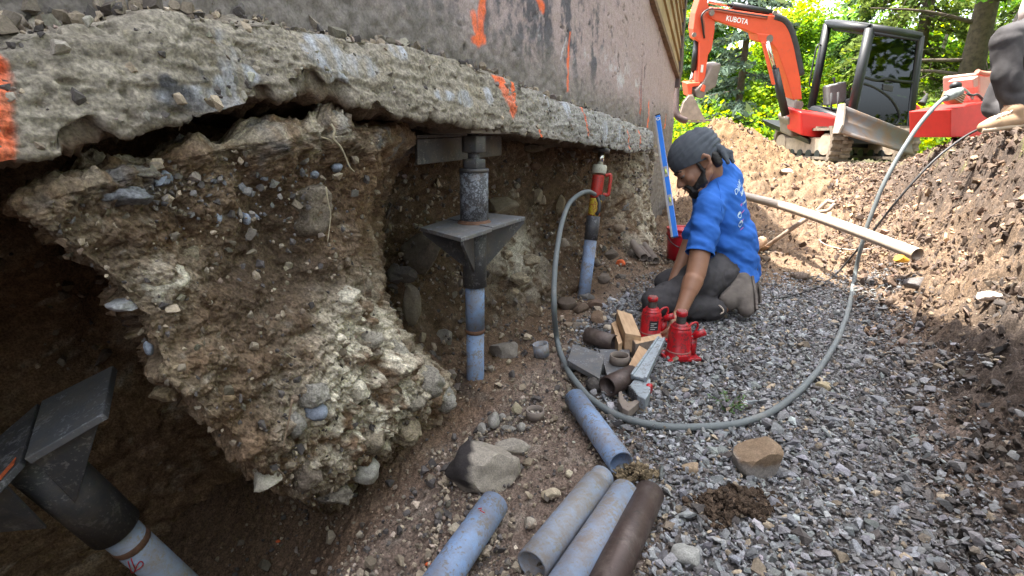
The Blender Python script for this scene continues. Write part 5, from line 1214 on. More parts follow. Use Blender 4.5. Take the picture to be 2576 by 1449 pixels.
def glass(name, c, tr):
    m = bpy.data.materials.new(name); m.use_nodes = True; t = m.node_tree; t.nodes.clear()
    o = N(t, 'ShaderNodeOutputMaterial'); mx = N(t, 'ShaderNodeMixShader'); tp = N(t, 'ShaderNodeBsdfTransparent'); tp.inputs[0].default_value = (*c, 1)
    gl = N(t, 'ShaderNodeBsdfGlossy'); gl.inputs['Roughness'].default_value = .03; gl.inputs[0].default_value = (.9, .95, 1, 1)
    mx.inputs[0].default_value = tr; t.links.new(tp.outputs[0], mx.inputs[1]); t.links.new(gl.outputs[0], mx.inputs[2]); t.links.new(mx.outputs[0], o.inputs[0]); return m
M_GLASS = glass('tinted_glass', (.20, .22, .25), .05)
TH = R(9); EF = Vector((-math.cos(TH), -math.sin(TH), 0)); ES = Vector((math.sin(TH), -math.cos(TH), 0))   # facing, left side (towards the camera)
EX0 = P(2160, 300, 8.75)
def inplane(x, y, p0, n, off=0.0):
    r = Vector(ray(x, y)); o = Vector(CAM); p0 = p0 + n * off
    return o + r * ((p0 - o).dot(n) / r.dot(n))
def sp(x, y, off=0.0): return inplane(x, y, EX0, ES, off)
EXC = Vector((5.80, 9.42, 0)); EXC.z = float(hx(np.array([5.4]), np.array([9.0]))[0])
exc = empty('excavator', EXC, 'orange red mini excavator with black cab parked beyond the soil bank', 'excavator')
IN = -ES * .96 + Vector((0, 0, .26))                                     # the machine stands rolled toward the trench
# slew body and counterweight
lower = [(2015, 281), (2016, 341), (2070, 349), (2130, 357), (2296, 358), (2296, 320), (2142, 303)]
m = MB(); m.prism([sp(x, y) for x, y in lower], IN * .42); m.build('slew_body', M_KRED, exc, .03, 3)
rear = [(2288, 254), (2283, 352), (2306, 356), (2322, 330), (2330, 300), (2318, 268), (2302, 256)]
m = MB(); m.prism([sp(x, y, -.02) for x, y in rear], IN * 1.46); o = m.build('counterweight', M_KRED, exc, .06, 4)
m = MB(); m.prism([sp(x, y, .003) for x, y in ((2290, 258), (2291, 278), (2306, 284), (2303, 262))], IN * .004); m.build('reflector', mat_simple('amber', (.75, .35, .03), .4), exc)
m = MB(); m.prism([sp(x, y, .003) for x, y in ((2106, 334), (2107, 343), (2114, 344), (2113, 335))], IN * .004); m.build('sticker', mat_simple('white_sticker', (.7, .7, .7), .5), exc)
m = MB(); m.prism([sp(x, y, -.05) for x, y in ((2030, 349), (2040, 366), (2290, 378), (2290, 358))], IN * 1.4); m.build('slew_ring', M_CABB, exc, .01)
# cab
CW = 1.02
ft_, fb_t, rt_, rb_t = (2187, 72), (2137, 306), (2313, 92), (2284, 330)
def bar(m, a, b, r): m.cyl(a, b, r, n=8)
fr = MB()
near = [sp(*ft_), sp(*fb_t), sp(*rb_t), sp(*rt_)]; far = [p + IN * CW for p in near]
top_far_front = far[0]
for q in (near, far):
    for i in range(4): 
        fr.tube([q[i].lerp(q[(i+1) % 4], t) for t in (0, .5, 1)], .072, 8)
for i in range(4): fr.tube([near[i].lerp(far[i], t) for t in (0, .5, 1)], .066, 8)
mb_n = [near[1].lerp(near[0], .5), near[2].lerp(near[3], .46)]
fr.build('cab_frame', M_CABB, exc)
dr = MB()
ins = lambda p, q, k: p.lerp(q, k)
cN = sum(near, Vector()) / 4
dq = [p.lerp(cN, .09) + ES * .03 for p in near]
hm = [(2120, 190), (2150, 192), (2190, 206), (2215, 212), (2238, 208), (2290, 214)]
m = MB()
m.tube(smooth_path(dq + [dq[0]], 1), .030, 8); m.tube(smooth_path([sp(*p, .03) for p in ((2160, 190), (2180, 196), (2205, 202), (2230, 198), (2262, 204), (2300, 207))], 4), .024, 8)
m.tube(smooth_path([sp(*p, .03) for p in ((2156, 206), (2195, 218), (2235, 243), (2258, 275), (2262, 300), (2250, 318))], 4), .020, 8)
m.build('door_frame', M_CABB, exc)
gl1 = [dq[0], sp(2160, 190, .03), sp(2205, 202, .03), sp(2300, 207, .03), dq[3]]
m = MB(); m.prism([p for p in gl1], IN * .006); m.build('door_window', M_GLASS, exc)
gl2 = [sp(2158, 194, .03), dq[1], dq[2], sp(2296, 211, .03), sp(2205, 206, .03)]
m = MB(); m.prism([p for p in gl2], IN * .006); m.build('door_window', M_GLASS, exc)
m = MB(); m.prism([sp(x, y, .045) for x, y in ((2222, 212), (2221, 226), (2246, 231), (2248, 217))], IN * .02); m.build('door_handle', M_SEAT, exc, .004)
m = MB()
for k in range(17):
    t0 = (k + .5) / 18
    a = near[0].lerp(mb_n[0], t0) + IN * .09; b = near[3].lerp(mb_n[1], t0) + IN * .09
    m.tube([a, a.lerp(b, .30) + Vector((0, 0, -.012)), a.lerp(b, .60)], .014, 6)
m.build('mesh_guard', M_INT, exc)
m = MB(); a_ = [near[0].lerp(cN, .12), near[1].lerp(cN, .12), near[2].lerp(near[1], .42).lerp(cN, .1), near[3].lerp(near[0], .42).lerp(cN, .1)]; m.prism([p + IN * .12 for p in a_], IN * .01); m.build('interior_dark_panel', M_SEAT, exc)  # dark panel added behind the glass to make the cab interior read dark
rf = [near[0] + Vector((0, 0, .0)), near[3], far[3], far[0]]
cR = sum(rf, Vector()) / 4
m = MB(); m.hexa([p + (p - cR) * .05 + Vector((0, 0, -.03)) for p in rf], [p + (cR - p) * .06 + Vector((0, 0, .085)) for p in rf]); m.build('cab_roof', M_CABB, exc, .03, 3)
m = MB(); rq = [p.lerp(cR, .12) + Vector((0, 0, -.05)) for p in rf]; m.hexa([p + Vector((0, 0, -.05)) for p in rq], rq); m.build('roof_lining', M_SEAT, exc, .01)
lowf = [near[1], near[2], far[2], far[1]]
m = MB(); m.hexa([p + Vector((0, 0, -.10)) for p in lowf], [p + Vector((0, 0, .02)) for p in lowf]); m.build('cab_floor', M_CABB, exc, .02)
rw = [near[2], near[3], far[3], far[2]]
m = MB(); m.prism([p + EF * .02 for p in (rw[0], rw[0].lerp(rw[1], .35), rw[3].lerp(rw[2], .35), rw[3])], EF * .05); m.build('rear_panel', M_CABB, exc, .01)
m = MB(); m.prism([p + EF * .01 for p in (rw[0].lerp(rw[1], .36), rw[1], rw[2], rw[3].lerp(rw[2], .36))], EF * .005); m.build('rear_window', M_GLASS, exc)
cm = (near[1] + far[1]) / 2
def lc(a, b, z): return (near[1].lerp(near[2], .5) + far[1].lerp(far[2], .5)) / 2 + EF * a + ES * b + Vector((0, 0, z))
m = MB(); m.box(lc(-.10, .0, .30), (.5, .48, .14), Matrix.Rotation(TH, 3, 'Z')); m.build('seat', M_SEAT, exc, .04, 3)
m = MB(); m.box(lc(-.36, .0, .68), (.12, .46, .70), Matrix.Rotation(TH, 3, 'Z') @ Matrix.Rotation(R(8), 3, 'Y')); m.build('seat_back', M_SEAT, exc, .04, 3)
for s_ in (-.36, .36):
    m = MB(); m.box(lc(.26, s_, .46), (.36, .18, .36), Matrix.Rotation(TH, 3, 'Z') @ Matrix.Rotation(R(-12), 3, 'Y')); m.build('console', M_INT, exc, .03, 3)
    m = MB(); m.tube([lc(.26, s_, .54), lc(.30, s_, .66), lc(.33, s_, .74)], [.018, .016, .026], 8); m.build('joystick', M_SEAT, exc)
m = MB(); m.tube([lc(.48, .08, .02), lc(.56, .08, .45)], .018, 8); m.tube([lc(.48, -.08, .02), lc(.56, -.08, .45)], .018, 8); m.build('travel_lever', M_SEAT, exc)
m = MB(); m.tube(smooth_path([far[0] + EF * .06 + ES * .02 + (far[1] - far[0]) * .25, far[0] + EF * .13 + (far[1] - far[0]) * .28, far[0] + EF * .13 + (far[1] - far[0]) * .70, far[0] + EF * .06 + (far[1] - far[0]) * .74], 3), .014, 8); m.build('grab_rail', M_CABB, exc)
# boom, arm, bucket in the machine's own vertical plane
BM0 = P(2003, 290, 9.05)
def bp(x, y, off=0.0): return inplane(x, y, BM0, ES, off)
def plate(poly, half, name, mat, bev=.012, parent=exc, off=0.0):
    m = MB(); m.prism([bp(x, y, half + off) for x, y in poly], IN * (2 * half)); return m.build(name, mat, parent, bev, 2)
boom = [(1997, 252), (2018, 250), (2014, 200), (2010, 156), (2002, 116), (1993, 85), (1982, 60), (1966, 42), (1935, 38), (1833, 23), (1804, 19), (1788, 24), (1781, 33), (1784, 43), (1799, 51), (1833, 62), (1877, 76), (1908, 89), (1930, 104), (1944, 112), (1955, 125), (1966, 156), (1981, 200)]
bo = plate(boom, .12, 'boom', M_KOR)
plate([(1933, 41), (1938, 29), (1955, 27), (1968, 45)], .05, 'cylinder_bracket', M_KOR)
plate([(1905, 84), (1910, 104), (1926, 110), (1936, 108), (1936, 86)], .15, 'cylinder_bracket', M_KOR)
arm = [(1762, -10), (1776, -8), (1784, 18), (1799, 44), (1798, 78), (1791, 124), (1782, 138), (1773, 205), (1757, 210), (1759, 156), (1760, 107), (1747, 97), (1744, 74), (1749, 34)]
plate(arm, .095, 'arm', M_KOR)
def cylb(a, b, c, r, name, off=0.0, m1=M_CHROME, m2=M_CABB):
    MB().cyl(bp(*a, off), bp(*b, off), r * .5, n=12).build(name + '_rod', m1, exc); MB().cyl(bp(*b, off), bp(*c, off), r, n=14).build(name, m2, exc)
cylb((1781, 3), (1841, 14), (1940, 33), .055, 'arm_cylinder', 0)
cylb((1930, 104), (1949, 174), (1976, 290), .065, 'boom_cylinder', .17)
plate([(1919, 106), (1926, 107), (1951, 212), (1946, 214)], .03, 'cylinder_guard', M_KOR, .004, off=.22)
cylb((1735, 212), (1744, 178), (1753, 98), .045, 'bucket_cylinder', 0)
plate([(1729, 210), (1762, 207), (1764, 216), (1742, 219), (1741, 244), (1733, 244)], .11, 'bucket_link', M_KOR)
for k in range(2): 
    o_ = .123 + .0
    MB().tube(smooth_path([bp(1772, 96 - k * 2, .10), bp(1767 + k * 4, 60, .14), bp(1765 + k * 4, 40, .15), bp(1778 + k * 3, 26 + 2 * k, .14), bp(1800, 23 + 3 * k, .135), bp(1860, 33 + 3 * k, .13), bp(1930, 43 + 3 * k, .13)], 5), .016, 8).build('boom_hose', mat_simple('hose_orange', (.40, .10, .06), .5) if k else M_CABB, exc)
MB().tube(smooth_path([bp(1945, 42, .08), bp(1970, 52, .08), bp(1986, 75, .08), bp(1998, 112, .08), bp(2006, 150, .08), bp(2014, 190, .08)], 5), .066, 8).build('hose_bundle', M_SEAT, exc)
for x, y, r_ in ((1789, 33, .045), (1934, 98, .06), (1745, 88, .035), (2009, 264, .07), (1947, 33, .035)):
    c = bp(x, y, .125); MB().cyl(c, c + ES * .03, r_, n=16).build('pivot_pin', M_THMB, exc)
plate([(2004, 250), (2017, 256), (2022, 288), (2018, 330), (2012, 346), (1990, 345), (1988, 318), (1983, 300), (1996, 284)], .17, 'swing_bracket', M_THMB, .03)
thumb = [(1793, 163), (1815, 160), (1802, 218), (1778, 232), (1771, 249), (1753, 247), (1748, 227), (1770, 207)]
plate(thumb, .13, 'thumb', M_THMB, .02)
plate([(1762, 228), (1770, 212), (1776, 216), (1772, 232)], .14, 'thumb_link', M_KOR, .005)
# bucket: two cheeks and a curved shell
ck = [(1733, 241), (1720, 258), (1712, 284), (1716, 296), (1726, 303), (1775, 303), (1757, 268), (1744, 241)]
for s_ in (1, -1): plate(ck, .012, 'bucket_cheek', M_BUCK, .004, off=.30 * s_)
m = MB(); sh = [(1744, 241), (1733, 241), (1720, 258), (1712, 284), (1716, 297), (1728, 304), (1776, 304)]
vs_ = [bp(x, y, .30) for x, y in sh] + [bp(x, y, -.30) for x, y in sh]; n_ = len(sh)
m.add(vs_, [(k, k + 1, n_ + k + 1, n_ + k) for k in range(n_ - 1)]); o = m.build('bucket_shell', M_BUCK, exc); sm_ = o.modifiers.new('thick', 'SOLIDIFY'); sm_.thickness = .025
for k in range(4):
    c = bp(1774, 303, .26 - .17 * k); m = MB(); m.box(c + EF * -.05, (.16, .06, .03), Matrix.Rotation(TH, 3, 'Z')); m.build('bucket_tooth', M_THMB, exc, .006)
# maker's name on the boom, letters as flat print
def text_mesh(body, bold=False):
    cu = bpy.data.curves.new('txt', 'FONT'); cu.body = body; cu.size = 1.0; cu.fill_mode = 'FRONT'
    if bold: cu.offset = .022
    o = bpy.data.objects.new('txt', cu); col.objects.link(o)
    dg = bpy.context.evaluated_depsgraph_get(); dg.update(); me = bpy.data.meshes.new_from_object(o.evaluated_get(dg))
    bpy.data.objects.remove(o); bpy.data.curves.remove(cu); return me
tm = text_mesh('KUBOTA', True)
xs = [v.co.x for v in tm.vertices]; x0, x1 = min(xs), max(xs); ys_ = [v.co.y for v in tm.vertices]; hh = max(ys_)
ta, tb = bp(1826, 51.5, .1225), bp(1881, 61.5, .1225); tu = bp(1829, 38.5, .1225) - bp(1826, 51.5, .1225)
for v in tm.vertices:
    s_, t_ = (v.co.x - x0) / (x1 - x0), v.co.y / hh; v.co = ta + (tb - ta) * s_ + tu * t_
tm.materials.append(mat_simple('white_letters', (.8, .8, .78), .5, var=.05)); link('lettering', tm, exc)
m = MB(); m.prism([bp(x, y, .099) for x, y in ((1764, 163), (1770, 163), (1768, 182), (1762, 182))], ES * .002); m.build('data_plate', mat_simple('plate_white', (.7, .68, .62), .5), exc)
# undercarriage, turned toward the camera side
UB = Vector((.05, -1, 0)).normalized(); UE = Vector((-UB.y, UB.x, 0)); UE = Vector((1, .05, 0)).normalized()
def uc_(a, b, z): return Vector((EXC.x, EXC.y, EXC.z)) + UB * a + UE * b + Vector((0, 0, z))
TLEN, THT, TWD, GAUGE = .90, .25, .34, .56
for s_ in (-1, 1):
    n_ = 44; path = []
    for k in range(n_):
        a = k / n_ * 2 * math.pi
        ca, sa_ = math.cos(a), math.sin(a)
        px_ = (TLEN - THT) * np.clip(ca * 2.2, -1, 1) + THT * (ca if abs(ca) > .45 else ca * .5) * .9; pz = THT * np.clip(sa_ * 1.55, -1, 1)
        path.append((px_, pz))
    m = MB(); vo = []
    for (a, z) in path:
        for b in (-TWD / 2, TWD / 2):
            vo.append(uc_(a, GAUGE * s_ + b, THT + .03 + z))
    ni = []
    for (a, z) in path:
        for b in (-TWD / 2, TWD / 2): ni.append(uc_(a * .94, GAUGE * s_ + b, THT + .03 + z * .84))
    N2 = 2 * n_
    fs = []
    for k in range(n_):
        a, b = 2 * k, (2 * k + 2) % N2
        fs += [(a, b, b + 1, a + 1), (N2 + a, N2 + a + 1, N2 + b + 1, N2 + b), (a, N2 + a, N2 + b, b), (a + 1, b + 1, N2 + b + 1, N2 + a + 1)]
    m.add(vo + ni, fs)
    tr = m.build('track', M_TRK, exc)
    lg = MB()
    for k in range(0, n_):
        (a, z), (a2, z2) = path[k], path[(k + 1) % n_]
        d_ = Vector((a2 - a, 0, z2 - z)); 
        if d_.length < 1e-5: continue
        d_.normalize(); nx_, nz_ = d_.z, -d_.x
        lo, hi = (-.5, .02) if k % 2 else (-.02, .5)
        c0 = [(a + d_.x * q, z + d_.z * q) for q in (.0, .045)]
        B_ = [uc_(c0[0][0], GAUGE * s_ + TWD * lo, THT + .03 + c0[0][1]), uc_(c0[0][0], GAUGE * s_ + TWD * hi, THT + .03 + c0[0][1]), uc_(c0[1][0], GAUGE * s_ + TWD * hi, THT + .03 + c0[1][1]), uc_(c0[1][0], GAUGE * s_ + TWD * lo, THT + .03 + c0[1][1])]
        of = UB * (nx_ * .026) + Vector((0, 0, nz_ * .026))
        lg.hexa(B_, [p + of for p in B_])
    lug = lg.build('track_lugs', M_TRK, tr); lug['kind'] = 'stuff'
    m = MB(); pf = [(-.62, .10), (-.62, .30), (-.50, .38), (.50, .38), (.66, .28), (.66, .12)]
    m.prism([uc_(a, GAUGE * s_ - .13, z) for a, z in pf], UE * .26); m.build('track_frame', M_TFR, exc, .015)
    for k in range(5):
        c = uc_(-.50 + .25 * k, GAUGE * s_, .105); MB().cyl(c - UE * .15, c + UE * .15, .075, n=14).build('roller', M_CABB, exc)
    for a in (-.66, .66):
        c = uc_(a, GAUGE * s_, THT + .02); MB().cyl(c - UE * .145, c + UE * .145, .17, n=18).build('end_wheel', M_TFR, exc)
m = MB(); m.box(uc_(0, 0, .38), (1.0, .9, .22), Matrix.Rotation(R(2), 3, 'Z')); m.build('carbody', M_CABB, exc, .02)
# dozer blade
bl_t = [P(2126, 266, 7.80), P(2306, 338, 8.1)]; bl_b = [P(2112, 336, 7.80), P(2296, 392, 8.1)]
m = MB(); n_ = 9; vs_ = []
for k in range(n_):
    t_ = k / (n_ - 1); bow = -.09 * math.sin(t_ * math.pi)
    for i in range(2): vs_.append(bl_t[i].lerp(bl_b[i], t_) - UB * -bow)
m.add(vs_, [(2*k, 2*k + 1, 2*k + 3, 2*k + 2) for k in range(n_ - 1)], True); o = m.build('dozer_blade', M_BLADE, exc); sm_ = o.modifiers.new('thick', 'SOLIDIFY'); sm_.thickness = .03
m = MB(); a, b = bl_t[0], bl_b[0]; m.prism([a + Vector((-.01, -.03, .03)), a + Vector((.0, .13, .03)), b + Vector((0, .13, 0)), b + Vector((-.01, -.03, 0)), b.lerp(a, .3) + Vector((0, -.07, 0)), b.lerp(a, .75) + Vector((0, -.05, 0))], UE * -.035); m.build('blade_end', M_BUCK, exc, .006)
m = MB(); bl_m = (bl_b[0] + bl_b[1]) / 2 - UB * .22 + Vector((0, 0, .12)); m.tube([uc_(.4, -.3, .40), bl_m + Vector((-.25, 0, 0))], .05, 8); m.tube([uc_(.4, .3, .40), bl_m + Vector((.2, 0, 0))], .05, 8); m.build('blade_arm', M_CABB, exc)
o = MB().tube(smooth_path([sp(2318, 262, -.3), sp(2326, 250, -.3), sp(2332, 235, -.3)], 3), [.07, .06, .05, .045, .04, .02, .01], 8).build('exhaust', M_SEAT, exc)

# ------------------------------------------------------------------ hydraulic power pack behind the crest
pk0 = P(2440, 320, 4.3); pk = empty('power_pack', (pk0.x, pk0.y, gz(pk0.x, pk0.y)), 'red tank power pack with pinkish beige engine cover behind the bank crest', 'power pack')
M_PRED = mat_simple('bright_red_tank', (.66, .035, .028), .4, var=.15, scale=12); M_PINK = mat_simple('beige_cover', (.50, .33, .27), .5, var=.15, scale=10)
pn_ = Vector((.25, -1, 0)).normalized(); PK0 = P(2440, 300, 4.2)
def pp(x, y, off=0.0): return inplane(x, y, PK0, pn_, off)
m = MB(); m.prism([pp(x, y) for x, y in ((2392, 275), (2391, 345), (2520, 345), (2520, 271), (2484, 254))], -pn_ * .35); m.build('tank', M_PRED, pk, .006)
m = MB(); m.prism([pp(x, y, -.12) for x, y in ((2462, 182), (2503, 180), (2560, 190), (2560, 262), (2462, 256))], -pn_ * .30); cov = m.build('engine_cover', M_PINK, pk, .02, 3)
m = MB(); m.prism([pp(x, y, -.10) for x, y in ((2447, 198), (2462, 190), (2462, 218), (2449, 222))], -pn_ * .2); m.build('air_box', M_PINK, pk, .008)
for k in range(5):
    m = MB(); m.prism([pp(x + k * 12, y, -.117) for x, y in ((2468, 246), (2473, 246), (2473, 254), (2468, 254))], pn_ * .004); m.build('vent_slot', M_SEAT, cov)
m = MB(); m.tube(smooth_path([pp(2458, 180, -.05), pp(2468, 184, -.05), pp(2490, 186, -.05), pp(2520, 178, -.05)], 4), .020, 8); m.build('lift_handle', mat_simple('salmon_handle', (.55, .2, .14), .5), pk)
m = MB(); m.prism([pp(x, y, .02) for x, y in ((2412, 226), (2432, 236), (2421, 262), (2402, 250))], -pn_ * .12); rad = m.build('oil_cooler', mat_simple('rusty_cooler', (.42, .22, .11), .6, var=.3), pk, .004)
for k in range(5):
    m = MB(); t_ = (k + .5) / 5; a = pp(2412, 226, .025).lerp(pp(2402, 250, .025), t_); b = pp(2432, 236, .025).lerp(pp(2421, 262, .025), t_); m.tube([a, b], .003, 5); m.build('fin', M_CREAM, rad)
m = MB(); m.lathe(pp(2404, 216, .03), (1, 0, .2), [(-.04, 0), (-.03, .025), (0, .035), (.03, .025), (.04, 0)], 14); m.build('gauge', M_CABB, pk)
m = MB(); m.tube(smooth_path([pp(2408, 218, .0), pp(2422, 224, .0), pp(2432, 232, -.05), pp(2445, 250, -.05)], 4), .014, 8); m.build('valve_line', M_ALU, pk)
m = MB(); m.tube(smooth_path([pp(2432, 236, 0), pp(2446, 240, -.02), pp(2458, 238, -.05), pp(2470, 248, -.05)], 4), .010, 8); m.build('valve_line', M_SEAT, pk)
# ------------------------------------------------------------------ people
CR, CU, CFW = Vector((1, 0, 0)), Vector((0, SP, CP)), Vector((0, CP, -SP))
def prim_mesh(prims):
    m = MB()
    for pr in prims:
        if pr[0] == 'c':
            _, a, b, r0, r1 = pr; a, b = Vector(a), Vector(b); L = (b - a).length; prof = []
            for k in range(7): t = math.pi / 2 * (k / 6); prof.append((-r0 * math.cos(t), r0 * math.sin(t)))
            for k in range(1, 6): prof.append((L * k / 6, r0 + (r1 - r0) * k / 6))
            for k in range(7): t = math.pi / 2 * (k / 6); prof.append((L + r1 * math.sin(t), r1 * math.cos(t)))
            m.lathe(a, b - a, prof, 20)
        else:
            _, c, rad, B = pr
            vs = []; n, q = 22, 12
            for j in range(q + 1):
                t = math.pi * j / q
                for i in range(n):
                    f = 2 * math.pi * i / n; p = (rad[0] * math.sin(t) * math.cos(f), rad[1] * math.sin(t) * math.sin(f), rad[2] * math.cos(t))
                    vs.append(Vector(c) + B[0] * p[0] + B[1] * p[1] + B[2] * p[2])
            m.add(vs, [(j*n + i, j*n + (i+1) % n, (j+1)*n + (i+1) % n, (j+1)*n + i) for j in range(q) for i in range(n)])
    return m
WB = (Vector((1, 0, 0)), Vector((0, 1, 0)), Vector((0, 0, 1)))
def blob(name, prims, voxel, mat, parent, smooth=6, cuts=(), thick=0.0, disp=None, factor=.5, label=None):
    """one continuous skin grown over overlapping limbs"""
    o = prim_mesh(prims).build(name + '_src', mat)
    r = o.modifiers.new('r', 'REMESH'); r.mode = 'VOXEL'; r.voxel_size = voxel; r.use_smooth_shade = True
    s = o.modifiers.new('s', 'SMOOTH'); s.factor = factor; s.iterations = smooth
    dg = bpy.context.evaluated_depsgraph_get(); dg.update()
    me = bpy.data.meshes.new_from_object(o.evaluated_get(dg)); old = o.data; bpy.data.objects.remove(o); bpy.data.meshes.remove(old)
    n = len(me.vertices); V = np.empty(n * 3, np.float32); me.vertices.foreach_get('co', V); V = V.reshape(-1, 3).astype(float)
    if disp is not None:
        Nn = np.empty(n * 3, np.float32); me.vertices.foreach_get('normal', Nn); Nn = Nn.reshape(-1, 3)
        V = V + Nn * disp(V, Nn)[:, None]; me.vertices.foreach_set('co', V.astype(np.float32).ravel())
    if cuts:
        bm = bmesh.new(); bm.from_mesh(me)
        for c, nn, rad in cuts:
            c, nn = Vector(c), Vector(nn).normalized()
            g = [f for f in bm.faces if (f.calc_center_median() - c).length < rad]
            ed = list({e for f in g for e in f.edges}); vv = list({v for f in g for v in f.verts})
            bmesh.ops.bisect_plane(bm, geom=g + ed + vv, plane_co=c, plane_no=nn, dist=1e-5)
            dl = [f for f in bm.faces if (f.calc_center_median() - c).length < rad and (f.calc_center_median() - c).dot(nn) > 0]
            bmesh.ops.delete(bm, geom=dl, context='FACES')
        bm.to_mesh(me); bm.free()
    me.name = name; me.materials.clear(); me.materials.append(mat); me.polygons.foreach_set('use_smooth', np.ones(len(me.polygons), bool)); me.update()
    ob = link(name, me, parent)
    if thick: t = ob.modifiers.new('t', 'SOLIDIFY'); t.thickness = thick; t.offset = -1
    return tag(ob, label)
M_SKIN = mat_simple('brown_skin', (.30, .155, .095), .5, var=.18, scale=14, spec=.4); M_SKIN.node_tree.nodes['Principled BSDF'].inputs['Subsurface Weight'].default_value = .08
M_SKIN.node_tree.nodes['Principled BSDF'].inputs['Subsurface Radius'].default_value = (.02, .008, .004)
M_SHIRT = mat_simple('royal_blue_cotton', (.036, .145, .52), .85, var=.22, scale=6, bump=.25, bdist=.001, spec=.15)
M_TROU = mat_simple('dusty_charcoal_cloth', (.075, .072, .075), .92, var=.45, scale=7, bump=.4, bdist=.002, spec=.1)
M_BOOT = mat_simple('dusty_work_boot', (.145, .125, .11), .9, var=.35, scale=14, bump=.3)
M_BAND = mat_simple('charcoal_bandana', (.088, .10, .118), .8, var=.25, scale=8, bump=.2, spec=.2)
M_HAIR = mat_simple('black_hair', (.012, .010, .009), .6, var=.3, scale=60, bump=.5, bdist=.002)
w0_ = onz(1750, 795, .0); man = empty('person', (w0_.x, w0_.y, .0), 'kneeling man in royal blue shirt and charcoal bandana reaching for the jacks', 'person')
DW = 2.80
lft = Vector((-.5, -.85, 0)).normalized(); fwd = Vector((-.85, .5, 0)).normalized()
pel = P(1836, 668, 2.92); bel = P(1826, 610, 2.90); che = P(1812, 530, 2.87); upb = P(1806, 474, 2.85); nek = P(1792, 444, 2.82)
shL = P(1784, 522, 2.70); shR = P(1822, 455, 3.02); elL = P(1750, 690, 2.62); wrL = P(1712, 786, 2.56)
elR = P(1735, 610, 3.0); wrR = P(1690, 720, 2.88)
hipL = P(1806, 690, 2.80); hipR = P(1838, 668, 3.02)
knL = P(1652, 762, 2.72); knR = P(1680, 712, 2.98)
anL = P(1818, 772, 2.72); anR = P(1850, 745, 2.95)
# head frame
HS = 1.29
hf = (CR * -.80 + CU * -.53 + CFW * .20).normalized(); hu = (CR * -.54 + CU * .82).normalized(); hu = (hu - hf * hu.dot(hf)).normalized(); hl = hu.cross(hf)
H0 = P(1759, 415, 2.78)
HB = (hf, hl, hu)
def h_(f, s, u): return H0 + (hf * f + hl * s + hu * u) * HS
def he(f, s, u, rf, rs_, ru): return ('e', h_(f, s, u), (rf * HS, rs_ * HS, ru * HS), HB)
def hc(a, b, r0, r1): return ('c', h_(*a), h_(*b), r0 * HS, r1 * HS)
head = [he(0, 0, .05, .096, .073, .088), he(.035, 0, -.02, .062, .056, .075), he(.066, 0, -.082, .026, .03, .022), hc((.084, -.034, .016), (.084, .034, .016), .013, .013),
        he(.062, .034, -.022, .026, .022, .026), he(.062, -.034, -.022, .026, .022, .026), hc((.090, 0, .008), (.112, 0, -.028), .008, .0125), he(.102, .011, -.034, .010, .008, .008), he(.102, -.011, -.034, .010, .008, .008),
        he(.086, 0, -.052, .014, .022, .007), he(.083, 0, -.064, .013, .020, .008), hc((.0, .055, -.045), (.055, .03, -.085), .02, .02), hc((.0, -.055, -.045), (.055, -.03, -.085), .02, .02),
        ('c', h_(-.02, 0, -.03), nek, .054 * HS, .075)]
for s in (1, -1):
    head += [hc((-.006, .072 * s, .016), (-.018, .080 * s, .024), .008, .008), hc((-.018, .080 * s, .024), (-.030, .082 * s, .008), .008, .008), hc((-.030, .082 * s, .008), (-.022, .078 * s, -.02), .008, .007), hc((-.022, .078 * s, -.02), (-.006, .072 * s, -.028), .009, .008)]
def hand(wr, elbow, fing_dir, palm_n, curl, size=1.0, thumb_side=1):
    d = Vector(fing_dir).normalized(); pn_ = Vector(palm_n); pn_ = (pn_ - d * pn_.dot(d)).normalized(); sd = d.cross(pn_) * thumb_side
    z = size; pr = []
    pc = wr + d * .05 * z
    pr += [('c', wr, wr + d * .02 * z, .030 * z, .030 * z)]
    for k in range(4): pr.append(('c', wr + d * .02 * z + sd * (.022 - .014 * k) * z, wr + d * .088 * z + sd * (.030 - .020 * k) * z, .016 * z, .0135 * z))
    for k, L in enumerate((.072, .080, .075, .058)):
        p = wr + d * .088 * z + sd * (.030 - .020 * k) * z; a = 0; dd = d.copy()
        for j, fr in enumerate((.45, .32, .25)):
            a += curl * (.8, 1.0, .7)[j]; dd = (d * math.cos(a) + pn_ * math.sin(a)).normalized(); q = p + dd * L * fr * z
            pr.append(('c', p, q, (.0105 - .001 * j) * z, (.0098 - .001 * j) * z)); p = q
    p = wr + d * .025 * z + sd * .026 * z; q = p + (d * .6 + sd * .75 + pn_ * .3).normalized() * .042 * z; r_ = q + (d * .85 + sd * .2 + pn_ * .5).normalized() * .032 * z
    pr += [('c', p, q, .015 * z, .012 * z), ('c', q, r_, .0115 * z, .009 * z)]
    return pr
body = head + [('c', nek, upb, .058, .07), ('e', che, (.105, .14, .15), (fwd, lft, Vector((0, 0, 1)))), ('e', bel, (.11, .13, .13), (fwd, lft, Vector((0, 0, 1)))), ('c', upb, shL, .060, .056), ('c', upb, shR, .060, .056),
    ('c', shL, elL, .060, .050), ('c', elL, wrL, .049, .031), ('c', elL.lerp(wrL, .18), elL.lerp(wrL, .4), .052, .046), ('c', shR, elR, .055, .045), ('c', elR, wrR, .044, .030), ('e', pel, (.14, .16, .13), WB),
    ('c', hipL, knL, .075, .052), ('c', hipR, knR, .075, .052), ('c', knL, anL, .05, .036), ('c', knR, anR, .05, .036)]
hdir = (P(1700, 826, 2.50) - wrL)
body += hand(wrL + (wrL - elL).normalized() * .01, elL, hdir, Vector((-.5, .5, -.45)), .55, 1.12, 1)
body += hand(wrR, elR, (P(1672, 760, 2.80) - wrR), Vector((0, -.3, -1)), .5, 1.1, -1)
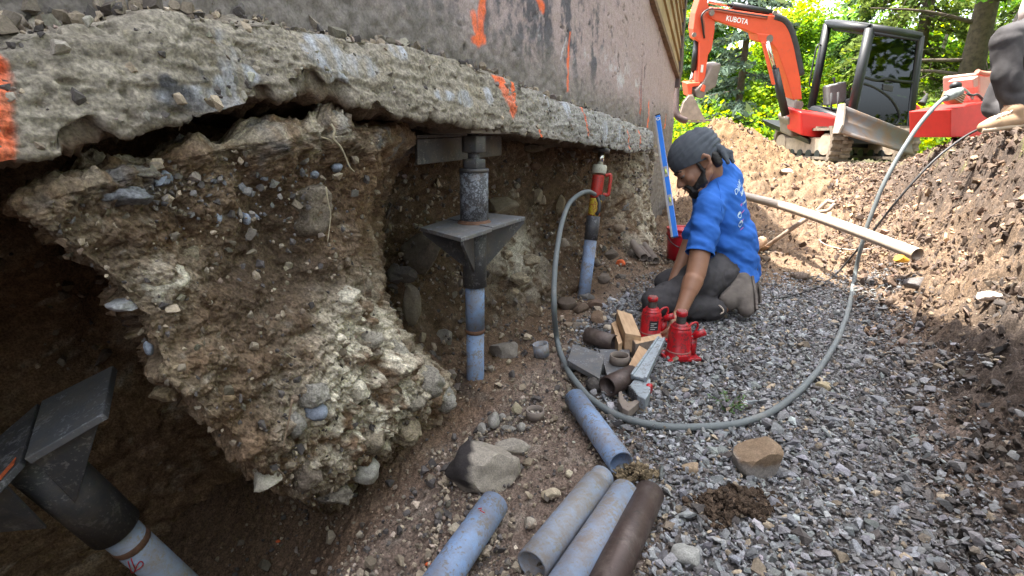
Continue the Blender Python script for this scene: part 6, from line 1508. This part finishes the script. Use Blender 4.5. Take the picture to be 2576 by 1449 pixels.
blob('body', body, .0062, M_SKIN, man, 3, factor=.45)
# face: eyes, brows, beard, hair
for s in (1, -1):
    e = MB(); p = h_(.083, .030 * s, -.001)
    m = prim_mesh([('e', p, (.011 * HS, .013 * HS, .008 * HS), HB)]); m.build('eye', mat_simple('eye_white', (.22, .17, .14), .3), man)
    m = prim_mesh([('e', h_(.0925, .030 * s, -.004), (.003 * HS, .005 * HS, .005 * HS), HB)]); m.build('iris', mat_simple('iris', (.02, .012, .008), .2), man)
    m = prim_mesh([('e', h_(.084, .030 * s, .0035), (.0125 * HS, .0145 * HS, .006 * HS), HB)]); m.build('eyelid', M_SKIN, man)
    m = MB().tube([h_(.097, .014 * s, .017), h_(.096, .030 * s, .024), h_(.083, .048 * s, .018)], [.004 * HS, .0055 * HS, .003 * HS], 8); m.build('eyebrow', M_HAIR, man)
def hdisp(V, Nn): return .004 * fbm(V, 60, 3, .6, 140, True)
blob('beard', [hc((.010, .060, -.034), (.030, .050, -.066), .012, .018), hc((.03, .05, -.05), (.06, .036, -.07), .014, .016), hc((.030, .052, -.065), (.066, .026, -.092), .016, .016), hc((-.004, -.064, -.022), (.02, -.054, -.062), .013, .016), hc((.02, -.054, -.062), (.062, -.028, -.094), .016, .017),
    he(.074, 0, -.088, .027, .032, .026), he(.055, 0, -.10, .03, .03, .02), hc((.094, -.02, -.046), (.094, .02, -.046), .0075, .0075), hc((.090, .022, -.048), (.080, .03, -.08), .008, .012), hc((.090, -.022, -.048), (.080, -.03, -.08), .008, .012)], .005, M_HAIR, man, 2, disp=hdisp)
blob('hair', [hc((-.055, .052, .0), (-.055, .05, -.035), .019, .019), hc((-.055, -.052, .0), (-.055, -.05, -.035), .019, .019), he(-.07, 0, -.005, .026, .05, .035), hc((.016, .066, .020), (.012, .0635, -.030), .0075, .0085)], .006, M_HAIR, man, 2, disp=hdisp)
def band_disp(V, Nn):
    L = (V - np.array(H0)) / HS; f, s, u = L @ np.array(hf), L @ np.array(hl), L @ np.array(hu)
    g = u * 1.2 + f * .35; q = np.stack([f * 9, g * 55, s * 6], -1)
    return (.0035 * fbm(q, 1, 3, .5, 150) + .004 * np.abs(np.sin(g * 105 + 2.2 * fbm(np.stack([f, s, u], -1), 14, 2, .5, 151))) * sst(-f, -.06, .08)) * HS
pc0 = h_(.104, 0, .030); pc1 = h_(-.09, 0, -.012); pdir = (pc1 - pc0).normalized(); pnrm = hl.cross(pdir).normalized()
if pnrm.dot(hu) > 0: pnrm = -pnrm
blob('bandana', [he(-.002, 0, .052, .107, .083, .096), he(-.045, 0, .06, .075, .072, .08)], .0055, M_BAND, man, 2, cuts=[(pc0, pnrm, 3)], thick=.004, disp=band_disp)
blob('bandana_tail', [hc((-.080, .03, .035), (-.098, .035, .0), .018, .016), hc((-.098, .035, .0), (-.115, .035, -.03), .014, .014), hc((-.095, .04, .0), (-.085, .055, -.055), .013, .009), hc((-.115, .035, -.03), (-.105, .045, -.065), .013, .007), hc((-.07, .045, .045), (-.092, .035, .01), .016, .016)], .005, M_BAND, man, 2, disp=lambda V, Nn: .006 * fbm(V, 30, 3, .6, 152))
# shirt
def fold(V, Nn):
    q = V @ np.array([[.8, .2, .5], [-.4, .9, .1], [-.45, -.3, .85]]); a = fbm(q * np.array([5, 5, 17]), 1, 3, .5, 160); b = fbm(V, 9, 3, .5, 161)
    g = np.abs(np.sin(q[:, 2] * 34 + 3 * b)) ** 2
    low = 1 - sst(V[:, 2], .30, .62)
    return .015 * a + .008 * b - .010 * g * (.25 + .75 * low)
sh_el = shL.lerp(elL, .70); axs = (elL - shL).normalized(); sr_el = shR.lerp(elR, .7)
hem = P(1836, 700, 2.92)
tdir = (che - pel).normalized()
shirt = [('c', upb + Vector((0, 0, -.01)), nek + (nek - upb).normalized() * -.01, .115, .075), ('e', che, (.150, .185, .20), (fwd, lft, tdir)), ('e', bel, (.150, .178, .16), (fwd, lft, tdir)), ('e', P(1834, 662, 2.92), (.150, .18, .13), (fwd, lft, tdir)),
    ('c', upb, shL, .085, .076), ('c', upb, shR, .10, .08), ('c', shL, shL.lerp(elL, .9), .080, .072), ('c', shR, shR.lerp(elR, .9), .08, .07), ('e', upb.lerp(che, .3) - fwd * .03, (.11, .17, .13), (fwd, lft, tdir)), ('e', P(1838, 600, 2.93), (.12, .155, .20), (fwd, lft, tdir)), ('c', P(1832, 712, 2.92), P(1828, 600, 2.9), .175, .16), ('e', P(1822, 452, 2.90), (.105, .165, .125), (fwd, lft, tdir)), ('c', P(1804, 432, 2.84), P(1812, 440, 2.95), .095, .095)]
so_ = blob('shirt', shirt, .0075, M_SHIRT, man, 7, cuts=[(sh_el, axs, .17), (hem, (Vector((.18, 0, -1))), .42)], thick=.004, disp=fold)
# sleeve and shoulder seams, a hair proud of the cloth
bmQ = bmesh.new(); bmQ.from_mesh(so_.data); from mathutils.bvhtree import BVHTree as _B; bq = _B.FromBMesh(bmQ); bmQ.free()
def seam(pts, r=.0022):
    o_ = []
    for x, y in pts:
        h = bq.ray_cast(Vector(CAM), Vector(ray(x, y)).normalized())
        if h[0] is not None: o_.append(h[0] + h[1] * .0008)
    if len(o_) > 2: MB().tube(smooth_path(o_, 3), r, 5).build('seam', M_SHIRT, so_)
seam([(1806, 456), (1812, 490), (1815, 530), (1812, 570), (1800, 604)]); seam([(1731, 632), (1745, 638), (1760, 641), (1776, 641)], .0026); seam([(1798, 610), (1806, 640), (1812, 668)]); seam([(1800, 668), (1830, 678), (1860, 684), (1882, 680)], .0026)
# trousers and boots
def tfold(V, Nn):
    b = fbm(V, 7, 4, .55, 170); k = V @ np.array([[.9, .1, .4], [-.1, 1, 0], [-.4, 0, .9]]); return .014 * b + .009 * fbm(k * np.array([22, 9, 7]), 1, 3, .5, 171) - .006 * np.abs(np.sin(k[:, 0] * 40 + 4 * b)) ** 3
blob('trousers', [('e', pel, (.15, .165, .14), (fwd, lft, Vector((0, 0, 1)))), ('c', hipL, knL, .098, .078), ('c', hipR, knR, .10, .078), ('c', knL, P(1800, 778, 2.72), .082, .060), ('c', knR, anR, .078, .06), ('c', hipL.lerp(knL, .3), pel, .12, .14), ('c', knL, P(1640, 775, 2.74), .075, .06)], .0085, M_TROU, man, 5, disp=tfold)
def boot(ankle, heel, toe, name='boot'):
    d = (toe - heel).normalized()
    b = blob(name, [('c', ankle, heel.lerp(ankle, .35), .052, .050), ('c', heel, heel.lerp(toe, .5), .046, .050), ('c', heel.lerp(toe, .45), toe, .050, .042), ('c', ankle, heel.lerp(toe, .45), .05, .05)], .006, M_BOOT, man, 4, disp=lambda V, Nn: .004 * fbm(V, 22, 3, .6, 180))
    # ridged sole on the far side of the foot
    nrm = (heel.lerp(toe, .5) - ankle); nrm = (nrm - d * nrm.dot(d)).normalized(); sdv = d.cross(nrm).normalized()
    for k in range(7):
        c = heel.lerp(toe, (k - .2) / 6.0) + nrm * .046; m = MB(); mtx = Matrix((d, sdv, nrm)).transposed(); m.box(c, (.030, .080 - .012 * abs(k - 4) / 2, .014), mtx); m.build('sole_lug', M_BOOT, b, .003)
boot(P(1832, 758, 2.72), P(1868, 706, 2.76), P(1876, 778, 2.70))
boot(P(1850, 745, 2.97), P(1878, 690, 3.0), P(1888, 760, 2.98))
MB().tube(smooth_path([P(1808, 768, 2.67), P(1816, 774, 2.66), P(1820, 784, 2.66), P(1812, 790, 2.66)], 3), .004, 6).build('lace', M_CREAM, man)
# print on the back of the shirt
from mathutils.bvhtree import BVHTree
bmS = bmesh.new(); bmS.from_mesh(so_.data); bv = BVHTree.FromBMesh(bmS); bmS.free()
def hitpx(x, y):
    r = Vector(ray(x, y)).normalized(); h = bv.ray_cast(Vector(CAM), r); return h[0]
M_PRW = mat_simple('white_print', (.55, .72, .80), .7, var=.1); M_PRP = mat_simple('pink_print', (.62, .12, .40), .7, var=.1)
def stamp(me, s0, es, et, sc, name, mat):
    for v in me.vertices:
        p = s0 + es * (v.co.x * sc) + et * (v.co.y * sc); h = bv.find_nearest(p)
        v.co = h[0] + h[1] * .0022
    me.materials.append(mat); link(name, me, so_)
es = (Vector((.55, .80, .42))).normalized(); et = Vector((-.12, -.12, 1)).normalized()
def ln(px_, txt, sc, mat, bold=False):
    s0 = hitpx(*px_)
    if s0 is None: return
    me = text_mesh(txt, bold); bm = bmesh.new(); bm.from_mesh(me); bmesh.ops.triangulate(bm, faces=bm.faces); bmesh.ops.subdivide_edges(bm, edges=bm.edges, cuts=1); bm.to_mesh(me); bm.free()
    stamp(me, s0, es, et, sc, 'print', mat)
ln((1850, 492), 'Dablimit', .044, M_PRW); ln((1864, 494), 'Basement', .032, M_PRW, True); ln((1868, 516), 'ment', .022, M_PRW, True)
ln((1864, 520), 'oo', .022, M_PRP, True); ln((1864, 540), '---', .035, M_PRP, True); ln((1866, 560), '--', .035, M_PRP, True); ln((1862, 582), '---', .03, M_PRP, True)
for x, y in ((1860, 541), (1862, 563)):
    s0 = hitpx(x, y)
    if s0 is not None:
        bm = bmesh.new(); n_ = 18; vi = [bm.verts.new((.016 * math.cos(2*math.pi*k/n_), .018 * math.sin(2*math.pi*k/n_), 0)) for k in range(n_)]; vj = [bm.verts.new((.0125 * math.cos(2*math.pi*k/n_), .0145 * math.sin(2*math.pi*k/n_), 0)) for k in range(n_)]
        for k in range(n_): bm.faces.new((vi[k], vi[(k+1) % n_], vj[(k+1) % n_], vj[k]))
        vk = [bm.verts.new((.011 * math.cos(math.pi * k / 6) , .004 + .010 * math.sin(math.pi * k / 6), 0)) for k in range(7)]; bm.faces.new(vk)
        me = bpy.data.meshes.new('badge'); bm.to_mesh(me); bm.free(); stamp(me, s0, es, et, 1.0, 'badge', M_PRW)

# second person on the crest: only a bent leg is in the picture
toe = P(2468, 322, 3.0); gz2 = toe.z
an2 = P(2545, 292, 3.02); kn2 = P(2524, 100, 2.98); hp2 = P(2690, 62, 3.14)
man2 = empty('person', (an2.x, an2.y, gz2), 'person at the right edge in dark work trousers and a tan boot on the crest', 'person')
tors = hp2 + Vector((.10, .15, .42)); nk2 = hp2 + Vector((.08, .15, .62))
hp2b = hp2 + Vector((.05, .30, 0)); kn2b = hp2b + Vector((-.06, .05, -.46)); an2b = an2 + Vector((.42, .35, .0))
sh2 = nk2 + Vector((.05, -.20, -.06)); sh2b = nk2 + Vector((.05, .22, -.06)); el2 = sh2 + Vector((.0, -.05, -.30)); wr2 = el2 + Vector((.05, .02, -.24)); el2b = sh2b + Vector((0, .05, -.3)); wr2b = el2b + Vector((.05, -.02, -.24))
bd2 = [('c', hp2, kn2, .075, .040), ('c', kn2, an2, .042, .036), ('c', hp2b, kn2b, .085, .058), ('c', kn2b, an2b, .055, .04), ('c', (hp2 + hp2b) / 2, tors, .15, .15), ('c', tors, nk2, .14, .07), ('c', nk2, nk2 + Vector((-.06, 0, .10)), .055, .055), ('e', nk2 + Vector((-.10, 0, .20)), (.095, .075, .115), WB), ('c', nk2 + Vector((-.19, 0, .20)), nk2 + Vector((-.205, 0, .175)), .012, .015),
       ('c', sh2, el2, .055, .045), ('c', el2, wr2, .043, .03), ('c', sh2b, el2b, .055, .045), ('c', el2b, wr2b, .043, .03), ('c', nk2, sh2, .07, .06), ('c', nk2, sh2b, .07, .06)] + hand(wr2, el2, wr2 - el2, Vector((0, .3, -1)), .45) + hand(wr2b, el2b, wr2b - el2b, Vector((0, -.3, -1)), .45, 1, -1)
blob('body', bd2, .010, M_SKIN, man2, 3)
blob('trousers', [('c', hp2, kn2 + Vector((.02, 0, 0)), .125, .082), ('c', kn2 + Vector((.03, 0, -.01)), P(2532, 190, 3.0), .080, .072), ('c', P(2534, 190, 3.0), P(2549, 272, 3.02), .072, .060), ('c', hp2b, kn2b, .12, .085), ('c', kn2b, an2b, .08, .065), ('e', (hp2 + hp2b) / 2 + Vector((0, 0, .03)), (.16, .20, .16), WB)], .009, M_TROU, man2, 5,
     cuts=[(P(2550, 280, 3.02), (an2 - kn2), .14)], thick=.004, disp=lambda V, Nn: .010 * fbm(V * np.array([1, 1, .45]), 8, 3, .5, 190) - .006 * np.abs(np.sin(V[:, 2] * 16 + V[:, 0] * 14 + 4 * fbm(V, 4, 2, .5, 191))) ** 4)
blob('boot', [('c', an2 + Vector((.0, 0, .03)), an2 + Vector((.01, 0, -.03)), .055, .055), ('c', P(2556, 303, 3.02), P(2500, 312, 3.0), .045, .045), ('c', P(2500, 311, 3.0), P(2476, 320, 3.0), .044, .034)], .006, mat_simple('tan_leather', (.34, .22, .13), .7, var=.25, scale=12, bump=.2), man2, 4)
m = MB(); m.tube(smooth_path([P(2470, 329, 2.99), P(2490, 327, 2.98), P(2520, 322, 2.98), P(2560, 318, 3.0), P(2592, 312, 3.02)], 3), .014, 8); m.build('sole', mat_simple('pale_sole', (.42, .33, .24), .8), man2)
for k in range(4):
    a_ = P(2506 + 10 * k, 300 - 4 * k, 2.965 + .006 * k); m = MB(); m.tube([a_, a_ + Vector((.018, .0, .022)), a_ + Vector((.03, .05, .02))], .004, 6); m.build('lace', M_CREAM, man2)
blob('sweater', [('c', (hp2 + hp2b) / 2 + Vector((0, 0, .14)), tors, .17, .17), ('c', tors, nk2, .165, .09), ('c', nk2, sh2, .09, .08), ('c', nk2, sh2b, .09, .08), ('c', sh2, el2, .075, .062), ('c', sh2b, el2b, .075, .062), ('c', el2, wr2, .06, .048), ('c', el2b, wr2b, .06, .048)], .010, mat_simple('pale_shirt', (.5, .42, .4), .85, var=.15), man2, 5)
# ------------------------------------------------------------------ trees and undergrowth
def leaf_mat(name, sheen=.35):
    m = bpy.data.materials.new(name); m.use_nodes = True; t = m.node_tree; t.nodes.clear()
    o = N(t, 'ShaderNodeOutputMaterial'); a = N(t, 'ShaderNodeAttribute', attribute_name='Col')
    d = N(t, 'ShaderNodeBsdfDiffuse'); tr = N(t, 'ShaderNodeBsdfTranslucent'); mx = N(t, 'ShaderNodeMixShader'); mx.inputs[0].default_value = sheen
    hs = N(t, 'ShaderNodeHueSaturation'); hs.inputs['Hue'].default_value = .485; hs.inputs['Saturation'].default_value = 1.1; hs.inputs['Value'].default_value = 1.75
    t.links.new(a.outputs['Color'], d.inputs[0]); t.links.new(a.outputs['Color'], hs.inputs['Color']); t.links.new(hs.outputs[0], tr.inputs[0])
    t.links.new(d.outputs[0], mx.inputs[1]); t.links.new(tr.outputs[0], mx.inputs[2]); t.links.new(mx.outputs[0], o.inputs[0]); return m
M_LEAF = leaf_mat('broad_leaf', .45); M_NEED = leaf_mat('needle', .25)
M_BARK = mat_simple('dark_bark', (.105, .080, .062), .95, var=.5, scale=12, bump=.8, bdist=.01); M_BARK2 = mat_simple('grey_bark', (.16, .14, .12), .95, var=.4, scale=10, bump=.7, bdist=.01)
def leaves(name, pos, size, cols, rs, parent, mat=M_LEAF, flat=.55, long=1.0, dirs=None):
    n = len(pos); nr = rs.normal(size=(n, 3)); nr[:, 2] = np.abs(nr[:, 2]) + flat; nr /= np.linalg.norm(nr, axis=1)[:, None]
    a = rs.normal(size=(n, 3)) if dirs is None else dirs + .25 * rs.normal(size=(n, 3)); a -= nr * (a * nr).sum(1)[:, None]; a /= np.linalg.norm(a, axis=1)[:, None] + 1e-9; b = np.cross(nr, a)
    s = size[:, None]
    V = np.stack([pos - a * s * .5 * long, pos + b * s * .36, pos + a * s * .5 * long, pos - b * s * .36], 1).reshape(-1, 3)
    F = np.arange(4 * n).reshape(-1, 4); me = np_mesh(name, V, F, mat, np.repeat(cols, 4, axis=0), False)
    o = link(name, me, parent); o['kind'] = 'stuff'; return o
GREENS = np.array([[.11, .21, .03], [.19, .29, .03], [.075, .16, .03], [.25, .32, .04], [.11, .23, .07]])
def ground_at(X, Y): return float(hx(np.array([X]), np.array([Y]))[0]) if Y < 30 else .6
def broadleaf(x, y, h, r, n, label, seed, leaf=.15, trunk=.14, tint=(1, 1, 1), low=.25, name='broadleaf_tree', group=None, bark=M_BARK2, grp='leafy trees behind the excavator'):
    rs = np.random.RandomState(seed); z0 = ground_at(x, y); t = empty(name, (x, y, z0), label, 'tree', grp)
    top = Vector((x + rs.normal() * .3, y + rs.normal() * .3, z0 + h * .86))
    pts = [Vector((x, y, z0 - .1)).lerp(top, k / 5) + Vector((rs.normal() * .10, rs.normal() * .10, 0)) * (k > 0) for k in range(6)]
    m = MB().tube(smooth_path(pts, 3), [trunk * (1 - .8 * k / 15) for k in range(16)], 9); m.build('trunk', bark, t)
    cs = []
    for k in range(11):
        f = low + (1 - low) * rs.rand(); p = pts[0].lerp(top, min(.95, f)); a = rs.rand() * 6.283; L = r * (.55 + .5 * rs.rand()) * (1.1 - .55 * f)
        q = p + Vector((math.cos(a) * L, math.sin(a) * L, L * (.25 + .35 * rs.rand())))
        MB().tube(smooth_path([p, p.lerp(q, .5) + Vector((0, 0, .06 * L)), q], 3), [trunk * .42 * (1 - .13 * k2) for k2 in range(7)], 6).build('limb', bark, t)
        cs += [p.lerp(q, .5), p.lerp(q, .8), q, q + Vector(rs.normal(size=3)) * .35 * r * .6]
    cs += [top + Vector(rs.normal(size=3)) * r * .35 for _ in range(7)]
    C = np.array([[*c] for c in cs]); k = rs.randint(0, len(C), n); cl = rs.normal(size=(n, 3)); cl /= np.linalg.norm(cl, axis=1)[:, None]; cl *= (r * .40 * rs.rand(n) ** .5)[:, None] * np.array([1, 1, .75])
    pos = C[k] + cl; pos[:, 2] = np.maximum(pos[:, 2], z0 + .15)
    ci = rs.randint(0, len(GREENS), len(C)); c = GREENS[ci][k] * np.array(tint) * np.exp(rs.normal(size=n) * .25)[:, None]
    leaves('crown', pos, leaf * np.exp(rs.normal(size=n) * .25), c, rs, t)
    return t
def conifer(x, y, h, r, label, seed, trunk=.12, nb=60, col_=(.045, .075, .045), dens=1.0, droop=.35, low=.06, name='spruce_tree', bark=M_BARK, bare=0, grp='conifers behind the excavator'):
    rs = np.random.RandomState(seed); z0 = ground_at(x, y); t = empty(name, (x, y, z0), label, 'tree', grp)
    MB().tube([Vector((x, y, z0 - .1)), Vector((x + .03, y, z0 + h * .5)), Vector((x, y, z0 + h))], [trunk, trunk * .62, .015], 10).build('trunk', bark, t)
    PP = []; DD = []; SS = []; bm_ = MB()
    for k in range(nb):
        f = low + (1 - low) * (k + rs.rand()) / nb; z = z0 + h * f; a = rs.rand() * 6.283; L = r * (1 - f) ** .75 * (.7 + .5 * rs.rand()) + .15
        d = np.array([math.cos(a), math.sin(a), 0]); n = int((36 + 85 * L) * dens)
        s = rs.rand(n) ** .7; base = np.array([x, y, z]); sag = -droop * L * s ** 1.6 + .06 * L * s
        side = np.array([-d[1], d[0], 0]); lat = rs.normal(size=n) * (.10 + .16 * L * (1 - s) * .8)
        p = base + d * (s * L)[:, None] + side * lat[:, None]; p[:, 2] += sag - .12 * np.abs(lat) - .10 * rs.rand(n)
        PP.append(p); dd = d * .6 + side * np.sign(lat)[:, None] * .6 + np.array([0, 0, -.5]); DD.append(dd); SS.append(np.full(n, .10) * np.exp(rs.normal(size=n) * .3))
        e = Vector(base + d * L + np.array([0, 0, -droop * L * .9])); bm_.tube([Vector(base), Vector(base).lerp(e, .5) + Vector((0, 0, .12 * droop * L)), e], [.020 * (L + .3), .012 * (L + .3), .004], 5)
    for k in range(bare):                        # dead limbs below the green crown
        z = z0 + h * low * (.25 + .75 * (k + rs.rand()) / bare); a = rs.rand() * 6.283; L = r * (.35 + .6 * rs.rand()); p = Vector((x, y, z)); q = p + Vector((math.cos(a) * L, math.sin(a) * L, L * (rs.rand() * .7 - .25)))
        MB().tube(smooth_path([p, p.lerp(q, .5) + Vector((0, 0, .12 * L * rs.normal())), q], 3), [.045, .04, .034, .028, .022, .015, .008], 6).build('dead_limb', bark, t)
        for _ in range(5):
            c = p.lerp(q, .3 + .7 * rs.rand()); d_ = Vector(rs.normal(size=3)) * .35; bm_.tube([c, c + d_ * .5 + Vector((0, 0, -.03)), c + d_ + Vector((0, 0, -.12))], [.012, .008, .003], 4)
    b = bm_.build('branches', bark, t); b['kind'] = 'stuff'
    pos = np.concatenate(PP); n = len(pos); c = 1.35 * np.array(col_)[None] * np.exp(rs.normal(size=n) * .3)[:, None]; c[rs.rand(n) < .18] *= np.array([1.7, 1.6, .9])
    leaves('crown', pos, np.concatenate(SS), c, rs, t, M_NEED, .3, 1.5, np.concatenate(DD)); return t
def at(px_, d): p = P(px_, 350, d); return p.x, p.y
x, y = at(1846, 12.5); conifer(x, y, 7.5, 1.5, 'thin spruce with bare dark trunk seen under the excavator boom', 1, .10, 42, (.06, .085, .065), 1.5, .30, .05)
x, y = at(2402, 11.0); conifer(x, y, 10, 2.7, 'big dark conifer with thick trunk right of the excavator cab', 2, .25, 40, (.055, .085, .030), .9, .45, .40, bare=12)
x, y = at(2265, 14.0); conifer(x, y, 9.5, 2.6, 'tall drooping conifer rising above the cab roof', 3, .18, 60, (.075, .105, .030), 1.4, .55, .18)
x, y = at(1735, 16.0); conifer(x, y, 8.0, 1.7, 'blue green conifer just right of the house downspout', 4, .12, 46, (.055, .095, .055), 1.5, .3, .05)
x, y = at(2118, 17.0); conifer(x, y, 6.0, 1.4, 'slim conifer between boom and cab behind', 5, .12, 50, (.05, .085, .035), 1.3, .4, .06)
x, y = at(2540, 13.5); conifer(x, y, 9.0, 2.4, 'conifer at the right edge behind the power pack', 6, .18, 46, (.06, .09, .03), 1.2, .45, .1)
x, y = at(2420, 9.2)
broadleaf(x + .5, y + .3, 6.2, 1.9, 15000, 'maple with broad bright green leaves reaching in at the top right', 11, .085, .10, (1.15, 1.1, .9), .52, 'maple_tree')
spots = [(1700, 19, 5.2, 2.0, 'leafy tree behind the house corner'), (1795, 17, 5.0, 1.8, 'leafy tree left of the thin spruce'), (1880, 18, 4.6, 1.9, 'leafy tree right of the thin spruce under the boom'), (1955, 17, 4.0, 1.7, 'leafy tree seen through the boom arch'),
         (2050, 20, 4.0, 1.9, 'leafy tree behind the boom cylinder'), (2150, 21, 7.0, 2.4, 'leafy tree seen through the cab'), (2340, 19, 7.0, 2.4, 'leafy tree between cab and the big conifer'), (2475, 20, 6.0, 2.2, 'leafy tree behind the power pack'), (2580, 18, 6.5, 2.3, 'leafy tree at the right edge'), (2720, 16, 6.5, 2.4, 'leafy tree beyond the right edge'), (2900, 13, 6.0, 2.4, 'leafy tree far right beyond the bank')]
for k, (px_, d, h, r, lb) in enumerate(spots):
    x, y = at(px_, d); broadleaf(x, y, h, r, 10500, lb, 30 + k, .115, .12, ((1.2, 1.1, .8), (1, 1, 1), (1.35, 1.2, .75))[k % 3], .10)
# shrubs and the wood beyond, each one mass nobody could count
def mass(name, label, cat, n, fn, size, seed, tint=(1, 1, 1)):
    rs = np.random.RandomState(seed); pos = fn(rs, n); c = GREENS[rs.randint(0, 5, n)] * np.array(tint) * np.exp(rs.normal(size=n) * .35)[:, None]
    p2 = pos.copy(); c = c * (1 + .5 * fbm(p2, .7, 3, .5, seed))[:, None]
    o = leaves(name, pos, size * np.exp(rs.normal(size=n) * .3), np.clip(c, .01, .5), rs, None, M_LEAF); return tag(o, label, cat)
def under(rs, n):
    a = R(8) + R(58) * rs.rand(n); d = 12.5 + 6 * rs.rand(n); X, Y = d * np.sin(a), d * np.cos(a)
    hgt = 1.1 + .8 * fbm(np.stack([X, Y, 0 * X], -1), .8, 3, .5, 61); return np.stack([X, Y, .55 + hgt * rs.rand(n)], -1)
mass('undergrowth', 'dense bright green undergrowth at the edge of the wood', 'undergrowth', 48000, under, .095, 62, (1.25, 1.15, .8))
def wood(rs, n):
    a = R(5) + R(75) * rs.rand(n); d = 26 + 9 * rs.rand(n); X, Y = d * np.sin(a), d * np.cos(a)
    hgt = 4.6 + 2.6 * fbm(np.stack([X, Y, 0 * X], -1), .22, 3, .5, 63); return np.stack([X, Y, .3 + hgt * rs.rand(n) ** .8], -1)
mass('woodland', 'far green woodland closing the view behind the garden trees', 'wood', 42000, wood, .34, 64, (1.2, 1.15, .85))

# unseen trees added right of and behind the camera to block low sky light
for k, (x, y, h, r, lb) in enumerate(((9.5, 1.5, 8, 2.6, 'leafy tree standing right of the trench, beyond the spoil bank'), (9.0, -4.5, 8.5, 2.8, 'leafy tree behind the camera on the right'), (4.5, -9.5, 8, 2.7, 'leafy tree behind the camera in the garden'), (12.5, 6.0, 8, 2.6, 'leafy tree far right past the power pack'))):
    broadleaf(x, y, h, r, 4200, lb, 80 + k, .26, .14, (1, 1, 1), .08, grp='leafy trees around the garden')
